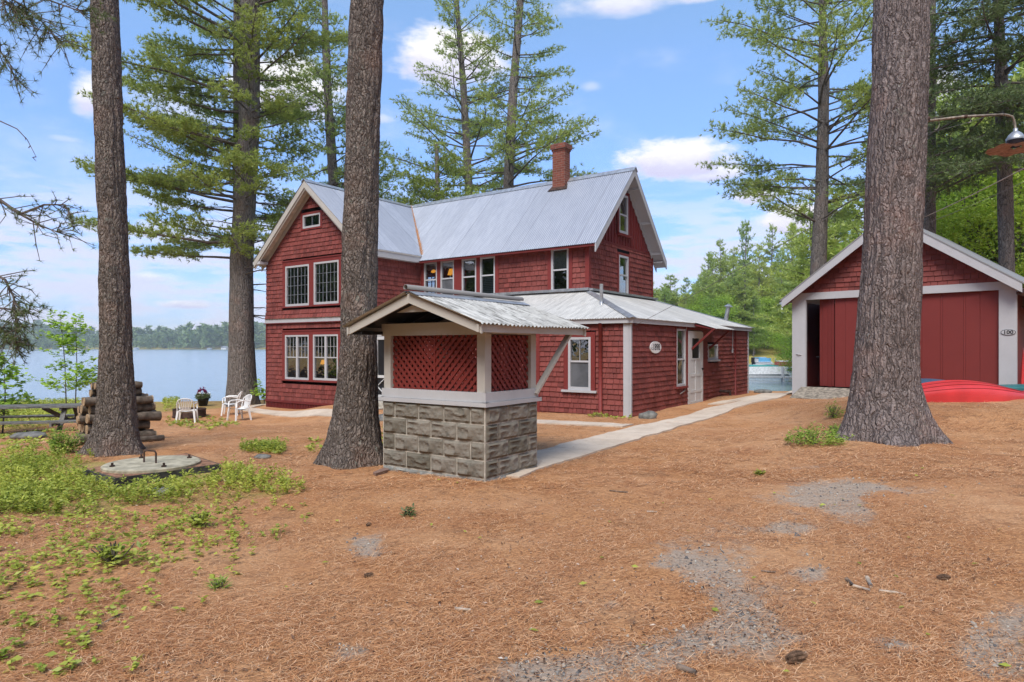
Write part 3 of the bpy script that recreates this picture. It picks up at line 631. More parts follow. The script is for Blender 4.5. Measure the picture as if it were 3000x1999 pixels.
    ms = [(q[0], q[1], zbm, sum(p[3] for p in ms)/4) for q in ms]; ztm = ms[0][3]; m5 = (m5[0], m5[1], 3.21, m5[3])
    hs = [(ms[0][0]-.14, ms[3][1]+.14, 3.0, 4.6), (m5[0]-.12, m5[1]+.12, 3.0, m5[3]+.0)]
    g = MB(); shingles(g, MF, -8.83, -2.39, 3.13, 4.70, holes=hs, seed=11, ex=.15); g.build('wall', red, root)
    g = MB(); xs = [ms[0][0]-.14]+[x for q in ms for x in (q[0]-.002, q[1]+.002)]+[ms[3][1]+.14]
    for i in range(0, len(xs), 2): wbox(g, MF, xs[i], xs[i+1], -.01, .03, 3.0, 4.6)
    for q in ms: wbox(g, MF, q[0]-.002, q[1]+.002, -.01, .028, q[3]+.002, 4.6)
    wbox(g, MF, hs[1][0], m5[0]-.002, -.01, .03, 3.0, 4.6); wbox(g, MF, m5[1]+.002, hs[1][1], -.01, .03, 3.0, 4.6); wbox(g, MF, m5[0]-.002, m5[1]+.002, -.01, .028, m5[3]+.002, 4.6)
    g.build('window_surround', M['red paint'], root)
    for i, q in enumerate(ms):
        window(MF, root, *q, rail=.47, curtain=[[('valance', 0, 1, .80, 1.0)], [('valance', 0, 1, .80, 1.0)], None, [('blind', 0, 1, .05, .5)]][i], lowerscreen=(i in (1,)), fw=.05)
    window(MF, root, *m5, rail=.50, fw=.06, curtain=[('shade', 0, 1, .52, 1.0)], sill='white paint')
    # gable wall: shingles below, battened boards above
    gl = SR(1811.4, 1839, 750, 863, -2.39); gu = SR(1812, 1837.8, 571, 685, -2.39)
    RB, RZ = 4.615, 7.09; msl = 1.035; zdiv = sz(1750, 699, -2.39)
    gtop = lambda s: RZ-.13-msl*abs(s-RB)
    g = MB(); shingles(g, GA, 2.39, 6.84, 3.1, zdiv, top=gtop, holes=[(gl[0]-.1, gl[1]+.1, gl[2]-.05, gl[3]+.08)], seed=12, ex=.15)
    h2 = (gu[0]-.11, gu[1]+.11, gu[2]-.05, gu[3]+.1)
    pts = [(2.39, zdiv), (6.84, zdiv)]
    def gbox(s0, s1, n0, n1, z0):
        za, zb = gtop(s0), gtop(s1)
        if min(za, zb) < z0+.01: return
        P = [GA(s0, n0, z0), GA(s1, n0, z0), GA(s1, n1, z0), GA(s0, n1, z0), GA(s0, n0, za), GA(s1, n0, zb), GA(s1, n1, zb), GA(s0, n1, za)]; g.hexa(P, 0)
    s = 2.5
    g.build('gable_wall', red, root); g = MB()
    while s < 6.8:
        e = min(s+.2, RB if s < RB-.001 else 9); 
        if e-s < .03: s = e; continue
        mid = (s+e)/2
        if h2[0] < mid < h2[1]:
            wbox(g, GA, s, e, -.03, .0, zdiv, h2[2]) if h2[2] > zdiv else None
        else: gbox(s, e, -.03, .0, zdiv)
        s = e
    s = 2.62
    while s < 6.7:
        if h2[0]-.03 < s < h2[1]+.03: wbox(g, GA, s, s+.045, -.01, .022, zdiv+.01, h2[2])
        else: gbox(s, s+.045, -.01, .022, zdiv+.01)
        s += .195
    wbox(g, GA, 2.39, 6.84, -.02, .026, zdiv-.06, zdiv+.005)
    for (w, hh) in ((gu, h2),):
        wbox(g, GA, hh[0], w[0]-.002, -.03, .034, hh[2], min(hh[3], gtop(hh[0])-.02)); wbox(g, GA, w[1]+.002, hh[1], -.03, .034, hh[2], hh[3]); wbox(g, GA, w[0]-.002, w[1]+.002, -.03, .032, w[3]+.002, hh[3])
        wbox(g, GA, hh[0]-.03, hh[1]+.05, -.01, .10, hh[2]-.05, hh[2]+.02)
    g.build('board_gable', M['dull red board'], root)
    g = MB(); w = gl; wbox(g, GA, w[0]-.1, w[0]-.002, -.01, .03, 3.1, w[3]+.08); wbox(g, GA, w[1]+.002, w[1]+.1, -.01, .03, 3.1, w[3]+.08); wbox(g, GA, w[0]-.002, w[1]+.002, -.01, .028, w[3]+.002, w[3]+.08)
    wbox(g, GA, 2.39-.001, 2.48, -.01, .035, 3.1, 4.55); wbox(g, MF, -2.48, -2.39+.035, -.01, .033, 3.1, 4.55); wbox(g, GA, 6.75, 6.84, -.01, .035, 3.1, 4.6)
    g.build('corner_board', M['red paint'], root)
    window(GA, root, *gu, rail=.52, fw=.06); window(GA, root, gl[0], gl[1], 3.2, gl[3], rail=.49, fw=.06, curtain=[('c', .7, 1, .4, 1)])
    # main roof
    sl_ = math.atan(msl); dF = -H.e2*math.cos(sl_)-Vector((0, 0, math.sin(sl_))); nF = -H.e2*math.sin(sl_)+Vector((0, 0, math.cos(sl_)))
    dB = H.e2*math.cos(sl_)-Vector((0, 0, math.sin(sl_))); nB = H.e2*math.sin(sl_)+Vector((0, 0, math.cos(sl_))); Lm = 2.53/math.cos(sl_)
    aR = -1.99
    def topM(x):      # valley line
        if x > XC+2.72: return 0.0
        return 0
    def startM(x):
        # for columns left of the valley foot the sheet starts at the valley
        return 0.0
    def botM(x):
        # roof exists from ridge down to valley where left of valley foot
        return Lm
    def vtop(x):
        d = (x-XC)*ws/1.04      # horizontal run from the ridge where the wing slope is reached
        return 0.0
    # the region right of the valley: columns x in (XC, XR+.25) run from ridge to valley line; beyond that to the eave
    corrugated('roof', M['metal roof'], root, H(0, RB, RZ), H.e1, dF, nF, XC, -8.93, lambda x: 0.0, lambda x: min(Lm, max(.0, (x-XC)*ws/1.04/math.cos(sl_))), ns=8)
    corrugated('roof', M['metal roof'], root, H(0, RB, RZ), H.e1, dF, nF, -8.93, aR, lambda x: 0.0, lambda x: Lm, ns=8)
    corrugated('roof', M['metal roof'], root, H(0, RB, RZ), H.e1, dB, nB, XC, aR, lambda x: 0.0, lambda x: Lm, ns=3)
    g = MB()
    for d_, n_ in ((dF, nF), (dB, nB)): P = [H(XC+.2, RB, RZ+.03), H(aR+.03, RB, RZ+.03), H(aR+.03, RB, RZ+.03)+d_*.20, H(XC+.2, RB, RZ+.03)+d_*.20]; g.prism(P, -n_*.006)
    g.build('ridge_cap', M['galvanised'], root)
    # rusty valley with pine needles
    g = MB(); A = H(XC+.05, RB-.04, RZ+.0); B = H(-8.64, 4.615-2.79*ws/1.04, 4.66); r = random.Random(3); V = []; n = 60
    for i in range(n+1):
        t = i/n; c = A.lerp(B, t)+Vector((0, 0, .03)); w = .02+.10*t*r.uniform(.4, 1.2); V += [c+H.e2*w*.9+H.e1*(-.0)+Vector((0, 0, .9*w)), c, c+H.e1*w*-.1+H.e2*-w*.0+H.e1*w*.9+Vector((0, 0, .02))]
    V2 = []
    for i in range(n+1):
        t = i/n; c = A.lerp(B, t)+Vector((0, 0, .022)); w = (.015+.075*t)*r.uniform(.5, 1.3)
        V2 += [c-H.e1*w*.75+Vector((0, 0, .75*w*ws)), c, c+H.e1*0+H.e2*w*.75+Vector((0, 0, .75*w*msl))]
    g.add(V2, [(3*i+k, 3*i+3+k, 3*i+4+k, 3*i+1+k) for i in range(n) for k in (0, 1)]); 
    for i in range(130):
        t = (r.random())**.6; c = A.lerp(B, t)+Vector((0, 0, .026)); w = .04+.13*t*r.random()
        if r.random() < .5: q = c-H.e1*w+Vector((0, 0, w*ws)); d = H.e2*.008
        else: q = c+H.e2*w+Vector((0, 0, w*msl)); d = H.e1*.008
        g.add([c-d, c+d, q], [(0, 1, 2)])
    g.build('valley_flashing', M['valley rust'], root)
    g = MB(); sf = MB()
    for sg in (1, -1):
        for (a0, a1, t0, t1, m_) in ((aR-.04, aR-.005, .02, .17, g), (-2.36, aR-.045, .10, .125, sf), (-2.388, -2.36, .125, .22, sf)):
            if m_ is sf and sg < 0: continue
            yb = RB+sg*2.53; P = [H(a0, RB, RZ-t0/math.cos(sl_)), H(a0, yb, RZ-2.53*msl-t0/math.cos(sl_)), H(a0, yb, RZ-2.53*msl-t1/math.cos(sl_)), H(a0, RB, RZ-t1/math.cos(sl_))]
            m_.prism(P, H.e1*(a1-a0))
        for k in range(3 if sg > 0 else 0):
            d = (.35, 1.25, 2.1)[k]; c = H(-2.36, RB+sg*d, RZ-msl*d-.19); sf.beam(c, c+H.e1*.32, .05, .09)
    g.build('rake_board', M['white paint'], root); sf.build('soffit', M['white paint'], root)
    g = MB(); g.box(H, -8.8, -2.05, 2.12, 2.16, 4.40, 4.46); g.box(H, -8.8, -2.05, 2.16, 2.39, 4.44, 4.458); g.build('fascia', M['red paint'], root); g = MB(); g.box(H, -8.8, -2.05, 6.86, 7.1, 4.44, 4.47); g.build('soffit', M['white paint'], root)
    # --- low wrap-around extension
    xw = FR(1666, 1732, 988, 1143, 0); tw = SR(1980, 2006.5, 964, 1132, 0); dd = SR(2014.5, 2057, 971, 1181, 0); sw = SR(2073, 2101, 1009, 1054, 0)
    g = MB(); shingles(g, FW, -7.85, 0, -.12, 2.17, holes=[(xw[0]-.13, xw[1]+.13, xw[2]-.04, xw[3]+.12)], seed=21, ex=.125); g.build('wall', red, root)
    g = MB(); shingles(g, EX, 0, 9.51, -.12, 2.17, holes=[(tw[0]-.06, dd[1]+.03, tw[2]-.04, 2.2), (dd[0]-.03, dd[1]+.03, -.3, 2.2), (sw[0]-.03, sw[1]+.03, sw[2]-.02, sw[3]+.02)], seed=22, ex=.125, wmin=.11, wmax=.3)
    shingles(g, EX, tw[0]-.06, dd[1]+.03, dd[3]+.03, 2.17, seed=25, ex=.125); g.build('wall', red, root)
    g = MB(); BW = Wall(H(0, 9.51, 0), -H.e1, H.e2); shingles(g, BW, 0, 2.4, -.1, 2.17, seed=23, ex=.25); g.build('wall', red, root)
    g = MB(); wbox(g, EX, tw[1]+.002, dd[0]-.03, -.01, .025, tw[2]-.04, 2.17); wbox(g, EX, tw[0]-.06, tw[0]-.002, -.01, .025, tw[2]-.04, 2.17)
    wbox(g, EX, 9.3, 9.46, -.01, .03, -.1, 2.16) if False else None
    wbox(g, FW, -2.56, -2.46, -.01, .035, -.15, 2.16); wbox(g, FW, -7.86, -7.78, -.01, .035, -.1, 2.16); g.build('corner_board', M['red paint'], root)
    g = MB(); wbox(g, FW, -.15, .0, -.01, .045, -.15, 2.155); wbox(g, EX, -.045, .03, -.01, .04, -.15, 2.155); wbox(g, EX, 9.46, 9.53, -.01, .04, -.12, 2.155); g.build('corner_board', M['white paint'], root)
    window(FW, root, *xw, rail=.46, muntin={1: (2, 1)}, casing=.12, sill='white paint', lowerscreen=True, fw=.06)
    window(EX, root, *tw, rail=.53, fw=.05, sill='red paint', curtain=[('c', .5, 1, .1, .5), ('c', 0, 1, .55, .95)])
    window(EX, root, *sw, kind='single', fw=.05, sill='white paint', curtain=[('c', .4, 1, .05, 1)])
    # side door
    g = MB(); D0, D1, Z0, Z1 = dd; wbox(g, EX, D0-.03, D0+.10, -.03, .03, Z0, Z1); wbox(g, EX, D1-.07, D1, -.03, .03, Z0, Z1-.02)
    gb = H.fb(2025.5, 0), H.fb(2048, 0); zg = sz(2036, 1050, 0); wbox(g, EX, D0+.10, D1-.07, -.03, .028, Z1-.2, Z1); wbox(g, EX, D0+.10, gb[0]+.0, -.03, .026, zg, Z1-.2); wbox(g, EX, gb[1], D1-.07, -.03, .026, zg, Z1-.2)
    wbox(g, EX, D0+.10, D1-.07, -.03, .012, Z0, zg)
    ww = D1-.07-D0-.10
    for (z0, z1) in ((.0, .05), (.24, .30), (.60, .66), (.97, 1.0)):
        wbox(g, EX, D0+.10, D1-.07, -.02, .026, Z0+(zg-Z0)*z0, Z0+(zg-Z0)*z1)
    for f_ in (0, .46, .94): wbox(g, EX, D0+.10+ww*f_, D0+.10+ww*(f_+.07), -.02, .024, Z0, Z0+(zg-Z0)*.97)
    dr_ = g.build('door', M['white door paint'], root)
    g = MB(); wbox(g, EX, gb[0], gb[1], -.02, -.01, zg, Z1-.2); g.build('door_glass', M['black'], dr_)
    g = MB(); c = EX(D1-.10, .05, Z0+1.0*(Z1-Z0)*.47); g.tube([EX(D1-.10, .02, c.z), c], .012); g.lathe(c, [(0, .03), (.025, .025), (.03, 0), (.02, -.02), (0, -.02)], 10, H.e1); g.build('door_knob', M['black'], dr_, smooth=True)
    g = MB(); g.box(H, -.05, .5, D0-.1, D1+.1, -.25, .02); g.build('door_step', M['path concrete'], root)
    # screen door on the porch beside the wing, seen left of the well house
    sdz0 = H.z(1172, -8.3, 0); sdz1 = H.z(986, -8.3, 0)
    s0, s1 = -8.78, -7.9; g = MB()
    for q in ((s0, s0+.09, sdz0, sdz1), (s1-.09, s1, sdz0, sdz1), (s0+.09, s1-.09, sdz1-.1, sdz1), (s0+.09, s1-.09, sdz0, sdz0+.16)): wbox(g, FW, q[0], q[1], -.02, .03, q[2], q[3])
    zm = sdz0+(sdz1-sdz0)*.37; wbox(g, FW, s0+.09, s1-.09, -.02, .028, zm-.04, zm+.04); c = (s0+s1)/2; wbox(g, FW, c-.02, c+.02, -.02, .024, zm+.04, sdz1-.1)
    g.beam(FW(s0+.09, .012, sdz0+.16), FW(s1-.09, .012, zm-.04), .02, .035, H.e2); g.beam(FW(s0+.09, .016, zm-.04), FW(s1-.09, .016, sdz0+.16), .02, .035, H.e2)
    dr2 = g.build('screen_door', M['white door paint'], root)
    g = MB(); wbox(g, FW, s0+.09, s1-.09, -.012, -.006, sdz0+.1, sdz1-.05); g.build('screen', M['black'], dr2)
    g = MB(); wbox(g, FW, s0-.05, s1+.05, -.01, .02, sdz1+.01, 2.2); g.build('door_header', M['white paint'], root)
    g = MB(); g.box(H, s0-.05, s1+.3, -.9, 0, -.55, sdz0-.18); g.box(H, s0-.05, s1+.3, -.45, 0, sdz0-.18, sdz0-.03); g.build('door_step', M['mortar'], root)
    # extension fascia and roofs
    g = MB(); zf0, zf1 = 2.16, 2.285; g.box(H, -8.8, .11, -.11, -.075, zf0, zf1); g.box(H, .075, .11, -.075, 4.0, zf0, zf1); g.box(H, .075, .11, 5.45, 9.62, zf0, zf1); g.box(H, -2.4, .075, 9.59, 9.62, zf0, zf1)
    g.build('fascia', M['white paint'], root)
    g = MB(); g.box(H, -8.8, .075, -.075, 0, zf0+.01, zf0+.03); g.box(H, 0, .075, 0, 9.6, zf0+.01, zf0+.03); g.build('soffit', M['dull red board'], root)
    zt_, dz = 3.19, .361; Ld = 2.54; cs = math.cos(math.atan(dz)); sn = math.sin(math.atan(dz))
    dE = -H.e2*cs-Vector((0, 0, sn)); nE = -H.e2*sn+Vector((0, 0, cs)); dS = H.e1*cs-Vector((0, 0, sn)); nS = H.e1*sn+Vector((0, 0, cs)); dK = H.e2*cs-Vector((0, 0, sn)); nK = H.e2*sn+Vector((0, 0, cs))
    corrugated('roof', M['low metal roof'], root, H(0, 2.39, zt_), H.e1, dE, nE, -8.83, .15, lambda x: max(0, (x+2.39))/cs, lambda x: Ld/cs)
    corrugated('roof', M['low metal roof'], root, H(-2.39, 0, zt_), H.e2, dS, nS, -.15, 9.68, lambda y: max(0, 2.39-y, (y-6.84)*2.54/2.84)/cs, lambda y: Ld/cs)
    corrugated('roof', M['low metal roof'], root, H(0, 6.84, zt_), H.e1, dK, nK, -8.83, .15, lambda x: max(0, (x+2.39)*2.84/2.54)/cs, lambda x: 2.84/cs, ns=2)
    g = MB()
    for (A, B) in ((H(-2.39, 2.39, zt_+.02), H(.15, -.15, zt_-dz*Ld+.02)), (H(-2.39, 6.84, zt_+.02), H(.15, 9.68, zt_-dz*Ld+.02))):
        d = (B-A); p = Vector((0, 0, 1)).cross(d).normalized()*.11
        g = MB()
        for q in (p, -p): g.prism([A, B, B+q-Vector((0, 0, .03)), A+q-Vector((0, 0, .03))], (0, 0, .006))
        g.build('hip_cap', M['galvanised'], root)
    g = MB(); g.box(H, -8.8, -2.3, 2.2, 2.385, zt_-.0, zt_+.075); g.box(H, -2.385, -2.2, 2.3, 6.9, zt_-.0, zt_+.06); g.build('roof_flashing', M['galvanised'], root)
    # door canopy with two braces
    cb0, cb1 = 3.9, 5.5; cd = (H.e1*.66-Vector((0, 0, .20))).normalized(); cn = Vector((0, 0, 1)).cross(cd).cross(cd)*-1
    cn = cd.cross(-H.e2).normalized(); cn = cn if cn.z > 0 else -cn
    can = corrugated('canopy', M['low metal roof'], root, H(.08, 0, 2.315), H.e2, cd, cn, cb0, cb1, lambda y: 0, lambda y: .69, ns=2)
    g = MB()
    for b in (cb0+.06, cb1-.1): g.beam(H(.02, b, 1.55), H(.62, b, 2.08), .05, .07, H.e2); g.beam(H(.0, b, 2.25), H(.7, b, 2.09), .045, .06, H.e2); 
    g.beam(H(.66, cb0, 2.10), H(.66, cb1, 2.10), .045, .05); g.build('canopy_brace', M['dull red board'], can)
    # downpipe, conduit, wall lamp, spout
    g = MB(); b = H.fa(1760, -.07); g.tube([H(b, -.09, -.1), H(b, -.09, 2.17)], .047, 12); g.build('drainpipe', M['red paint'], root, smooth=True)
    g = MB(); b = H.fb(2154, .03); g.tube([H(.03, b, 0.0), H(.03, b, 2.15)], .035, 8); g.build('conduit', M['dull red board'], root, smooth=True)
    g = MB(); b = H.fb(2146, .04); g.tube([H(.07, b, 2.27), H(.05, b, 2.1), H(.04, b, 1.5)], .012, 6); g.tube([H(.04, b, 1.56), H(.04, b, 1.42)], .03, 8); g.build('service_cable', M['galvanised'], root)
    g = MB(); b = H.fb(2012, .05); g.tube([H(.05, b, 2.15), H(.03, b-.05, 2.0), H(.03, b-.03, .55), H(.04, b-.12, .42), H(.06, b-.5, .36)], .014, 6); g.build('service_cable', M['pale wire'], root)
    g = MB(); g.tube([H(0, 6.4, .25), H(.28, 6.6, .22)], .045, 8); g.tube([H(.28, 6.6, .26), H(.28, 6.6, -.05)], .04, 8); g.build('drain_spout', M['rust steel'], root)
    # vents on the low roof
    va = H.fa(1762, 1.0); vz = H.z(921, va, 1.0); vtz = H.z(832, va, 1.0)
    g = MB(); g.lathe(H(va, 1.0, vz-.15), [(.075, 0), (.075, .12), (.055, .24)], 14); f = g.build('vent_boot', M['black'], root, smooth=True)
    g = MB(); g.tube([H(va, 1.0, vz), H(va, 1.0, vtz)], .045, 14); g.build('vent_pipe', M['galvanised'], root, smooth=True)
    vb = px(2127, 936, H(-1.7, 8.3, 0).y); vt = px(2134, 899, H(-1.7, 8.3, 0).y); g = MB(); g.tube([vb-Vector((0, 0, .3)), vb, vt], .07, 12); g.lathe(vt, [(.16, 0), (.02, .10), (0, .1)], 12, (.1, 0, 1)); g.build('stove_pipe', M['galvanised'], root, smooth=True)
    # chimney
    cb = 4.45; ca = H.fa(1645, cb); A0, A1, B0, B1 = ca-.24, ca+.22, cb-.17, cb+.17; zt2 = H.z(423, ca, cb)
    def bricks(name, a0, a1, b0, b1, z0, z1, parent):
        q = MB().box(H, a0, a1, b0, b1, z0, z1).build(name, M['chimney brick'], parent)
        me = q.data; uv = me.uv_layers.new(name='UVMap')
        for p in me.polygons:
            n_ = p.normal; t = H.e1 if abs(n_.dot(H.e1)) < .5 else H.e2
            for li in p.loop_indices: co = me.vertices[me.loops[li].vertex_index].co; uv.data[li].uv = (co.dot(t), co.z)
        return q
    ch = bricks('chimney', A0, A1, B0, B1, 6.4, zt2, root); bricks('chimney_cap', A0-.05, A1+.05, B0-.05, B1+.05, zt2-.19, zt2-.03, ch); bricks('chimney_cap', A0-.02, A1+.02, B0-.02, B1+.02, zt2-.25, zt2-.19, ch)
    g = MB(); g.box(H, A0+.06, A1-.06, B0+.06, B1-.06, zt2, zt2+.02); g.build('flue', M['black'], ch)
    g = MB(); q = H(ca, B0-.10, RZ-msl*(RB-B0+.10)+.02); g.prism([q-H.e1*.36, q+H.e1*.36, q+H.e1*.27-dF*.30, q-H.e1*.27-dF*.30], nF*.02); g.build('chimney_flashing', M['rust steel'], ch)
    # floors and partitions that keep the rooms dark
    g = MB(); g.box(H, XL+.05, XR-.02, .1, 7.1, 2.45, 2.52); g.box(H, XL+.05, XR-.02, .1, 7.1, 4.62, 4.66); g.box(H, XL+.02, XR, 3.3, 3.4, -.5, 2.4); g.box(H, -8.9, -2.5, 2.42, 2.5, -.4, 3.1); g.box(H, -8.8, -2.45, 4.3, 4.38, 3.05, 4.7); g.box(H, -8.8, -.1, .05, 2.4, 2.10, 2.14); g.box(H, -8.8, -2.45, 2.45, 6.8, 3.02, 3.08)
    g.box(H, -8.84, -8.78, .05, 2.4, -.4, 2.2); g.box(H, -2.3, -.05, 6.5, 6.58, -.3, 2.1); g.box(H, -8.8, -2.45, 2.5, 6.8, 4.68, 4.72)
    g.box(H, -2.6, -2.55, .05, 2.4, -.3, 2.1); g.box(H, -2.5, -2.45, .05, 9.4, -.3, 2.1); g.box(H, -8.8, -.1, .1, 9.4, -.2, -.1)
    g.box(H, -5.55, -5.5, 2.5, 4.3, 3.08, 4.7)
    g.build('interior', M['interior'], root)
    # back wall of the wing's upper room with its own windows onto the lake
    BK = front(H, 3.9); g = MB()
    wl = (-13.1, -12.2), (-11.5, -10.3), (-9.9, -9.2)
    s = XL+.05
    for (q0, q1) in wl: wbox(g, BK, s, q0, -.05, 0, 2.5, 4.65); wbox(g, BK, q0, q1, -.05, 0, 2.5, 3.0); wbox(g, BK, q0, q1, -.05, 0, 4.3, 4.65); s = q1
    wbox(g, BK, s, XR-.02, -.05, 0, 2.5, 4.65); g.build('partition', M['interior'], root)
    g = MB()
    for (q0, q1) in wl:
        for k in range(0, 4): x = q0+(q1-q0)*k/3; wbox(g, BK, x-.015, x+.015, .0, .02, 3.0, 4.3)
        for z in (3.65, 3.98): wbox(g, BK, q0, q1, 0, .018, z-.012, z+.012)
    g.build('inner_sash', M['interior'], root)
    return ms, w4, xw
ms, w4, xw = house()

def table_lamp(p, label, s=1.0, base='dark wood inside'):
    t = thing('table_lamp', label, 'lamp', p, 'lamps lit behind the cottage windows')
    g = MB(); g.lathe(p, [(.07*s, 0), (.075*s, .02*s), (.02*s, .05*s), (.045*s, .12*s), (.02*s, .2*s), (.012*s, .26*s)], 12); g.build('lamp_base', M[base], t, smooth=True)
    g = MB(); g.lathe(p, [(.15*s, .22*s), (.09*s, .42*s)], 16); g.build('lamp_shade', M['lamp shade glow'], t, smooth=True)
for i, (u, v) in enumerate(((1275, 793), (1324, 800))):
    b = 2.39+.45; a = H.fa(u, b); z = H.z(v, a, b); table_lamp(H(a, b, z-.32*.9), ['lit orange table lamp behind the leftmost upstairs window beside the wing', 'lit orange table lamp behind the second upstairs window from the wing'][i], 1.0)
b = .5; a = H.fa(948, b); z = H.z(1056, a, b); table_lamp(H(a, b, z-.3), 'lit amber lamp behind the ground floor window beside the leaning pine trunk', .75)

# oval date plaque
def plaque():
    b = H.fb(1920, .03); z = H.z(1018, 0, b); t = thing('date_plaque', 'white oval plaque reading c.1898 on the red shingled side wall', 'sign', H(.03, b, z))
    W_ = side(H, 0); g = MB(); n = 40; rs, rz = .205, .285; rs = abs(H.fb(1936, 0)-H.fb(1904, 0))/2; rz = 17.5*H(0, b, 0).y/FPX
    o = [W_(b+rs*math.cos(2*math.pi*k/n), .02, z+rz*math.sin(2*math.pi*k/n)) for k in range(n)]; g.prism(o, H.e1*.025)
    g.build('plaque_board', M['pvc white'], t)
    text('1898', W_, b+.03, z, .155, .047, M['black'], t, ang=0, sx=abs(rs)*1.15, bold=.001); text('c.', W_, b-rs*.68, z-.02, .08, .047, M['black'], t, ang=0)
def text(s, W_, x, z, h, n, mat, parent, ang=0, sx=None, extr=.003, bold=0.0):
    cu = bpy.data.curves.new('lettering', 'FONT'); cu.body = s; cu.align_x = 'CENTER'; cu.align_y = 'CENTER'; cu.size = h*1.45; cu.extrude = extr; cu.offset = bold
    o = bpy.data.objects.new('tmp', cu); COL.objects.link(o); dg = bpy.context.evaluated_depsgraph_get(); dg.update(); me = bpy.data.meshes.new_from_object(o.evaluated_get(dg)); bpy.data.objects.remove(o)
    co = [v.co.copy() for v in me.vertices]; w = max(c.x for c in co)-min(c.x for c in co); k = (sx/w if sx else 1); ca, sa = math.cos(math.radians(ang)), math.sin(math.radians(ang)); off = rootloc(parent)
    for v, c in zip(me.vertices, co): xx, yy = c.x*k, c.y; xx, yy = xx*ca-yy*sa, xx*sa+yy*ca; v.co = W_(x+xx, n+c.z, z+yy)-off
    me.materials.clear(); me.materials.append(mat); q = link(bpy.data.objects.new('lettering', me)); q.parent = parent
    return q
plaque()

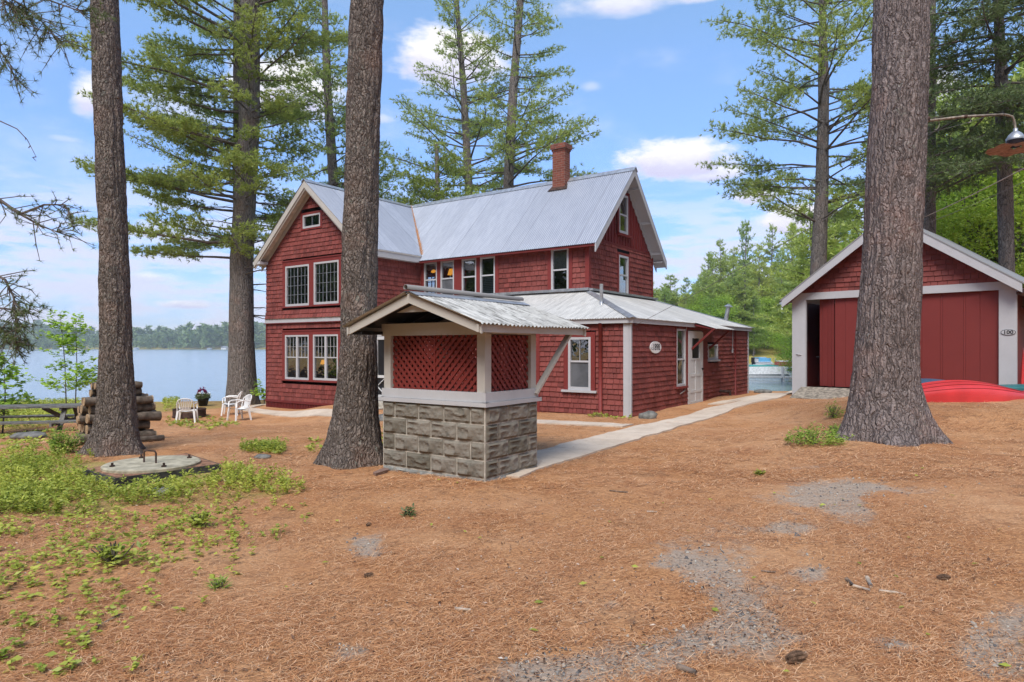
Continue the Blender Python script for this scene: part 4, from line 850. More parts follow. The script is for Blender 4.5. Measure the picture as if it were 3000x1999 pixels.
# ---------------------------------------------------------------- the well house
WL = Frame(-.3045, 7.4, 35.3)
def wellhouse():
    F = WL; root = thing('well_house', 'open well house with grey rock faced block base, red lattice and mossy metal roof', 'well house', F(-.8, .5, .05))
    TW, TD, ZT = 1.62, 1.05, .925; LW = -TW
    FRw, SDw = front(F, 0), side(F, 0); BKw = Wall(F(0, TD, 0), -F.e1, F.e2); LFw = Wall(F(LW, 0, 0), -F.e2, -F.e1)
    mo = MB(); mo.box(F, LW-.009, .009, -.009, TD+.009, -.35, ZT-.002); mo.build('mortar_core', M['mortar'], root)
    def block(mb, W_, s0, s1, z0, z1, seed, flat=0.0):
        nx, nz = max(5, int((s1-s0)/.016)), 15; j = .007; s0 += j; s1 -= j; z0 += j; z1 -= j
        L = s1-s0; X = np.linspace(0, 1, nx); Z = np.linspace(0, 1, nz); XX, ZZ = np.meshgrid(X, Z)
        px_, pz_ = XX*L*1.0, ZZ*(z1-z0); e = np.minimum(np.minimum(XX*L, (1-XX)*L), np.minimum(ZZ, 1-ZZ)*(z1-z0)); ed = sstep(e, .0, .03)
        q = vn(px_*9+seed[0], pz_*16+seed[1]); rdg = np.abs(vn(px_*7+3+seed[0], pz_*14+seed[1]+9)-.5)*2
        d = .011+ed*(.016*q+.020*(1-rdg)**2+.010*vn(px_*30, pz_*40+seed[1]))*(1-flat)
        V = [W_(s0+x*L, dd, z0+z*(z1-z0)) for z, row in zip(Z, d) for x, dd in zip(X, row)]
        Fc = [(i*nx+k, i*nx+k+1, (i+1)*nx+k+1, (i+1)*nx+k) for i in range(nz-1) for k in range(nx-1)]
        # rim back to the mortar
        rim = [k for k in range(nx)]+[i*nx+nx-1 for i in range(1, nz)]+[(nz-1)*nx+k for k in range(nx-2, -1, -1)]+[i*nx for i in range(nz-2, 0, -1)]
        n0 = len(V); V += [V[i]-W_.N*.03 for i in rim]; m_ = len(rim)
        Fc += [(rim[i], n0+i, n0+(i+1) % m_, rim[(i+1) % m_]) for i in range(m_)]
        mb.add(V, Fc)
    bl = MB(); ft = MB(); seeds = [(1.3, 2.2), (4.1, 7.7), (1.3, 2.2), (8.2, 3.3)]; r = random.Random(4)
    for c in range(-1, 4):
        z1 = ZT-.203*c; z0 = z1-.203
        if c == -1: continue
    for c in range(5):
        z1 = ZT-.2035*c; z0 = z1-.2035; mb = bl if c < 4 else ft
        for (W_, L, offs) in ((FRw, TW, 0), (SDw, TD, 1), (BKw, TW, 0), (LFw, TD, 1)):
            if W_ is FRw: br = [-TW, -TW+.205, -TW+.61, -TW+1.015, -TW+1.42, 0] if c % 2 == 0 else [-TW, -TW+.405, -TW+.81, -TW+1.215, 0]
            elif W_ is SDw: br = [0, .43, .84, TD] if c % 2 == 0 else [0, .22, .64, TD]
            elif W_ is BKw: br = [0, .4, .8, 1.2, TW]
            else: br = [-TD, -TD+.4, -TD+.8, 0]
            br = [min(max(q, br[0]), br[-1]) for q in br]
            for a_, b_ in zip(br[:-1], br[1:]): block(mb, W_, a_, b_, z0, z1, r.choice(seeds), .35 if c == 4 else 0)
    bl.build('block_base', M['concrete block'], root); ft.build('footing', M['footing block'], root)
    # sill boards
    g = MB()
    for (W_, a_, b_) in ((FRw, LW-.02, .025), (SDw, -.02, TD+.02), (BKw, -.02, TW+.02), (LFw, -TD-.02, .02)):
        wbox(g, W_, a_, b_, -.03, .022, .975, 1.085)
    g.build('sill_board', M['white paint'], root)
    g = MB()
    for (W_, a_, b_) in ((FRw, LW-.055, .05), (SDw, -.047, TD+.06), (BKw, -.045, TW+.045), (LFw, -TD-.045, .045)):
        wbox(g, W_, a_, b_, -.03, .049, .925, .972)
    g.build('sill_cap', M['white paint'], root)
    # posts and headers
    p = .115; zh = 1.745
    for (a_, b_) in ((LW, 0), (-p, 0), (LW, TD-p), (-p, TD-p)):
        g = MB(); g.box(F, a_, a_+p, b_, b_+p, 1.085, zh+.1); g.build('post', M['weathered white paint'], root)
    g = MB(); g.box(F, LW-.03, .012, -.015, .02, zh, 1.895); g.build('header_board', M['weathered white paint'], root); g = MB(); g.box(F, LW, 0, TD-.03, TD, zh, 1.89); g.build('header_board', M['weathered white paint'], root)
    g = MB(); g.box(F, -.03, .0, .02, TD-.03, zh+.01, 1.86); g.build('header_board', M['weathered white paint'], root); g = MB(); g.box(F, LW, LW+.03, .02, TD-.03, zh, 1.86); g.build('header_board', M['weathered white paint'], root)
    # lattice
    def lattice(W_, s0, s1, z0, z1, dirs, split=None):
        g = MB(); w = .036; st = .076
        def layer(a0, a1, sg, n0, n1):
            L = (a1-a0)+(z1-z0)+.2; k = -int(L/st)
            while k*st*1.414 < 2*L:
                c = a0+k*st*1.25; hw = w*.72
                P = [(c-hw, z0-.01), (c+hw, z0-.01), (c+hw+sg*(z1-z0+.02)*.95, z1+.01), (c-hw+sg*(z1-z0+.02)*.95, z1+.01)]
                if sg < 0: P = P[::1]
                Q = clip_poly(P, a0, a1, z0, z1)
                if Q: g.prism([W_(x, n0, z) for x, z in Q], W_.N*(n1-n0))
                k += 1
        if split is None: layer(s0, s1, dirs[0], -.05, -.042); layer(s0, s1, -dirs[0], -.062, -.053)
        else:
            layer(s0, split-.004, dirs[0], -.05, -.042); layer(s0, split-.004, -dirs[0], -.062, -.053); layer(split+.004, s1, dirs[1], -.05, -.042); layer(split+.004, s1, -dirs[1], -.062, -.053)
            wbox(g, W_, split-.012, split+.012, -.052, -.038, z0, z1)
        g.build('lattice', M['lattice red paint'], root)
    lattice(FRw, LW+p, -p, 1.085, zh, (-1, 1), split=-.80); lattice(SDw, p, TD-p, 1.085, zh, (-1,)); lattice(BKw, p, TW-p, 1.085, zh, (-1,)); lattice(LFw, -TD+p, -p, 1.085, zh, (1,))
    # roof
    xc, half, zr = -.80, 1.09, 2.235; sl = .385/1.09; an = math.atan(sl); b0, b1 = -.45, 1.95
    for sg in (1, -1):
        d = F.e1*sg*math.cos(an)-Vector((0, 0, math.sin(an))); n = F.e1*sg*math.sin(an)+Vector((0, 0, math.cos(an)))
        corrugated('roof', M['mossy metal roof'], root, F(xc, 0, zr), F.e2, d, n, b0, b1, lambda y: .02, lambda y: half/math.cos(an), pitch=.076, amp=.013, wob=.008, ns=10, sag=lambda x, s: .004*math.sin(x*2.3+s*3))
    g = MB()
    for sg in (1, -1): d = F.e1*sg*math.cos(an)-Vector((0, 0, math.sin(an))); g.prism([F(xc, b0+.02, zr+.02)+d*.03, F(xc, b1-.05, zr+.02)+d*.03, F(xc, b1-.05, zr+.014)+d*.16, F(xc, b0+.02, zr+.014)+d*.16], (0, 0, .004))
    g.build('ridge_flashing', M['galvanised'], root)
    g = MB(); V = []; n = 12
    for b in (b0, b1-.05):
        for k in range(n+1): t = math.radians(-35+250*k/n); V.append(F(xc+.036*math.cos(t), b, zr+.05+.036*math.sin(t)))
    for b in (b0, b1-.05):
        for k in range(n+1): t = math.radians(-35+250*k/n); V.append(F(xc+.031*math.cos(t), b, zr+.05+.031*math.sin(t)))
    m = n+1; g.add(V, [(k, k+1, m+k+1, m+k) for k in range(n)]+[(2*m+k, 3*m+k, 3*m+k+1, 2*m+k+1) for k in range(n)]+[(k, 2*m+k, 2*m+k+1, k+1) for k in range(n)])
    g.build('ridge_cap', M['mossy metal roof'], root, smooth=True)
    # barge boards, plates, fascia, rafters
    for bb in (b0+.05, b1-.1):
        for sg in (1, -1):
            g = MB(); z0 = zr-.02; xo = half-.03
            g.prism([F(xc, bb, z0), F(xc+sg*xo, bb, z0-sl*xo), F(xc+sg*xo, bb, z0-sl*xo-.095), F(xc, bb, z0-.105)], F.e2*.022)
            g.build('barge_board', M['weathered white paint'], root)
    g = MB(); g.prism([F(xc, b0+.13, zr-.14), F(xc+.27, b0+.13, zr-.225), F(xc-.27, b0+.13, zr-.225)], F.e2*.02); g.build('gable_board', M['weathered white paint'], root)
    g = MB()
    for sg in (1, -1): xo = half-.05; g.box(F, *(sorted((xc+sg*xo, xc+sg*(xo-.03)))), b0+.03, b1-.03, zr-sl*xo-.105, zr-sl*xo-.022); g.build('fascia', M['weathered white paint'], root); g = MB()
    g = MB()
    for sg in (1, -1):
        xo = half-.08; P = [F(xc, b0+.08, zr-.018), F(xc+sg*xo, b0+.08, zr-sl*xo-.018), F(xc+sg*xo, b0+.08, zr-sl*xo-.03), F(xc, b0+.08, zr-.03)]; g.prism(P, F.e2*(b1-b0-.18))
    g.build('roof_boards', M['black'], root)  # boards coloured black to carry the shade under the roof
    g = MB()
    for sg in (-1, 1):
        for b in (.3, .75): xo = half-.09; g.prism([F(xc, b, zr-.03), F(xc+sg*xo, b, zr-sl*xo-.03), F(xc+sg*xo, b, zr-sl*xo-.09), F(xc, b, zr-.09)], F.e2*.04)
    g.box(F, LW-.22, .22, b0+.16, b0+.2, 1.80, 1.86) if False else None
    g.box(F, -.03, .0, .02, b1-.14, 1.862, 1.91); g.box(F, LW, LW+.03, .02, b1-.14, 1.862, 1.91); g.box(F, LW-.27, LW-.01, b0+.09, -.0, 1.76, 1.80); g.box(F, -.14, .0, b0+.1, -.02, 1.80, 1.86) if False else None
    g.build('rafter', M['black'], root)  # rafters and plates blackened too, shade painted into their colour
    # dropped box return at the left eave
    # long braces to the rear overhang
    for a_ in (.0, LW-.035):
        g = MB(); g.beam(F(a_+.018, TD-.05, 1.02), F(a_+(.18 if a_ > -1 else -.1), TD+.55, 1.80), .035, .075, F.e1); g.build('brace', M['weathered white paint'], root)
    g = MB(); g.box(F, LW+.03, -.03, .03, TD-.03, .86, .90); g.build('well_cover', M['dark wood inside'], root)
wellhouse()
tag(MB().prism([gp(1093, 1392)+Vector((0, 0, .0)), gp(1133, 1374)+Vector((0, 0, .0)), gp(1140, 1384), gp(1101, 1396)], (0, 0, .035)).build('brick', M['chimney brick'], origin=tuple(gp(1115, 1386))), 'flat pinkish brick lying against the left foot of the well house', 'brick')

# ---------------------------------------------------------------- garage
G = Frame((2322-CX)/FPX*17.8, 17.8, 46.5)
def garage():
    F = G; root = thing('garage', 'red wooden garage with wide white frame, plank doors left ajar and number 100', 'garage', F(2.5, 2, .2))
    FW = front(F, 0); xr = F.fa(2980, 0); pl = F.fa(2362, 0); pr = F.fa(2927, 0)
    zl = (F.z(879.5, pl, 0)+F.z(849.7, pr, 0))/2; zl2 = zl+(F.z(849.7-24, pr, 0)-F.z(849.7, pr, 0))
    xm = xr/2; pk = px(2640, 645, F(xm, -.3, 0).y).z
    # rake lines from the picture
    tl = F.fa(2291.5, -.3); ztl = F.z(880, tl, -.3); q2 = F.fa(2523, -.3); zq2 = F.z(694, q2, -.3); s1 = (zq2-ztl)/(q2-tl)
    r1 = F.fa(2697, -.3); zr1 = F.z(679, r1, -.3); r2 = F.fa(3000, -.3); zr2 = F.z(832, r2, -.3); s2 = (zr1-zr2)/(r2-r1)
    xp = (zr1-ztl+s1*tl+s2*r1)/(s1+s2); zp = ztl+s1*(xp-tl); print('garage', round(xr, 2), round(zl, 2), 'slopes', round(s1, 3), round(s2, 3), 'peak', round(xp, 2), round(zp, 2), 'tl', round(tl, 2))
    s = (s1+s2)/2; half = xp-tl; tr = xp+half
    red = [M['red shingle'], M['dark red shingle']]
    top = lambda x: zp-.05-(s1 if x < xp else s2)*abs(x-xp)
    g = MB(); shingles(g, FW, 0, xr, zl2-.02, zp, top=lambda x: top(x)-.02, seed=31, ex=.125, wmin=.12, wmax=.24); g.build('gable_wall', red, root)
    g = MB(); wbox(g, FW, 0, xr, -.03, .035, zl, zl2); g.build('lintel', M['white paint'], root)
    for (a, b) in ((0, pl), (pr, xr)): g = MB(); wbox(g, FW, a, b, -.05, .03, .1, zl-.002); g.build('door_post', M['white paint'], root)
    g = MB(); wbox(g, FW, 0, .03, -4.5, -.06, .1, top(0)-.1); wbox(g, FW, xr-.03, xr, -4.5, -.06, .1, top(xr)-.1); wbox(g, FW, 0, xr, -4.6, -4.5, .1, 3.0); wbox(g, FW, .03, xr-.03, -4.5, -.06, .2, .26); g.build('wall', M['dull red board'], root)
    # plank doors: panels hung on a track behind the frame; first one folded into the opening
    def door(a0, a1, n0, n1, z0, z1, planks, seed, yaw=0):
        g = MB(); r = random.Random(seed); x = 0; L = a1-a0; ca, sa = math.cos(yaw), math.sin(yaw); n = planks
        xs = [0]+sorted(r.uniform(.8, 1.2)*L*k/n for k in range(1, n))+[L]
        for k in range(n):
            d = r.uniform(0, .004); pts = []
            for zz in (z0+r.uniform(0, .015), z1):
                for (q, m_) in ((xs[k]+.0025, 0), (xs[k+1]-.0025, 0), (xs[k+1]-.0025, -.03), (xs[k]+.0025, -.03)): pts.append(FW(a1-(L-q)*ca, n0+m_+d-(L-q)*sa, zz))
            g.hexa(pts)
        wbox(g, FW, a0, a1, n0-.06, n0-.032, z0+.3, z0+.42) if yaw == 0 else None
        return g.build('door', M['red paint'], root)
    zb = F.z(1134, F.fa(2440, 0), 0)
    dz0 = zb; e0 = F.fa(2388, -.0); e1 = F.fa(2441, 0); e2 = F.fa(2444, 0)
    d = door(e0+.04, e1-.0, -.07, 0, dz0, zl+.05, 4, 1, yaw=math.radians(14))
    c = FW(e0+.08, -.12, 1.35); g = MB(); g.tube([c, c+FW.N*.06], .012, 8); g.tube([c+FW.N*.06, c+FW.N*.06-FW.D*.07], .011, 8); g.build('door_handle', M['black'], d)
    w = (pr-e2)/2; door(e2, e2+w, -.05, 0, dz0+.0, zl+.05, 7, 5); door(e2+w+.01, pr+.05, -.055, 0, dz0, zl+.05, 7, 8)
    # roof and rakes
    g = MB(); gs = MB()
    for sg, sv, xe in ((-1, s1, tl), (1, s2, tr)):
        L = abs(xe-xp)
        g.prism([F(xp, -.33, zp), F(xe, -.33, zp-sv*L), F(xe, -.33, zp-sv*L-.20), F(xp, -.33, zp-.22)], F.e2*.03)
        gs.prism([F(xp, -.34, zp+.035), F(xe-(-sg)*.0+sg*.05, -.34, zp-sv*(L+.05)+.035), F(xe+sg*.05, -.34, zp-sv*(L+.05)+.003), F(xp, -.34, zp+.003)], F.e2*5.2)
    g.build('rake_board', M['white paint'], root); gs.build('roof', M['low metal roof'], root)
    g = MB(); g.prism([F(xp, -.29, zp-.10), F(tl, -.29, zp-.10-s1*half), F(tl, -.29, zp-.12-s1*half), F(xp, -.29, zp-.12)], F.e2*.28); g.prism([F(xp, -.29, zp-.10), F(tr, -.29, zp-.10-s2*half), F(tr, -.29, zp-.12-s2*half), F(xp, -.29, zp-.12)], F.e2*.28); g.build('soffit', M['dull red board'], root)
    g = MB(); wbox(g, FW, 0, xr, -2.2, -2.1, .2, zl); g.build('interior', M['black'], root)  # black sheet across the garage stands for the darkness inside
    # shed roof on the right with stored things
    g = MB(); g.prism([F(xr, -.1, zl-.05), F(xr+1.4, -.1, zl-.55), F(xr+1.4, -.1, zl-.62), F(xr, -.1, zl-.12)], F.e2*3); g.prism([F(xr+.02, .4, zl-.35), F(xr+1.3, .4, zl-.8), F(xr+1.3, .4, zl-.85), F(xr+.02, .4, zl-.4)], F.e2*2.0); g.build('lean_to', M['dark wood inside'], root)
    # house number
    a = F.fa(2955, 0); z = F.z(974, a, 0); n = 28; g = MB(); g.prism([FW(a+.135*math.cos(2*math.pi*k/n), .031, z+.065*math.sin(2*math.pi*k/n)) for k in range(n)], FW.N*.012)
    pq = g.build('number_plate', M['white paint'], root)
    g = MB(); V = []; 
    for k in range(n+1): t = 2*math.pi*k/n; V += [FW(a+.135*math.cos(t), .044, z+.065*math.sin(t)), FW(a+.125*math.cos(t), .044, z+.057*math.sin(t))]
    g.add(V, [(2*k, 2*k+1, 2*k+3, 2*k+2) for k in range(n)]); g.build('plate_rim', M['black'], pq)
    text('100', FW, a, z, .075, .047, M['black'], pq, sx=.16, bold=.002)
    # cleat on the left post
    g = MB(); c = FW(pl*.5, .035, F.z(1038, pl*.5, 0)); g.tube([c-FW.D*.07, c+FW.N*.03, c+FW.D*.07-Vector((0, 0, .02))], .012, 6); g.build('cleat', M['white paint'], root)
    return F, xr, zl, zb
GF, gxr, gzl, gzb = garage()
def garage_things():
    FW = front(GF, 0)
    # plank ramp
    u = [(2345, 1173), (2520, 1176), (2500, 1138), (2365, 1136)]
    a0, a1 = GF.fa(2352, -.05), GF.fa(2352, -.05)+2.0; t = thing('ramp', 'weathered wooden plank ramp leading up to the open garage door', 'ramp', GF(a0+1, -.4, .3)); z1 = gzb-.02
    z0 = gz(*GF(a0+.5, -.75, 0).xy)+.01; 
    for k in range(5):
        b0 = -.75+.15*k; f = lambda q: z0+(z1-z0)*q; g = MB(); g.prism([GF(a0-.05, b0, f(k/5)), GF(a1, b0, f(k/5)), GF(a1, b0+.142, f((k+1)/5)), GF(a0-.05, b0+.142, f((k+1)/5))], (0, 0, -.04)); g.build('plank', M['ramp plank'], t)
    # things leaning under the lean-to
    base = GF(gxr+.35, .5, 0); z = gz(base.x, base.y)
    for i, (da, tz, c, lab) in enumerate(((.12, 1.5, 'kayak red', 'red paddle blade leaning under the garage lean-to'), (.42, 1.2, 'kayak red', 'shorter red board leaning under the garage lean-to'), (.62, 1.7, 'rust steel', 'dark pole leaning under the garage lean-to'))):
        p = GF(gxr+da, .45, z); q = GF(gxr+da-.25, .8, z+tz); g = MB(); g.beam(p, q, .05 if i == 2 else .09, .03, GF.e2); g.beam(p, p.lerp(q, .35), .17 if i < 2 else .07, .025, GF.e2)
        tag(g.build('paddle' if i < 2 else 'pole', M[c], origin=tuple(p)), lab, 'paddle' if i < 2 else 'pole')
garage_things()
# ---------------------------------------------------------------- concrete paths
def strip(name, pts, w, cut=1.2):
    """pts: ground points of the centre line; slabs with joints"""
    P = [Vector((p[0], p[1], 0)) for p in pts]; mb = MB(); d = [0]
    for a, b in zip(P[:-1], P[1:]): d.append(d[-1]+(b-a).length)
    def at(s):
        s = min(max(s, 0), d[-1]-1e-6); i = max(k for k in range(len(d)-1) if d[k] <= s); t = (s-d[i])/(d[i+1]-d[i]); return P[i].lerp(P[i+1], t), (P[i+1]-P[i]).normalized()
    s = 0
    while s < d[-1]-.05:
        e = min(s+cut-.012, d[-1]); n = 6; L = []; Rr = []
        for k in range(n+1):
            p, t = at(s+(e-s)*k/n); q = Vector((t.y, -t.x, 0)); jl = .5*w+.008*math.sin((s+k*.2)*7); 
            for lst, sg in ((L, -1), (Rr, 1)): c = p+q*jl*sg; lst.append(Vector((c.x, c.y, gz(c.x, c.y)+.028)))
        V = L+Rr+[v-Vector((0, 0, .12)) for v in L+Rr]; m = n+1; o = 2*m
        mb.add(V, [(k, m+k, m+k+1, k+1) for k in range(n)]+[(k+1, o+k+1, o+k, k) for k in range(n)]+[(m+k, o+m+k, o+m+k+1, m+k+1) for k in range(n)]+[(0, o, o+m, m), (n, m+n, o+m+n, o+n)])
        s += cut
    return tag(mb.build(name, M['path concrete']), kind='structure')
c = [gp(1440, 1395), gp(1590, 1347), gp(1760, 1297), gp(1950, 1245), gp(2110, 1198), gp(2240, 1167), gp(2350, 1147)]
c = [Vector((p.x, p.y, 0)) for p in c]; strip('path', c, .74)
strip('path', [gp(715, 1199), gp(960, 1210), gp(1250, 1222), gp(1580, 1237), gp(1840, 1249)], .62)
strip('path', [gp(715, 1199), gp(760, 1188), gp(820, 1184)], .3)
a = gp(2030, 1205); strip('path', [H(.55, 4.3, 0), H(1.6, 4.2, 0)], .9)

# ---------------------------------------------------------------- near pine trunks
def trunk(name, parent, cl, Y, seed, top_z, base_v, flare, nth=150, dz=.035, mat='pine bark', amp=.016, rmul=1.0, zb=None):
    """cl: (v, u centre, width px) picture measures at the trunk's own distance Y"""
    cf = lambda u: math.cos(math.atan((u-CX)/FPX))*.985
    pts = sorted(((EYE-(v-HZ)/FPX*Y, (u-CX)/FPX*Y, w/FPX*Y/2*rmul*cf(u)) for v, u, w in cl)); zs = [p[0] for p in pts]
    z0 = (gz(pts[0][1], Y) if zb is None else zb)-.12; n = int((top_z-z0)/dz); Z = np.linspace(z0, top_z, n); cx = np.interp(Z, zs, [p[1] for p in pts]); rr = np.interp(Z, zs, [p[2] for p in pts])
    if top_z > zs[-1]:
        k = Z > zs[-1]; sl = (pts[-1][1]-pts[-2][1])/(zs[-1]-zs[-2]); cx[k] += (Z[k]-zs[-1])*sl; rr[k] = np.maximum(pts[-1][2]*(1-.035*(Z[k]-zs[-1])), .06)
    th = np.linspace(0, 2*np.pi, nth, endpoint=False); ZZ, TT = np.meshgrid(Z, th, indexing='ij'); RR = rr[:, None]*np.ones_like(TT)
    h = ZZ-(z0+.12); lob = .45+.55*np.clip(np.cos(TT*5+seed)+.5*np.cos(TT*3+seed*2), -.8, 1.6)
    RR = RR*(1+flare*np.exp(-np.maximum(h, -.1)/.22)*lob*.6+flare*.30*np.exp(-np.maximum(h, -.1)/.5))
    X0, Y0 = np.cos(TT)*RR, np.sin(TT)*RR
    wx = (vn(X0*3+seed, Y0*3, ZZ*2)-.5)*.12; k1 = 19 if mat == 'pine bark' else 14; kz = 1.5 if mat == 'pine bark' else .85; b1 = np.abs(vn((X0+wx)*k1+seed*3, (Y0+wx)*k1, ZZ*kz)-.5)*2; b2 = np.abs(vn((X0-wx)*k1*2.1, (Y0+wx)*k1*2.1+seed, ZZ*kz*2.6)-.5)*2
    disp = amp*(np.minimum(b1*1.8, 1)+.55*np.minimum(b2*1.6, 1)+.4*vn(X0*55, Y0*55, ZZ*26)-.9)+.03*(vn(X0*2.2, Y0*2.2+seed, ZZ*.9)-.5)
    RR = RR+disp; V = np.stack([cx[:, None]+np.cos(TT)*RR, Y+np.sin(TT)*RR, ZZ], -1).reshape(-1, 3)
    idx = np.arange(n*nth).reshape(n, nth); F = np.stack([idx[:-1], np.roll(idx[:-1], -1, 1), np.roll(idx[1:], -1, 1), idx[1:]], -1).reshape(-1, 4)
    return npmesh(name, V, F, M[mat], parent, smooth=True), (lambda z: (float(np.interp(z, Z, cx)), float(np.interp(z, Z, rr))))

# needle sprays ------------------------------------------------------------
def blades(P, D, k, ln, wd, rng, spread=.75):
    """k thin triangles at every point P, fanned round direction D"""
    n = len(P); P = np.repeat(P, k, 0); D = np.repeat(D, k, 0); q = rng.normal(size=(n*k, 3)); d = D+q*spread; d /= np.linalg.norm(d, axis=1, keepdims=True)
    w = np.cross(d, rng.normal(size=(n*k, 3))); w /= np.linalg.norm(w, axis=1, keepdims=True)+1e-9
    L = (ln*rng.uniform(.6, 1.2, (n*k, 1))); wd = wd*rng.uniform(.7, 1.3, (n*k, 1)); V = np.empty((n*k, 3, 3)); V[:, 0] = P-w*wd/2; V[:, 1] = P+w*wd/2; V[:, 2] = P+d*L
    return V.reshape(-1, 3)
def limb_curve(p, az, L, rise, curl, rng, n=9):
    t = np.linspace(0, 1, n); o = np.array([math.cos(az), math.sin(az)]); s = np.array([-o[1], o[0]]); wig = np.cumsum(rng.normal(0, .035, n))*L*.6; wz = np.cumsum(rng.normal(0, .02, n))*L*.5
    return np.stack([p[0]+o[0]*L*t+s[0]*wig, p[1]+o[1]*L*t+s[1]*wig, p[2]+L*(rise*t+curl*t*t)+wz], 1)
def pine_crown(mbl, axis, z0, z1, Lfun, rng, whorl=.55, per=4, ln=.15, wd=.022, k=7, dens=1.0, rise=lambda t: .15, curl=lambda t: .1, azw=None, thick=1.0, twig=True, bare=.32, pts_out=None):
    out = []; z = z0
    while z < z1:
        t = (z-z0)/(z1-z0)
        for _ in range(per if rng.random() < .8 else per-1):
            az = rng.uniform(0, 2*np.pi)
            L = Lfun(t)*rng.uniform(.55, 1.1)
            if azw: L *= azw(az, t)
            if L < .25: continue
            c, r = axis(z); zz = z+rng.uniform(-.2, .2); cx, cy = c
            C = limb_curve((cx, cy, zz), az, L, rise(t)+rng.normal(0, .15), curl(t), rng)
            mbl.tube([tuple(q) for q in C[::2]]+[tuple(C[-1])] if False else [tuple(q) for q in C[::2]], [max(.006, (.010+.0115*L)*thick*(1-q*.85)) for q in np.linspace(0, 1, len(C[::2]))], 5, cap=False)
            ns = max(3, int(L/.26*dens)); 
            for j in range(ns):
                q = bare+(1-bare)*(j+rng.random())/ns; i = min(int(q*8), 7); f = q*8-i; p = C[i]*(1-f)+C[i+1]*f; dr = C[i+1]-C[i]; dr /= np.linalg.norm(dr)
                sg = 1 if j % 2 else -1; an = sg*rng.uniform(.5, 1.15); ca, sa = math.cos(an), math.sin(an); d = np.array([dr[0]*ca-dr[1]*sa, dr[0]*sa+dr[1]*ca, dr[2]*.5+rng.uniform(-.05, .25)]); d /= np.linalg.norm(d)
                l2 = (L*.30*(1.15-q)+.22)*rng.uniform(.6, 1.2); e = p+d*l2
                if twig: mbl.tube([tuple(p), tuple(p+d*l2*.5+np.array([0, 0, -.02])), tuple(e)], [.009*thick, .006*thick, .003], 3, cap=False)
                m = max(2, int(l2/.075*dens)); s = np.linspace(.2, 1.05, m)[:, None]; T = p+d*l2*s+rng.normal(0, .085, (m, 3))*[1, 1, .95]
                out.append((T, np.repeat(d[None], m, 0)+[0, 0, .25]))
        z += whorl*rng.uniform(.75, 1.25)
    T = np.concatenate([a for a, b in out]); D = np.concatenate([b for a, b in out]); D /= np.linalg.norm(D, axis=1, keepdims=True)
    return blades(T, D, k, ln, wd, rng)
def tri(V): return np.arange(len(V)).reshape(-1, 3)

def near_pine(cl, Y, seed, label, flare, mat, top=9.0, amp=.016, nth=150):
    x = (cl[len(cl)//2][1]-CX)/FPX*Y; t = thing('pine_tree', label, 'tree', (x, Y, gz(x, Y)), 'bare lower trunks of tall pines on the lawn')
    o, ax = trunk('trunk', t, cl, Y, seed, top, None, flare, mat=mat, amp=amp, nth=nth); return t, ax
K_ = 3000/2353
def sc_(L): return [(v*K_, u*K_, w*K_) for v, u, w in L]
T1, ax1 = near_pine(sc_([(0, 240, 64), (300, 250, 67), (600, 262, 70), (784, 266, 74), (950, 268, 90), (1040, 262, 112)]), 10.0, 1, 'tall straight pine trunk in front of the stacked firewood', .55, 'pine bark')
T2, ax2 = near_pine(sc_([(0, 843, 77), (300, 834, 78), (600, 827, 82), (784, 825, 86), (950, 818, 104), (1055, 812, 130)]), 8.9, 2, 'dark pine trunk leaning slightly between cottage wing and well house', .5, 'pine bark')
T3, ax3 = near_pine(sc_([(0, 2071, 130), (300, 2062, 134), (600, 2049, 139), (784, 2038, 148), (880, 2035, 158), (1000, 2040, 200)]), 9.9, 3, 'thickest pine trunk with flared roots in front of the garage', .58, 'right pine bark', top=9.5, amp=.018, nth=260)

# ---------------------------------------------------------------- middle distance pines with crowns
def mid_pine(cl, Y, seed, label, z1, crown0, L0, azw=None, per=4, whorl=.6, mat='far bark', leafm='pine needles', ln=.16, wd=.026, k=7, dens=1.0, rise=.12, curl=.08, zb=None, flare=.25, group='tall pines standing around the cottage', prof=None, thick=1.0, dead=0, bare=.32):
    rng = np.random.default_rng(seed); pts = sorted(((EYE-(v-HZ)/FPX*Y, (u-CX)/FPX*Y, w/FPX*Y/2) for v, u, w in sc_(cl))); zb = gz(pts[0][1], Y) if zb is None else zb
    t = thing('pine_tree', label, 'tree', (pts[0][1], Y, zb), group)
    o, ax = trunk('trunk', t, sc_(cl), Y, seed, z1, None, flare, nth=48, dz=.14, mat=mat, amp=.012, zb=zb)
    prof = prof or (lambda q: (1-q)**.75*.95+.08)
    ml = MB()
    V = pine_crown(ml, lambda z: ((ax(z)[0], Y), ax(z)[1]), crown0, z1-.2, lambda q: L0*prof(q), rng, whorl=whorl, per=per, ln=ln, wd=wd, k=k, dens=dens, rise=lambda q: rise+.45*q*q, curl=lambda q: curl, azw=azw, thick=thick, bare=bare)
    for _ in range(dead):       # bare dead branches on the lower trunk
        z = rng.uniform(zb+3.0, crown0+3); az = rng.uniform(-.8, .8)+(0 if rng.random() < .65 else np.pi); C = limb_curve((ax(z)[0], Y, z), az, rng.uniform(.8, 3.2), rng.uniform(-.15, .2), -.12, rng)
        ml.tube([tuple(q) for q in C], [.03*(1-.9*i/8)+.003 for i in range(9)], 5, cap=False)
        for q in range(5): i = rng.integers(3, 8); d = rng.normal(size=3)*[.35, .35, .2]; ml.tube([tuple(C[i]), tuple(C[i]+d)], [.007, .003], 3, cap=False)
    ml.build('branches', M['limb bark'], t, smooth=True)
    npmesh('crown', V, tri(V), M[leafm], t)
    return t
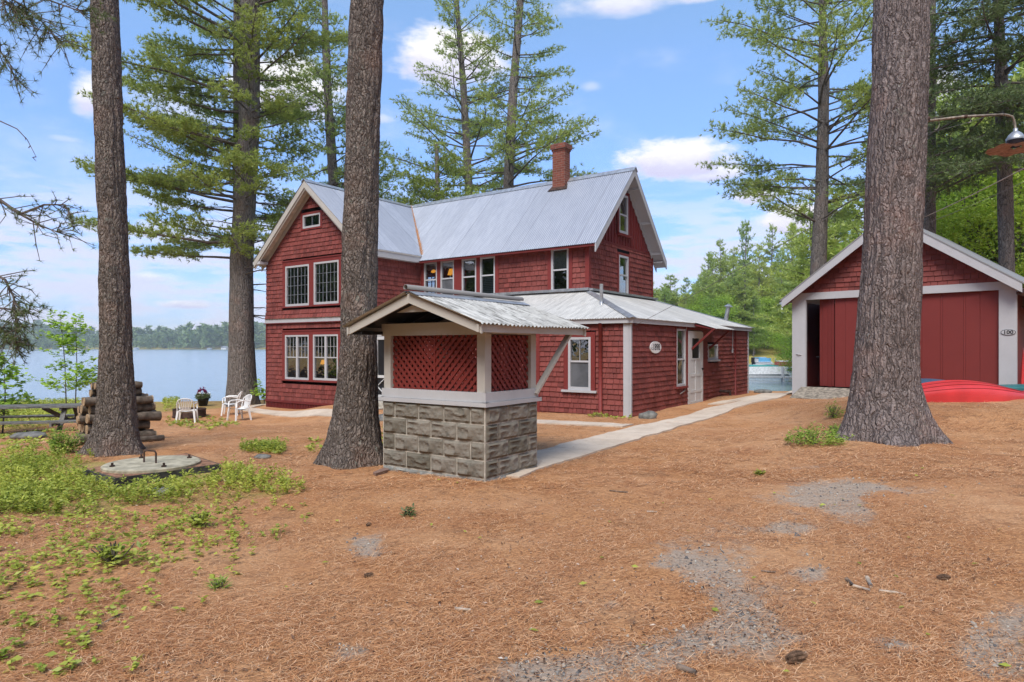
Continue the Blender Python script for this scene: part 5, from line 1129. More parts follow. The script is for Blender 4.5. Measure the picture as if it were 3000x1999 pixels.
# big spreading pine left of the cottage, limbs mostly to the left
mid_pine([(0, 575, 46), (300, 572, 50), (600, 555, 56), (784, 555, 60), (915, 556, 72)], 25.0, 11, 'huge spreading white pine with dead limbs at the left corner of the cottage', 19.5, 5.2, 5.6,
    azw=lambda az, t: 1.0 if math.cos(az) < -.1 else (.5+.25*t if math.cos(az) < .5 else .38+.5*t), per=5, whorl=.55, dead=22, flare=.5, k=11, dens=1.35, wd=.03, rise=.02, curl=.10, thick=.95, prof=lambda q: .85+.15*math.sin(q*3) if q < .7 else 1.6*(1-q)+.4)
mid_pine([(0, 545, 18), (600, 548, 26), (900, 552, 30)], 27.5, 12, 'second pine stem half hidden behind the huge spreading pine', 18.5, 8.0, 4.2, azw=lambda az, t: 1 if math.cos(az) < 0 else .3, flare=.2)
mid_pine([(0, 746, 15), (200, 752, 19), (420, 766, 24), (600, 768, 28)], 33.0, 13, 'pine with layered boughs rising behind the wing gable left of the leaning trunk', 21.0, 7.6, 5.0, per=5, whorl=.72, k=8, dens=1.0, wd=.038, ln=.2, zb=-.8, rise=.05, azw=lambda az, t: 1 if math.cos(az) < .3 else .8)
mid_pine([(0, 1049, 10), (200, 1065, 15), (450, 1078, 19), (600, 1080, 22)], 37.0, 14, 'tall thin pine behind the roof valley with a sparse layered crown', 23.2, 10.6, 4.9, whorl=.72, per=5, k=7, dens=.95, wd=.036, ln=.2, zb=-.9, rise=.22, prof=lambda q: (1-q)**.8*.9+.12)
mid_pine([(0, 1196, 16), (200, 1180, 20), (400, 1169, 24), (600, 1165, 27)], 35.0, 15, 'tall pine just left of the brick chimney with long boughs reaching right', 24.0, 8.4, 5.6, whorl=.78, per=5, k=8, dens=.95, wd=.038, ln=.2, zb=-.9, rise=.05, azw=lambda az, t: (1.0-.25*t if math.cos(az) > -.2 else .62), prof=lambda q: (1-q)**.6*.85+.12)
mid_pine([(280, 1003, 6), (450, 1005, 12), (600, 1006, 15)], 31.0, 16, 'short yellow green pine poking above the roof valley', 11.2, 5.0, 3.4, whorl=.42, per=6, k=9, dens=1.1, wd=.034, ln=.18, leafm='yellow pine needles', zb=-.8, rise=.1, prof=lambda q: (1-q)**.8+.1)
# right side
mid_pine([(0, 1889, 16), (200, 1893, 26), (450, 1888, 32), (620, 1880, 38), (800, 1878, 42)], 26.0, 21, 'tall pine with drooping boughs rising between the cottage and the garage roof', 19.0, 6.6, 5.0, whorl=.66, per=5, k=8, dens=1.05, wd=.032, ln=.18, zb=-.2, rise=.22, curl=-.12, prof=lambda q: .95-.1*q if q < .6 else 1.4*(1-q)+.34, thick=.8)
mid_pine([(0, 2141, 20), (300, 2137, 28), (540, 2133, 36)], 21.5, 22, 'mottled grey pine trunk hidden just right of the thickest trunk', 17.0, 9.5, 3.2, zb=.4, leafm='pine needles', k=6, azw=lambda az, t: .8)
mid_pine([(60, 2296, 26), (300, 2306, 36), (600, 2313, 40)], 19.0, 23, 'shaded pine with dense hanging foliage above the right side of the garage', 15.5, 6.9, 4.2, zb=.5, leafm='dark pine needles', per=6, whorl=.45, k=8, dens=1.25, wd=.028, rise=.0, curl=-.18, bare=.2)

# ---------------------------------------------------------------- forest kinds (shared meshes, copied)
def forest_kind(seed, kind, Hh):
    rng = np.random.default_rng(seed); t = thing('pine_tree' if kind == 'pine' else 'broadleaf_tree', 'x', 'tree', (0, 0, 0)); ml = MB()
    ml.tube([(0, 0, -.5), (rng.normal(0, .1), rng.normal(0, .1), Hh*.5), (rng.normal(0, .2), rng.normal(0, .2), Hh)], [.012*Hh+.05, .008*Hh+.04, .02], 7, cap=False)
    tr = ml.build('trunk', M['far bark'], t, smooth=True); ml = MB()
    if kind == 'pine':
        cb = rng.uniform(.12, .35)*Hh
        V = pine_crown(ml, lambda z: ((0, 0), .1), cb, Hh*.98, lambda q: Hh*.25*((1-q)**.7+.10), rng, whorl=.70, per=6, ln=.42, wd=.11, k=7, dens=.55, rise=lambda q: .05+.4*q, curl=lambda q: .05, twig=False, bare=.15)
        m = 'forest needles'
    else:
        out = []; nb = 46
        for i in range(nb):
            q = rng.uniform(.2, 1); az = rng.uniform(0, 6.283); rad = Hh*.27*math.sin(min(1, q*1.0)*2.6+.25)*rng.uniform(.35, 1); c = np.array([math.cos(az)*rad, math.sin(az)*rad, Hh*q*.96])
            ml.tube([(0, 0, Hh*q*.6), tuple(c*[.6, .6, .9]), tuple(c)], [.05, .03, .01], 4, cap=False)
            m_ = 210; P = c+rng.normal(size=(m_, 3))*[Hh*.075, Hh*.075, Hh*.035]; out.append(P)
        P = np.concatenate(out); D = rng.normal(size=P.shape); D[:, 2] *= .4; D /= np.linalg.norm(D, axis=1, keepdims=True); V = blades(P, D, 2, .17, .10, rng, .5); m = 'broad leaves'
    ml.build('branches', M['limb bark'], t, smooth=True); npmesh('crown', V, tri(V), M[m], t)
    return t, Hh
KP = [forest_kind(100+i, 'pine', h) for i, h in enumerate((17, 14, 20, 11))]
KB = [forest_kind(200+i, 'leaf', h) for i, h in enumerate((9, 12, 7))]
used = set()
def plant(kind, i, x, y, h, label, group, sink=.1):
    src, hh = kind[i]; o = src if id(src) not in used else copy_tree(src); used.add(id(src)); s = h/hh
    o.location = (x, y, gz(x, y)-sink); o.scale = (s*R.uniform(.9, 1.15), s*R.uniform(.9, 1.15), s); o.rotation_euler = (0, 0, R.uniform(0, 6.28)); o['label'] = label; o['category'] = 'tree'; o['group'] = group; return o
# wooded slope across the cove
rr = random.Random(42)
where = lambda r_: 'just right of the cottage gable wall' if r_ < .27 else ('above the far end of the extension roof' if r_ < .34 else ('between the stove pipe and the garage' if r_ < .42 else 'behind the left eave of the garage'))
for k in range(66):
    y = rr.uniform(117, 165) if k < 46 else rr.uniform(116, 126); r_ = rr.uniform(.205, .50) if k < 46 else rr.uniform(.205, .36); x = r_*y; plant(KP, rr.randrange(4), x, y, rr.uniform(11, 18)*(.85+.15*(r_ > .3)), 'pine across the cove, '+where(r_), 'pines on the slope across the cove')
for (u, y, h) in ((2075, 128, 18), (2110, 135, 21), (2150, 126, 19), (2185, 140, 24), (2225, 130, 20), (2262, 138, 23), (2290, 125, 19), (2320, 133, 23), (1945, 130, 13), (2010, 126, 14)):
    o = plant(KP, rr.randrange(4), (u-CX)/FPX*y, y, h, 'tall narrow pine across the cove, '+where((u-CX)/FPX), 'pines on the slope across the cove'); o.scale = (o.scale[0]*.62, o.scale[1]*.62, o.scale[2])
for k in range(30):
    y = rr.uniform(115, 132); r_ = rr.uniform(.21, .46); plant(KB, rr.randrange(3), r_*y, y, rr.uniform(6, 11), 'broadleaf tree across the cove, '+where(r_), 'broadleaf trees on the slope across the cove')
# woods behind and right of the garage
wg = lambda u: 'left of the thickest trunk' if u < 2560 else ('hidden by the thickest trunk' if u < 2710 else ('between the two trunks right of the garage peak' if u < 2880 else 'at the right edge under the yard lamp'))
for (u, y, h) in ((2380, 46, 14), (2450, 52, 16), (2530, 45, 13), (2440, 70, 19), (2600, 50, 15), (2700, 40, 14), (2780, 34, 15), (2860, 38, 17), (2940, 33, 15), (3040, 34, 17), (2830, 52, 20), (2960, 50, 20), (3120, 44, 18), (3200, 36, 16), (2720, 60, 20), (2350, 95, 17), (2420, 92, 16)):
    plant(KP, rr.randrange(4), (u-CX)/FPX*y, y, h, 'pine behind the garage, '+wg(u), 'pines in the wood behind the garage')
for (u, y, h) in ((2340, 60, 7), (2400, 55, 8), (2480, 38, 7), (2560, 36, 8), (2770, 28, 8), (2840, 26, 9), (2900, 28, 8), (2960, 25, 9), (3020, 27, 10), (3100, 26, 9), (2720, 30, 8), (2650, 33, 8), (2800, 36, 12), (2920, 38, 13), (3050, 40, 13)):
    plant(KB, rr.randrange(3), (u-CX)/FPX*y, y, h, 'broadleaf tree behind the garage, '+wg(u), 'broadleaf trees behind the garage')

# woods behind the camera, seen only in the window panes: one mass
def mass(name, spots, label, cat, lm='far needles', seed=5, nl=260, ln=.9, wd=.45):
    rng = np.random.default_rng(seed); S = np.array(spots); V = []; ml = MB()
    for (x, y, z, h) in spots:
        n = nl; q = rng.random(n)**.8; rad = h*.20*(1-q)**.7*np.sqrt(rng.random(n))*(.6+.8*(np.floor(q*9)%2))+.3; az = rng.uniform(0, 6.283, n); P = np.stack([x+rad*np.cos(az), y+rad*np.sin(az), z+h*(.12+.88*q)], 1)
        D = np.stack([np.cos(az), np.sin(az), .1+.0*az], 1); V.append(blades(P, D, 1, ln*h/16, wd*h/16, rng, .5))
    V = np.concatenate(V); o = npmesh(name, V, tri(V), M[lm]); tag(o, label, cat, kind='stuff'); return o
sp = []
for k in range(46): an = math.radians(rr.uniform(100, 260)); d = rr.uniform(22, 42); x, y = d*math.sin(an), d*math.cos(an); sp.append((x, y, 0.1, rr.uniform(13, 20)))
for k in range(16): sp.append((rr.uniform(-42, -26), rr.uniform(-6, 21), -.6, rr.uniform(11, 18)))
mass('woods', sp, 'dense wood behind the photographer mirrored in the window panes', 'wood', nl=700, ln=2.2, wd=.9)
sp = []
for k in range(2300):
    y = rr.uniform(900, 1250)**1; x = rr.uniform(-.95, -.12)*y; z = gz(x, y); sp.append((x, y, z-1, rr.uniform(9, 24)*(1+.30*math.sin(x*.012)+.25*math.sin(x*.041)+.15*math.sin(x*.11))))
mass('far_woods', sp, 'hazy line of woods along the far shore of the lake', 'woods', nl=110, ln=3.4, wd=2.2, seed=9)
# ---------------------------------------------------------------- garden things
def chair(name='garden_chair'):
    t = thing(name, 'x', 'chair', (0, 0, 0), 'white plastic garden chairs round the fire ring'); I = wf; m = M['pvc white']
    g = MB(); n = 9; V = []
    for i in range(n):
        for k in range(n): x = -.23+.46*k/(n-1); y = -.22+.44*i/(n-1); V.append((x*(1-.1*i/(n-1)), y, .41-.03*math.sin(math.pi*i/(n-1))-.02*(1 if i else 0)+.01*abs(x)*8))
    F = [(i*n+k, i*n+k+1, (i+1)*n+k+1, (i+1)*n+k) for i in range(n-1) for k in range(n-1)]; g.add(V, F); g.add([(v[0], v[1], v[2]-.022) for v in V], [f[::-1] for f in F]); g.build('seat', m, t, smooth=True)
    g = MB(); P = []
    for k in range(17): a = math.pi*k/16; P.append((-.245*math.cos(a), .24+.12*math.sin(a)*1.0+.02, .62+.20*math.sin(a)**.7 if 0 < k < 16 else .60))
    P = [(-.25, .22, .42)]+P+[(.25, .22, .42)]; g.tube(P, .017, 8)
    for k in range(7):
        x = -.15+.05*k; xt = x*1.35; g.beam((x*.75, .225, .42), (xt, .34, .62+.20*math.sin(math.acos(min(1, abs(xt)/.245)))**.7-.01), .030, .009, (0, 1, 0))
    g.beam((-.2, .225, .43), (.2, .225, .43), .012, .05); g.build('backrest', m, t, smooth=False)
    for sx in (-1, 1):
        g = MB(); g.tube([(sx*.25, .26, .63), (sx*.275, .1, .655), (sx*.28, -.1, .65), (sx*.27, -.2, .61), (sx*.265, -.215, .45)], .018, 8, sq=1.0); g.build('armrest', m, t, smooth=True)
        for (y0, y1) in ((-.2, -.25), (.2, .27)):
            g = MB(); g.hexa([(sx*.285-.02, y1-.02, 0), (sx*.285+.02, y1-.02, 0), (sx*.285+.02, y1+.02, 0), (sx*.285-.02, y1+.02, 0), (sx*.235-.035, y0-.03, .42), (sx*.235+.03, y0-.03, .42), (sx*.235+.03, y0+.03, .42), (sx*.235-.035, y0+.03, .42)]); g.build('leg', m, t)
    return t
CH = chair()
for i, (u, v, rz, lab) in enumerate(((548, 1240, 196, 'white plastic garden chair seen from behind, left of the fire ring'), (675, 1216, -75, 'white plastic garden chair farthest back, turned sideways near the pine roots'), (700, 1232, -40, 'white plastic garden chair nearest the cottage, right of the fire ring'))):
    c = CH if i == 0 else copy_tree(CH); p = gp(u, v); c.location = p; c.rotation_euler = (0, 0, math.radians(rz)); c.scale = (.9, .9, .9); c['label'] = lab; print('chair', i, [round(q, 2) for q in p])
# fire ring
def firering():
    p = gp(555, 1222); t = thing('fire_ring', 'rusty low steel fire ring between the white chairs', 'fire ring', p); g = MB(); n = 32
    V = []
    for r_, z in ((.47, 0), (.47, .26), (.455, .26), (.455, 0)):
        for k in range(n): a = 2*math.pi*k/n; V.append((p.x+r_*math.cos(a), p.y+r_*math.sin(a), p.z+z))
    g.add(V, [(i*n+k, i*n+(k+1) % n, (i+1)*n+(k+1) % n, (i+1)*n+k) for i in range(3) for k in range(n)]); g.build('ring', M['rust steel'], t)
    g = MB(); 
    for z in (.03, .25): g.tube([(p.x+.475*math.cos(2*math.pi*k/24), p.y+.475*math.sin(2*math.pi*k/24), p.z+z) for k in range(25)], .012, 6)
    g.build('rim', M['rust steel'], t)
    g = MB(); r = random.Random(2)
    for k in range(14): a = r.uniform(0, 6.28); g.lathe((p.x+.25*math.cos(a), p.y+.25*math.sin(a), p.z+.02), [(.0, 0), (.06, .02), (.04, .06), (0, .08)], 6, (r.uniform(-1, 1), r.uniform(-1, 1), 1))
    g.build('ash', M['rock grey'], t)
firering()
def flowerpot():
    p = gp(595, 1190); z = p.z; t = thing('flower_pot', 'dark pot of purple and white flowers beside the lawn chairs', 'flower pot', p)
    g = MB(); g.lathe(p, [(.0, .0), (.15, 0), (.21, .26), (.225, .27), (.225, .31), (.2, .31), (.19, .26), (0, .26)], 20); g.build('pot', M['black'], t, smooth=True)
    rng = np.random.default_rng(3); n = 260; a = rng.uniform(0, 6.28, n); r_ = .26*np.sqrt(rng.random(n)); P = np.stack([p.x+r_*np.cos(a), p.y+r_*np.sin(a), z+.30+.16*rng.random(n)], 1); D = np.stack([np.cos(a)*.5, np.sin(a)*.5, np.ones(n)], 1)
    V = blades(P, D, 3, .09, .04, rng); npmesh('foliage', V, tri(V), M['dark pine needles'], t)
    P2 = P[:40]+[0, 0, .1]; V = blades(P2, D[:40], 5, .05, .05, rng, 1.5); npmesh('white_flowers', V, tri(V), M['flower white'], t)
    P3 = np.array([[p.x+dx, p.y+dy, z+.55+dz] for dx, dy, dz in ((-.14, 0, .02), (-.02, .05, .1), (.05, 0, .04), (-.1, -.04, .08), (.1, .02, .0), (-.18, .02, -.03))]); P3 = np.repeat(P3, 14, 0)+rng.normal(0, .03, (84, 3)); V = blades(P3, np.repeat([[0, 0, 1.]], 84, 0), 3, .07, .045, rng, 1.2); npmesh('purple_flowers', V, tri(V), M['flower purple'], t)
flowerpot()
# picnic table
def picnic():
    A = gp(78, 1262); B = gp(205, 1252); z = gz(A.x, A.y); F = Frame((70-CX)/FPX*14.2, 14.2, -14); t = thing('picnic_table', 'weathered grey wooden picnic table at the left edge of the lawn', 'picnic table', F(0, 0, z)); m = M['weathered plank']
    x0, x1 = -1.55, .98; zt = z+.74
    for k in range(5): g = MB(); g.box(F, x0, x1+.28, -.36+.147*k, -.36+.147*k+.137, zt-.038, zt+.002*(k % 3)); g.build('table_board', m, t)
    for b in (-.82, -.66, .56, .72): g = MB(); g.box(F, x0+.02, x1+.45, b, b+.14, z+.42, z+.458); g.build('bench_board', m, t)
    for x in (x0+.5, x1-.12):
        g = MB(); g.beam(F(x, -.2, zt-.04), F(x, -.66, z), .04, .09, F.e1); g.build('leg', m, t); g = MB(); g.beam(F(x+.042, .2, zt-.04), F(x+.042, .66, z), .04, .09, F.e1); g.build('leg', m, t)
        g = MB(); g.beam(F(x-.042, -.82, z+.385), F(x-.042, .86, z+.385), .04, .075); g.beam(F(x-.042, -.34, zt-.07), F(x-.042, .34, zt-.07), .04, .06); g.build('crosspiece', m, t)
        s = 1 if x < -.5 else -1; g = MB(); g.beam(F(x, 0, z+.40), F(x+s*.5, 0, zt-.05), .08, .04, (0, 1, 0)); g.build('brace', m, t)
picnic()
# woodpile, every log a thing of its own
def logs():
    r = random.Random(8); base = gp(300, 1318); cx, cy = (345-CX)/FPX*11.3, 11.3; z0 = gz(cx, cy); yaw = math.radians(48); D = Vector((math.cos(yaw), math.sin(yaw), 0)); N = Vector((-D.y, D.x, 0)); rows = [(.088, 3), (.095, 3), (.09, 3), (.08, 3), (.08, 3), (.07, 2), (.065, 2)]; z = z0; shape = ['split pale', 'round barky', 'thick mossy', 'short knotty']
    half = [.56, .55, .57, .54, .52, .36, .38]; names = ['bottom', 'second', 'third', 'fourth', 'fifth', 'sixth', 'topmost']; pos = ['front', 'middle', 'rear']
    for i, (rad, n) in enumerate(rows):
        for k in range(n):
            ra = rad*r.uniform(.82, 1.05); hl = half[i]*r.uniform(.86, 1.06); c = Vector((cx, cy, z+rad))+N*((k-(n-1)/2)*rad*2.05+(.06 if i % 2 else -.02))+D*r.uniform(-.06, .06); d = (D+N*r.uniform(-.05, .05)+Vector((0, 0, r.uniform(-.03, .03)))).normalized()
            g = MB(); m = 8; pr = []; g.tube([c+d*hl*(2*q/m-1)+N*.012*math.sin(q+k)+Vector((0, 0, .01*math.sin(q*2+i))) for q in range(m+1)], [ra*(.95+.08*math.sin(q*1.3+i*2+k)) for q in range(m+1)], 14, cap=False)
            t = thing('firewood_log', '%s log of the %s row in the firewood pile behind the left trunk' % (pos[k] if n > 2 else ('front', 'rear')[k], names[i]), 'log', c, 'stacked firewood logs')
            g.build('bark', M['log bark'], t, smooth=True)
            for s in (-1, 1):
                g = MB(); e = c+d*hl*s+N*.012*math.sin((0 if s < 0 else m)+k)+Vector((0, 0, .01*math.sin((0 if s < 0 else m)*2+i))); g.lathe(e, [(0, .004), (ra*.93, .003), (ra*.9, -.02)], 14, tuple(d*s)); g.build('cut_end', M['cut wood'], t)
        z += rad*1.78
    c = Vector((cx+.5, cy-.35, z0+.06)); g = MB(); g.tube([c-D*.45, c+D*.45], [.06, .05], 10); tag(g.build('firewood_log', M['log bark'], origin=tuple(c)), 'loose thin log lying on the ground right of the firewood pile', 'log', 'stacked firewood logs')
logs()
simple('slab needles', (.26, .135, .08), .95, .45, 14, bump=.6)
# round tank cover on its slab
def slab():
    c = gp(440, 1370); z = c.z; pz = lambda u, v, h: Vector(((u-CX)/FPX*(EYE-z-h)*FPX/(v-HZ), (EYE-z-h)*FPX/(v-HZ), z+h)); P = [pz(242, 1374, .12), pz(336, 1402, .12), pz(648, 1360, .12), pz(545, 1328, .12)]; t = thing('tank_cover', 'round concrete access cover with iron handle on a dark square slab', 'tank cover', c)
    base = [Vector((p.x, p.y, z-.1)) for p in P]; g = MB(); g.prism(base, (0, 0, .22)); g.build('slab', M['dark slab'], t); q = sum(base, Vector())/4; g = MB(); g.prism([b.lerp(q, .04)+Vector((0, 0, .218)) for b in base], (0, 0, .006)); g.build('needle_layer', M['slab needles'], t)
    A = pz(316, 1357, .16); B = pz(575, 1357, .16); ce = pz(446, 1355, .16); rx = (B.x-A.x)/2; g = MB(); n = 40; g.lathe((ce.x, ce.y, z+.12), [(rx, 0), (rx, .03), (rx-.02, .042), (0, .046)], n); g.build('lid', M['lid concrete'], t)
    h = gp(448, 1358); zt = z+.163; g = MB(); q = Vector((.09, -.03, 0)); b = Vector((ce.x, ce.y-.05, zt)); g.tube([b-q*1.0, b-q+Vector((0, 0, .12)), b-q*.8+Vector((0, 0, .15)), b+q*.8+Vector((0, 0, .15)), b+q+Vector((0, 0, .12)), b+q], .011, 8); g.build('handle', M['rust steel'], t, smooth=True)
    for k in range(4): a = math.radians(45+90*k); c2 = Vector((ce.x+rx*.8*math.cos(a), ce.y+rx*.8*math.sin(a), zt-.005)); g = MB(); g.lathe(c2, [(.03, 0), (.03, .02), (.014, .022), (.014, .05), (0, .05)], 8); g.build('bolt', M['rust steel'], t)
slab()
# upturned kayak and canoe by the garage
def hull(name, mats_, root, c, yaw, L, Wd, Hh, roll=0, ridges=True, rocker=.12):
    n, m = 50, 72; V = []; D = Vector((math.cos(yaw), math.sin(yaw), 0)); N = Vector((-D.y, D.x, 0)); 
    for i in range(n+1):
        t = -1+2*i/n; w = Wd/2*max(0, (1-abs(t)**2.3))**.8+.01; h = Hh*(1-.30*abs(t)**2.4)*(1 if abs(t) < .98 else .8); zo = rocker*abs(t)**3*-0.0+.02
        for k in range(m+1):
            a = math.pi*k/m; x = math.cos(a); y = math.sin(a)**.5
            rg = (.020*math.exp(-((a-math.pi*.5)/.05)**2)-.028*sum(math.exp(-((a-math.pi*q)/.035)**2) for q in (.24, .36, .64, .76)))*(1-abs(t)**4) if ridges else 0
            hh = h*(1-.42*abs(t)**2.0)
            V.append(Vector(c)+D*(t*L/2)+N*(x*w)+Vector((0, 0, zo+y*hh*(.35+.65*w/(Wd/2+.01))+rg+.06*abs(t)**3)))
    g = MB(); g.add(V, [(i*(m+1)+k, i*(m+1)+k+1, (i+1)*(m+1)+k+1, (i+1)*(m+1)+k) for i in range(n) for k in range(m)]); return g.build(name, mats_, root, smooth=True)
def boats_land():
    p = gp(2835, 1179, y1=20); z = gz(p.x, p.y+.35)
    KY = math.radians(9); c = Vector((p.x, p.y+.38, gz(p.x, p.y+.38)-.02)); t = thing('kayak', 'upturned bright red kayak lying in front of the garage doors', 'kayak', c); ho = hull('hull', M['kayak red'], t, c, KY, 3.5, .80, .385)
    g = MB(); n = 30; 
    for s in (-1, 1): g.tube([c+Matrix.Rotation(KY, 3, 'Z')@Vector((1.6*q/n*1.0, -s*(.385*max(0, 1-abs(q/n)**2.3)**.8), .035+.05*abs(q/n)**3)) for q in range(-n, n+1)], .014, 6)
    g.build('gunwale', M['kayak shade red'], t, smooth=True)
    hv = [v.co+c for v in ho.data.vertices]
    for q in (.62, .74, .86, .38, .26):
        k = int(q*72); g = MB(); g.tube([hv[i*73+k]+Vector((0, 0, .001)) for i in range(3, 48)], .0075, 5); g.build('groove_shade', M['kayak shade red'], t, smooth=True)  # thin dark tubes stand in for the shade in the hull grooves
    c2 = Vector((c.x-.15, c.y+.75, z+.02)); t = thing('canoe', 'upturned dark blue canoe half hidden behind the red kayak', 'canoe', c2); hull('hull', M['canoe blue'], t, c2, math.radians(5), 3.0, .7, .36, ridges=False)
    c3 = Vector((c.x+2.4, c.y+1.0, z+.12)); t = thing('canoe', 'teal canoe hull lying at the right edge below the number plate', 'canoe', c3); hull('hull', M['canoe teal'], t, c3, math.radians(-6), 3.2, .5, .13, ridges=False)
boats_land()
# yard lamp on its pipe arm
def yardlamp():
    Y = 9.8; a = px(2712, 348, Y); b = px(2940, 336, Y-.5); c = px(2966, 342, Y-.5); d = px(2975, 385, Y-.5); t = thing('yard_lamp', 'yard lamp with wavy copper disc shade on a long pipe arm', 'lamp', a)
    g = MB(); g.tube([a-Vector((.1, -.1, .02)), a.lerp(b, .5), b], [.020, .019, .017], 10); g.tube([b, (b+c)/2+Vector((0, 0, .005)), c, (c+d)/2+Vector((.01, 0, .02)), d], .0165, 10); g.build('arm', M['pipe'], t, smooth=True)
    g = MB(); g.lathe(d-Vector((0, 0, .10)), [(.11, -.03), (.115, .0), (.10, .02), (.085, .05), (.05, .085), (.028, .10), (.028, .14)], 20); g.build('socket_cap', M['galvanised'], t, smooth=True)
    g = MB(); g.lathe(d-Vector((0, 0, .22)), [(.06, -.0), (.11, .02), (.115, .09)], 20); g.build('lamp_housing', M['black enamel'], t, smooth=True)
    g = MB(); n = 40; V = []; 
    for r_ in (.07, .16, .25, .355):
        for k in range(n): q = 2*math.pi*k/n; V.append(d+Vector((r_*math.cos(q), r_*math.sin(q), -.225-.022*(r_/.355)**2+.012*(r_/.355)*math.sin(q*9)+.01*math.sin(q*4))))
    g.add(V, [(i*n+k, i*n+(k+1) % n, (i+1)*n+(k+1) % n, (i+1)*n+k) for i in range(3) for k in range(n)]); g.build('shade', M['copper shade'], t, smooth=True)
    g = MB(); g.lathe(a.lerp(b, .04), [(.03, -.02), (.03, .02)], 10, tuple((b-a).normalized())); q = a.lerp(b, .53); g.lathe(q, [(.025, -.02), (.025, .02)], 10, tuple((b-a).normalized())); g.build('clamp', M['rust steel'], t)
    g = MB()
    for f, rr_ in ((.12, .07), (.56, .035)): q = a.lerp(b, f)-Vector((0, 0, rr_+.02)); g.tube([q+Vector((rr_*math.cos(x), 0, rr_*math.sin(x)*1.2)) for x in np.linspace(-1.6, 1.6, 12)], .004, 5)
    g.build('cable_loop', M['pale wire'], t)
yardlamp()
def wire(p, q, sag, r_, label, mat='wire'):
    p, q = Vector(p), Vector(q); g = MB(); g.tube([p.lerp(q, k/24)-Vector((0, 0, sag*4*(k/24)*(1-k/24))) for k in range(25)], r_, 5, cap=False); tag(g.build('overhead_cable', M[mat], origin=tuple(p)), label, 'cable')
A = H(.05, .1, 2.1); T3x = ax3(4.5)
wire(A, px(2470, 610, 9.9), .05, .005, 'service cable running from the cottage corner up to the thickest trunk')
wire(px(2690, 645, 9.9), px(3060, 462, 7.5), .02, .006, 'pale overhead cable from the thickest trunk out to the upper right', 'pale wire')
wire(px(2690, 665, 9.9), px(3060, 505, 8.2), .02, .003, 'thin dark overhead wire below the pale cable right of the thickest trunk')
wire(px(2700, 395, 9.9), px(2882, 345, 9.35), .01, .003, 'thin stay wire slanting up to the yard lamp arm')

# ---------------------------------------------------------------- rocks, sticks, cones
def rock(u, v, r_, label, mat='rock grey', sq=.55, name='rock', seed=0):
    p = gp(u, v); me = MB(); n, m = 14, 9; V = []; rs = np.random.default_rng(seed+int(u))
    o = rs.uniform(0, 50)
    for i in range(m+1):
        f = math.pi*i/m
        for k in range(n): a = 2*math.pi*k/n; d = np.array([math.sin(f)*math.cos(a), math.sin(f)*math.sin(a), math.cos(f)]); q = r_*(.8+.45*float(vn(d[0]*1.8+o, d[1]*1.8, d[2]*1.8))); V.append((p.x+d[0]*q*1.2, p.y+d[1]*q, p.z+d[2]*q*sq+r_*.15))
    me.add(V, [(i*n+k, (i+1)*n+k, (i+1)*n+(k+1) % n, i*n+(k+1) % n) for i in range(m) for k in range(n)]); return tag(me.build(name, M[mat], smooth=True, origin=tuple(p)), label, 'rock')
rock(1900, 1226, .17, 'rounded grey rock against the foot of the white corner post', 'lichen stone', .75)
rock(85, 1284, .26, 'flat dark rock in the needles below the picnic table', sq=.3); rock(1122, 1232, .22, 'dark jagged stone left of the well house base', 'rock grey', .5)
rock(2236, 1151, .24, 'low dark rock at the water edge between cottage and garage', sq=.4); rock(470, 1448, .12, 'small grey rock in the low plants in front of the slab', sq=.5); rock(770, 1342, .1, 'small pale stone right of the dark slab', 'lichen stone', .4)
def stick(pts, r_, label, mat='stick'):
    P = [gp(*q) for q in pts]; P = [p+Vector((0, 0, r_*1.2)) for p in P]; g = MB(); g.tube(P, [r_*(1-.4*i/len(P)) for i in range(len(P))], 7); tag(g.build('stick', M[mat], smooth=True, origin=tuple(P[0])), label, 'stick')
stick([(240, 1872), (290, 1840), (352, 1808)], .010, 'dark crooked stick lying in the needles at lower left'); stick([(2715, 1340*1.275), (2480, 1703), (2500, 1722)][1:], .012, 'short barky stick at the left of the trio on the right')
stick([(2500, 1722), (2550, 1736)], .010, 'pale stick lying flat at the bottom of the trio on the right', 'pale stick'); stick([(2540, 1700), (2552, 1726)], .014, 'stubby pale stick standing across the trio on the right', 'pale stick')
stick([(2575, 1736), (2620, 1740), (2655, 1748)], .009, 'long bleached stick right of the trio of sticks', 'pale stick'); stick([(1333, 1790), (1380, 1794)], .010, 'straight bleached stick in the needles left of the gravel', 'pale stick')
stick([(2112, 1600), (2112, 1612), (2122, 1624)], .006, 'curved pale twig on the gravel patch in the middle', 'pale stick'); stick([(1985, 1965), (2040, 1985)], .016, 'thick dark stick at the bottom edge on the gravel'); stick([(2230, 1676), (2272, 1680)], .006, 'thin dark stick right of the middle gravel patch')
stick([(1840, 1445), (1785, 1440)], .008, 'small dark stick in the needles right of the well house')
stick([(1895, 1502), (1925, 1503)], .008, 'short pale stick far from the well house on open needles', 'pale stick')
def cone(u, v, s, rz, label):
    p = gp(u, v)+Vector((0, 0, s*.28)); t = MB(); d = Vector((math.cos(rz), math.sin(rz), 0.0)); q = Vector((0, 0, 1)).rotation_difference(d)
    for i in range(17):
        f = i/16; r_ = s*.30*math.sin(math.pi*(.15+.8*f))**.8; z = s*(f-.5)*1.35
        for k in range(8):
            a = k*math.pi/4+i*.8; c = Vector((r_*math.cos(a), r_*math.sin(a), z)); o = Vector((math.cos(a), math.sin(a), .55)); w = Vector((-math.sin(a), math.cos(a), 0))*s*.10; b = c*.45+Vector((0, 0, z*.55))
            V = [b-w*.4, b+w*.4, c+w, c-w, c+o*s*.06]; t.add([p+q@x for x in V], [(0, 1, 2, 3), (3, 2, 4)])
    tag(t.build('pine_cone', M['cone brown'], origin=tuple(p)), label, 'pine cone', 'pine cones on the ground')
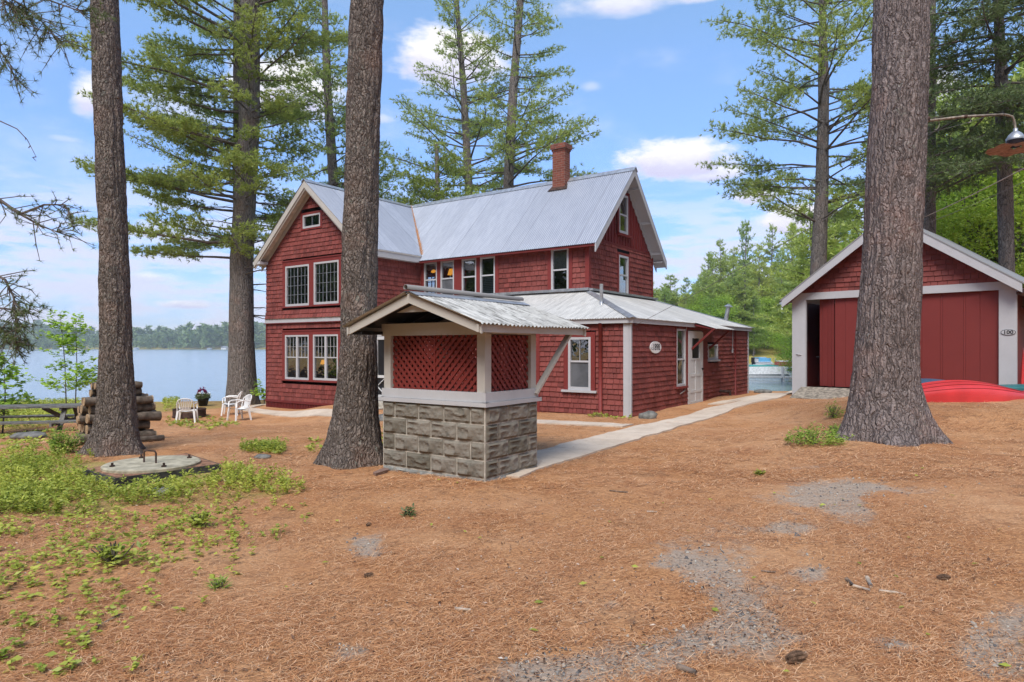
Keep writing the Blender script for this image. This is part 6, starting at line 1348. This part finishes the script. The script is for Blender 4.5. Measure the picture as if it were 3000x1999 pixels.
cone(2334, 1940, .085, .4, 'largest pine cone near the bottom edge on the gravel'); cone(2765, 1700, .062, .1, 'pine cone lying alone at the far right'); cone(1080, 1690, .046, .6, 'pine cone half buried in needles left of centre'); cone(1080, 1540, .045, 1.2, 'small dark pine cone in front of the well house foot')
cone(960, 1892, .03, 2.0, 'tiny dark cone at the bottom left of centre')
cone(616, 1925, .025, 1.0, 'tiny round cone at the lower left')

# ---------------------------------------------------------------- low plants (uncountable) and single plants
def quads(P, D, Nn, ln, wd):
    """pointed leaves: base, left, tip, right with a fold"""
    n = len(P); S = np.cross(D, Nn); S /= np.linalg.norm(S, axis=1, keepdims=True)+1e-9; V = np.empty((n, 4, 3)); m = P+D*ln[:, None]*.45
    V[:, 0] = P; V[:, 1] = m-S*wd[:, None]/2+Nn*wd[:, None]*.12; V[:, 2] = P+D*ln[:, None]; V[:, 3] = m+S*wd[:, None]/2+Nn*wd[:, None]*.12; return V.reshape(-1, 3)
def sprigs(C, h, nl, ln, wd, rng, up=.35, spread=.5):
    n = len(C); k = nl; C = np.repeat(C, k, 0); H_ = np.repeat(h, k); t = rng.random(n*k)**.7; az = rng.uniform(0, 6.283, n*k); q = np.repeat(rng.normal(0, .25, (n, 2)), k, 0)
    P = C+np.stack([q[:, 0]*H_*t, q[:, 1]*H_*t, H_*t], 1); D = np.stack([np.cos(az), np.sin(az), rng.normal(up, .25, n*k)], 1); D /= np.linalg.norm(D, axis=1, keepdims=True)
    N_ = np.stack([rng.normal(0, spread, n*k), rng.normal(0, spread, n*k), np.ones(n*k)], 1); N_ /= np.linalg.norm(N_, axis=1, keepdims=True)
    return quads(P, D, N_, ln*rng.uniform(.6, 1.3, n*k), wd*rng.uniform(.7, 1.2, n*k))
def qf(V): return np.arange(len(V)).reshape(-1, 4)
def scatter(n, rng, y0, y1, dens, xr=.86, p=1.0):
    """ground points, even in area, kept where dens(x,y in the 2353 picture) says so"""
    Y = (rng.random(n)*(y1**2-y0**2)+y0**2)**.5; X = rng.uniform(-xr, xr, n)*Y; Z = terrain(X, Y); dx, dy = todisp(X, Y, Z); k = rng.random(n) < dens(dx, dy)*p; return X[k], Y[k], Z[k], dx[k], dy[k]
def inhouse(X, Y):
    x = X-H.x; y = Y-H.y; a = x*H.c-y*H.s; b = x*H.s+y*H.c; r = (b > -.05) & (b < 10) & (a < .05) & (a > -14.1)
    x = X-WL.x; y = Y-WL.y; a = x*WL.c-y*WL.s; b = x*WL.s+y*WL.c; r |= (a > -1.65) & (a < .03) & (b > -.03) & (b < 1.08)
    x = X-G.x; y = Y-G.y; a = x*G.c-y*G.s; b = x*G.s+y*G.c; r |= (a > -.05) & (a < gxr) & (b > -.05) & (b < 5); return r
rng = np.random.default_rng(77)
SLAB = [(180, 1090), (262, 1132), (515, 1104), (512, 1062), (450, 1036), (290, 1038), (180, 1070)]
dn = lambda x, y: grass_d(x, y)*(~inpoly(x, y, SLAB))*np.clip(fbm(x*.02, y*.035)*2.6-.55, .12, 1)
X, Y, Z, dx, dy = scatter(80000, rng, 3.0, 12.0, lambda x, y: dn(x, y)*(y > 1030), p=.45)
C = np.stack([X, Y, Z], 1); dense = grass_d(dx, dy) > .6
V = np.concatenate([sprigs(C[dense], rng.uniform(.06, .20, dense.sum()), 18, .044, .019, rng), sprigs(C[~dense], rng.uniform(.02, .08, (~dense).sum()), 8, .040, .023, rng, up=.1)])
tag(npmesh('ground_cover', V, qf(V), M['ground leaves']), 'low bright green leafy plants spreading over the needles at lower left', 'plants', kind='stuff')
X, Y, Z, dx, dy = scatter(90000, rng, 9, 34, lambda x, y: grass_d(x, y)*(y < 1045)*(~inpoly(x, y, [(185, 880), (375, 880), (375, 1050), (185, 1050)])), p=.42, xr=.95); ok = ~inhouse(X, Y)
V = sprigs(np.stack([X, Y, Z], 1)[ok], np.where(grass_d(dx, dy)[ok] > .9, rng.uniform(.08, .26, ok.sum()), rng.uniform(.01, .05, ok.sum())), 7, .09, .04, rng)
tag(npmesh('lawn_plants', V, qf(V), M['ground leaves']), 'bright green low growth along the lake bank', 'plants', kind='stuff')
# flat broad leaves sprinkled at lower left
X, Y, Z, dx, dy = scatter(44000, rng, 2.6, 8, lambda x, y: np.maximum(inpoly(x, y, [(-200, 1250), (330, 1200), (620, 1150), (640, 1230), (420, 1330), (330, 1420), (200, 1568), (-300, 1568)])*.75, .012)*np.clip(fbm(x*.015, y*.02)*3-1.0, .10, 1), p=.3)
n = len(X); az = rng.uniform(0, 6.283, n); D = np.stack([np.cos(az), np.sin(az), rng.normal(.05, .15, n)], 1); D /= np.linalg.norm(D, axis=1, keepdims=True); N_ = np.stack([rng.normal(0, .3, n), rng.normal(0, .3, n), np.ones(n)], 1); V = quads(np.stack([X, Y, Z+.018], 1), D, N_, rng.uniform(.028, .062, n), rng.uniform(.02, .038, n))
tag(npmesh('seedling_leaves', V, qf(V), M['ground leaves']), 'scattered flat pale green seedling leaves at the lower left', 'plants', kind='stuff')
def bush(u, v, r_, h, n, label, mat='spruce sprigs', ln=.05, wd=.02, cat='plant', name='shrub', nl=9):
    p = gp(u, v); rg = np.random.default_rng(int(u)); a = rg.uniform(0, 6.28, n); q = np.sqrt(rg.random(n)); C = np.stack([p.x+r_*q*np.cos(a), p.y+r_*.8*q*np.sin(a), np.full(n, p.z)], 1); V = sprigs(C, h*(1-.5*q**2)*rg.uniform(.5, 1.1, n), nl, ln, wd, rg)
    t = thing(name, label, cat, p); npmesh('foliage', V, qf(V), M[mat], t); g = MB(); 
    for k in range(min(n, 14)): g.tube([tuple(p)+() if False else (p.x, p.y, p.z-.02), tuple(C[k]+[0, 0, h*.6])], .004, 4)
    g.build('stems', M['limb bark'], t)
bush(190, 1328, .20, .42, 110, 'small round young fir beside the left trunk', nl=14); bush(2385, 1302, .42, .30, 150, 'low green shrub at the left foot of the thickest trunk', nl=10); bush(2480, 1275, .30, .2, 70, 'small leafy sprig among the roots of the thickest trunk'); bush(2440, 1225, .15, .36, 40, 'upright green sprig behind the left root of the thickest trunk')
bush(790, 1318, .28, .16, 50, 'green weed tuft between the slab and the leaning trunk'); bush(585, 1545, .1, .17, 26, 'upright green seedling below the ground cover', 'ground leaves'); bush(335, 1655, .16, .22, 20, 'small leafy seedling with reddish stem at left', 'ground leaves', .06, .03); bush(1195, 1512, .05, .09, 8, 'tiny sprout in front of the well house', 'dark pine needles')
bush(1755, 1222, .25, .12, 30, 'weeds growing at the foot of the extension wall', 'ground leaves'); bush(1260, 1200, .3, .3, 30, 'white flowering weed by the screen door step', 'dark pine needles')
bush(2225, 1393, .06, .08, 10, 'single bright weed on open needles left of the thickest trunk', 'ground leaves'); bush(640, 1725, .05, .07, 16, 'grass tuft low in the needles left of centre', 'spruce sprigs', .06, .006)
# maple sapling by the lake
def sapling(u, v, Y, h, label, seed, spread=.9, n=26):
    x = (u-CX)/FPX*Y; z = gz(x, Y); t = thing('sapling', label, 'tree', (x, Y, z)); rg = np.random.default_rng(seed); g = MB(); LP_ = []
    for s, dx in ((0, 0), (1, .28)):
        top = np.array([x+dx-.2*(s == 0), Y, z+h*(1-.06*s)]); b = np.array([x+dx*.9, Y, z]); g.tube([tuple(b), tuple(b*.5+top*.5+[.05, 0, 0]), tuple(top)], [.02, .014, .005], 6)
        for k in range(n):
            f = rg.uniform(.22, 1); p = b*(1-f)+top*f; az = rg.uniform(0, 6.28); L = spread*(1.1-f)*rg.uniform(.5, 1.1)+.12; e = p+np.array([math.cos(az)*L, math.sin(az)*L, L*.35]); g.tube([tuple(p), tuple(e)], [.006, .003], 4)
            m = int(24*L+14); q = rg.uniform(.25, 1.05, m)[:, None]; LP_.append(p*(1-q)+e*q+rg.normal(0, .055, (m, 3)))
    g.build('branches', M['limb bark'], t); P = np.concatenate(LP_); m = len(P); az = rg.uniform(0, 6.28, m); D = np.stack([np.cos(az), np.sin(az), rg.normal(-.1, .3, m)], 1); D /= np.linalg.norm(D, axis=1, keepdims=True); N_ = np.stack([rg.normal(0, .4, m), rg.normal(0, .4, m), np.ones(m)], 1)
    V = quads(P, D, N_, rg.uniform(.09, .15, m), rg.uniform(.08, .12, m)); npmesh('foliage', V, qf(V), M['sapling leaves'], t)
sapling(195, 1140, 20, 3.2, 'young maple sapling with fresh leaves on the lake bank', 4, 1.0, 30)
sapling(-25, 1100, 15, 1.9, 'leafy sapling cut off by the left edge of the lake view', 6, .7)
sapling(775, 1165, 24.5, .8, 'small leafy shoot between the huge pine and the cottage corner', 8, .3, 8)

# hanging pine boughs of a tree standing outside the left edge
def bough(pts, Y, label, seed, tw=26, L=.45, k=13, ln=.075, tip=True, wd=.006, r0=.012):
    P = [px(u, v, Y) for u, v in pts]; rg = np.random.default_rng(seed); t = thing('pine_bough', label, 'branch', P[0], 'boughs of a pine outside the left edge'); g = MB(); m = len(P); g.tube(P, [r0*(1-.75*i/(m-1)) for i in range(m)], 6); T = []; Dd = []
    A = np.array([tuple(p) for p in P])
    for j in range(tw):
        q = rg.uniform(.15, 1)*(m-1); i = min(int(q), m-2); p = A[i]*(1-q+i)+A[i+1]*(q-i); d0 = A[i+1]-A[i]; d0 /= np.linalg.norm(d0); d = d0*.8+rg.normal(size=3)*[.6, .6, .55]; d /= np.linalg.norm(d); l = L*rg.uniform(.3, 1.1); mid = p+d*l*.5+rg.normal(0, .03, 3); e = p+d*l+[0, 0, -.05*l]; g.tube([tuple(p), tuple(mid), tuple(e)], [.005, .004, .002], 4)
        for b in [e, mid] + ([p+d*l*.75] if rg.random() < .6 else []): T.append(b); Dd.append(d*.7+[0, 0, .2])
    g.build('twigs', M['limb bark'], t)
    if k: V = blades(np.array(T), np.array(Dd), k, ln, wd, rg, .8); npmesh('needles', V, tri(V), M['dark pine needles'], t)
S = 1/2.24
bough([(-60, -60), (40, 0), (110, 50), (150, 95), (190, 130)], 6.5, 'long dark pine bough drooping from the top left corner', 1, 46, .42)
bough([(-80, -40), (30, 10), (60, 40)], 6.5, 'short tufted bough at the very top left', 2, 34, .35); bough([(60, -50), (140, 0), (220, 28), (245, 34)], 6.8, 'thin bough along the top edge left of the first trunk', 3, 26, .3)
bough([(-60, 120), (0, 150), (30, 190), (45, 235)], 6.2, 'bough with brown tufts at the left edge below the top corner', 4, 22, .25)
bough([(-40, 340), (0, 355), (50, 378), (80, 410), (106, 460)], 6.0, 'bare curved twig hanging at the left edge', 5, 3, .05, k=0, r0=.008)
bough([(-60, 555), (0, 587), (60, 628), (120, 662), (175, 683)], 6.2, 'dark branch pointing right at mid height of the left edge', 6, 28, .35, k=9, ln=.05, r0=.02); bough([(60, 628), (130, 600), (190, 600), (215, 640)], 6.2, 'twiggy side branch above the dark branch at left', 7, 26, .22, k=9, ln=.045)
bough([(-40, 790), (15, 820), (40, 870), (45, 930), (55, 1000)], 6.0, 'drooping tangled twigs over the lake at the left edge', 8, 50, .28, k=9, ln=.05, r0=.014); bough([(-40, 900), (20, 905), (60, 915), (98, 905)], 6.0, 'tufted twig tip in front of the far shore', 9, 14, .15, k=14, ln=.06)
bough([(-60, 950), (0, 960), (30, 990), (60, 1010)], 6.0, 'low drooping needle clump at the left edge above the lake', 10, 44, .25, k=12, ln=.06)

# ---------------------------------------------------------------- boats and dock across the cove
def pontoon(c, yaw, L, label, canopy='teal canvas', fence='boat white', motor=True):
    F = Frame(c[0], c[1], yaw); z = WATER; t = thing('pontoon_boat', label, 'boat', (c[0], c[1], z))
    for b in (-.8, .8): g = MB(); g.tube([F(-L/2, b, z+.15), F(-L/2+.3, b, z+.1), F(L/2-.6, b, z+.1), F(L/2, b, z+.3)], [.05, .28, .28, .05], 12); g.build('float', M['galvanised'], t, smooth=True)
    g = MB(); g.box(F, -L/2+.1, L/2-.2, -1.1, 1.1, z+.35, z+.45); g.build('deck', M['boat white'], t)
    g = MB()
    for (a0, a1, b0, b1) in ((-L/2+.2, L/2-.4, -1.08, -1.03), (-L/2+.2, L/2-.4, 1.03, 1.08), (L/2-.45, L/2-.4, -1.03, 1.03)): g.box(F, a0, a1, b0, b1, z+.45, z+1.05)
    g.build('fence', M[fence], t); g = MB(); g.box(F, -L/2+.3, -L/2+1.6, -1, 1, z+.45, z+.95); g.box(F, 0, .8, .2, 1, z+.45, z+1.2); g.build('seat', M['curtain'], t)
    if canopy: g = MB(); g.box(F, -L/2+.4, L/2-1.2, -1.05, 1.05, z+1.06, z+1.16); g.build('cover', M[canopy], t)
    if motor: g = MB(); g.box(F, -L/2-.4, -L/2, -.2, .2, z+.3, z+1.15); g.box(F, -L/2-.3, -L/2-.1, -.08, .08, z-.3, z+.3); g.build('outboard_motor', M['black'], t)
def wp(u, v): Y = (EYE-WATER)*FPX/(v-HZ); return ((u-CX)/FPX*Y, Y)
p = wp(2222, 1107); pontoon((p[0], p[1]), -8, 5.2, 'white pontoon boat with teal cover moored at the near dock')
p = wp(2232, 1068); pontoon(p, -10, 2.8, 'small white and blue boat at the far dock across the cove', 'boat blue', 'boat blue'); p = wp(2308, 1085); pontoon(p, 60, 2.6, 'red and white pontoon boat by the garage corner across the cove', 'boat white', 'boat red')
def dock(p0, p1, w, label):
    a = Vector((*p0, WATER+.35)); b = Vector((*p1, WATER+.35)); t = thing('dock', label, 'dock', a); g = MB(); g.beam(a, b, w, .12); g.build('deck', M['dock wood'], t); g = MB(); n = int((b-a).length/2.5); q = (b-a).normalized().cross(Vector((0, 0, 1)))*w/2
    for k in range(n+1):
        for s in (-1, 1): c = a.lerp(b, k/n)+q*s; g.tube([c-Vector((0, 0, 1.2)), c+Vector((0, 0, .8))], .07, 6)
    g.build('piles', M['dock wood'], t)
dock(wp(2190, 1116), wp(2400, 1119), 1.0, 'pale grey dock running across the cove beside the pontoon boat'); dock(wp(2215, 1072), wp(2330, 1073), 1.0, 'distant dock with posts on the far side of the cove')
# stairs and house on the slope
def stairs():
    a = px(2195, 1010, 118); b = px(2228, 972, 124); t = thing('stairs', 'pale wooden stairs climbing the wooded bank across the cove', 'stairs', a); g = MB()
    for s in (-.6, .6): g.beam(a+Vector((s, 0, 0)), b+Vector((s, 0, 0)), .12, .3); g.beam(a+Vector((s, 0, 1)), b+Vector((s, 0, 1)), .08, .1)
    for k in range(14): c = a.lerp(b, k/13); g.beam(c-Vector((.6, 0, 0)), c+Vector((.6, 0, 0)), .3, .06)
    g.build('stair_frame', M['dock wood'], t)
    c = px(2300, 915, 120); t = thing('lake_house', 'grey house corner with white porch post among the trees across the cove', 'house', c); F = Frame(c.x, c.y, 10); g = MB(); g.box(F, .0, 6, 0, 6, c.z-3.5, c.z+1.5); g.build('wall', M['grey house'], t)
    g = MB(); g.prism([F(-1, -1, c.z+1.4), F(3, -1, c.z+4.2), F(7, -1, c.z+1.4)], F.e2*8); g.build('roof', M['grey house'], t); g = MB(); g.box(F, -.9, -.6, -.9, -.6, c.z-4, c.z+1.4); g.box(F, -.9, 6, -.95, -.9, c.z-3.3, c.z-2.6); g.build('porch', M['boat white'], t)
stairs()
def cabins():
    for i, (u, v, w) in enumerate(((57, 1027, 16), (185, 1025, 22), (395, 1027, 10), (655, 1026, 16), (610, 1027, 8))):
        Y = 880.; c = px(u, v+2, Y); s = w*Y/FPX; z = WATER; t = thing('lakeside_cabin' if w > 12 else 'boathouse', ['pale cabin on the far shore near the left edge', 'long white cabin on the far shore behind the sapling', 'tiny pale boathouse on the far shore between two trunks', 'low white boathouse on the far shore beside the huge pine', 'tiny white boathouse left of the huge pine on the far shore'][i], 'cabin', (c.x, Y, z)); F = Frame(c.x, Y, 5)
        g = MB(); g.box(F, -s/2, s/2, 0, 6, z, z+s*.35); g.build('wall', M['boat white'], t); g = MB(); g.prism([F(-s*.55, -1, z+s*.35), F(0, -1, z+s*.6), F(s*.55, -1, z+s*.35)], F.e2*8); g.build('roof', M['grey house'], t)
cabins()

# ---------------------------------------------------------------- needle litter and gravel stones
rng = np.random.default_rng(5)
def litter(n, y0, y1, ln, wd, name, label, mat='needle litter', pw=1.0, lim=None):
    Y = y0*(y1/y0)**(rng.random(n)**pw); X = rng.uniform(-.84, .84, n)*Y; Z = terrain(X, Y); dx, dy = todisp(X, Y, Z); g = np.zeros(n)
    for P in GRAV: g = np.maximum(g, inpoly(dx, dy, P))
    keep = (rng.random(n) > g*.72) & ~inhouse(X, Y) & ~inpoly(dx, dy, SLAB)
    cl = fbm(X*1.7, Y*1.7); keep &= rng.random(n) < np.clip((cl-.28)*3.4, .12, 1)
    # paths stay mostly clear
    keep &= ~(inpoly(dx, dy, [(1232, 1045), (1500, 985), (1820, 900), (1840, 906), (1560, 992), (1232, 1077)]) & (rng.random(n) < .93))
    X, Y, Z = X[keep], Y[keep], Z[keep]; n = len(X); az = rng.uniform(0, 6.283, n)+0; az = np.where(rng.random(n) < .35, rng.normal(.25, .5, n), az); D = np.stack([np.cos(az), np.sin(az), rng.normal(.02, .09, n)], 1); S_ = np.stack([-np.sin(az), np.cos(az), np.zeros(n)], 1); L = ln*rng.uniform(.5, 1.2, (n, 1)); w = wd*rng.uniform(.7, 1.4, (n, 1)); P = np.stack([X, Y, Z+rng.uniform(.002, .014, n)], 1); b = S_*L*rng.normal(0, .13, (n, 1))+[0, 0, .006]
    V = np.empty((n, 6, 3)); V[:, 0] = P-S_*w/2; V[:, 1] = P+S_*w/2; m = P+D*L*.5+b; V[:, 2] = m+S_*w/2; V[:, 3] = m-S_*w/2; e = P+D*L; V[:, 4] = e+S_*w*.3; V[:, 5] = e-S_*w*.3
    i = np.arange(n)[:, None]*6; F = np.concatenate([i+[0, 1, 2, 3], i+[3, 2, 4, 5]]); return tag(npmesh(name, V.reshape(-1, 3), F, M[mat]), label, 'needles', kind='stuff')
litter(270000, 2.5, 8.5, .075, .0018, 'pine_needles', 'carpet of fallen orange pine needles covering the foreground')
litter(130000, 7.0, 17, .11, .0045, 'pine_needles', 'thinner carpet of fallen needles out towards the buildings')
def debris():
    n = 26000; Y = 2.5*(16/2.5)**rng.random(n); X = rng.uniform(-.84, .84, n)*Y; k = (fbm(X*.8+4, Y*.8) > .44+.14*rng.random(n)) & ~inhouse(X, Y); X, Y = X[k], Y[k]; n = len(X); Z = terrain(X, Y)
    az = rng.uniform(0, 6.283, n); D = np.stack([np.cos(az), np.sin(az), rng.normal(.05, .2, n)], 1); N_ = np.stack([rng.normal(0, .3, n), rng.normal(0, .3, n), np.ones(n)], 1); V = quads(np.stack([X, Y, Z+.010], 1), D, N_, .008+.03*rng.random(n)**2.5, .005+.012*rng.random(n)**2)
    tag(npmesh('bark_bits', V, qf(V), M['bark bits']), 'small bits of bark and dead twig strewn over the needles', 'debris', kind='stuff')
t = NT('bark bits'); r_ = t.island(); t.col(t.ramp(r_, [(0, (.05, .03, .022)), (.7, (.14, .08, .055)), (.9, (.42, .32, .25)), (1, (.6, .52, .45))]), .95, 0, .1); M['bark bits'] = t.mat
debris()
def gravel():
    n = 26000; Y = 2.5*(12/2.5)**rng.random(n); X = rng.uniform(-.84, .84, n)*Y; Z = terrain(X, Y); dx, dy = todisp(X, Y, Z); g = np.zeros(n)
    for P in GRAV: g = np.maximum(g, inpoly(dx+rng.normal(0, 14, n), dy+rng.normal(0, 10, n), P))
    k = rng.random(n) < g*.9+.012; X, Y, Z = X[k], Y[k], Z[k]; n = len(X); base = np.array([(1, 0, -.1), (-.5, .87, -.1), (-.5, -.87, -.1), (.35, .2, .7), (-.3, .1, .6)]); s = .007*np.exp(rng.normal(0, .45, (n, 1, 1))); B = base[None]*s*rng.uniform(.6, 1.4, (n, 5, 1)); az = rng.uniform(0, 6.28, n); c, q = np.cos(az)[:, None], np.sin(az)[:, None]
    V = np.stack([B[..., 0]*c-B[..., 1]*q+X[:, None], B[..., 0]*q+B[..., 1]*c+Y[:, None], B[..., 2]+Z[:, None]+.004], -1); i = np.arange(n)[:, None]*5; F = np.concatenate([i+f for f in ([0, 1, 3], [1, 4, 3], [1, 2, 4], [2, 0, 3], [2, 3, 4])]); tag(npmesh('gravel', V.reshape(-1, 3), F, M['gravel']), 'grey gravel stones showing through the needles', 'gravel', kind='stuff')
gravel()

# ---------------------------------------------------------------- haze
def haze():
    t = NT('haze air', False); v = t.n('ShaderNodeVolumePrincipled'); v.inputs['Color'].default_value = (.82, .90, 1, 1); v.inputs['Density'].default_value = .00030; v.inputs['Anisotropy'].default_value = .1; t.l(v.outputs[0], t.out.inputs[1])
    g = MB(); g.box(wf, -1700, 1700, -120, 1600, -5, 95); o = g.build('haze', t.mat); tag(o, kind='stuff')
haze()
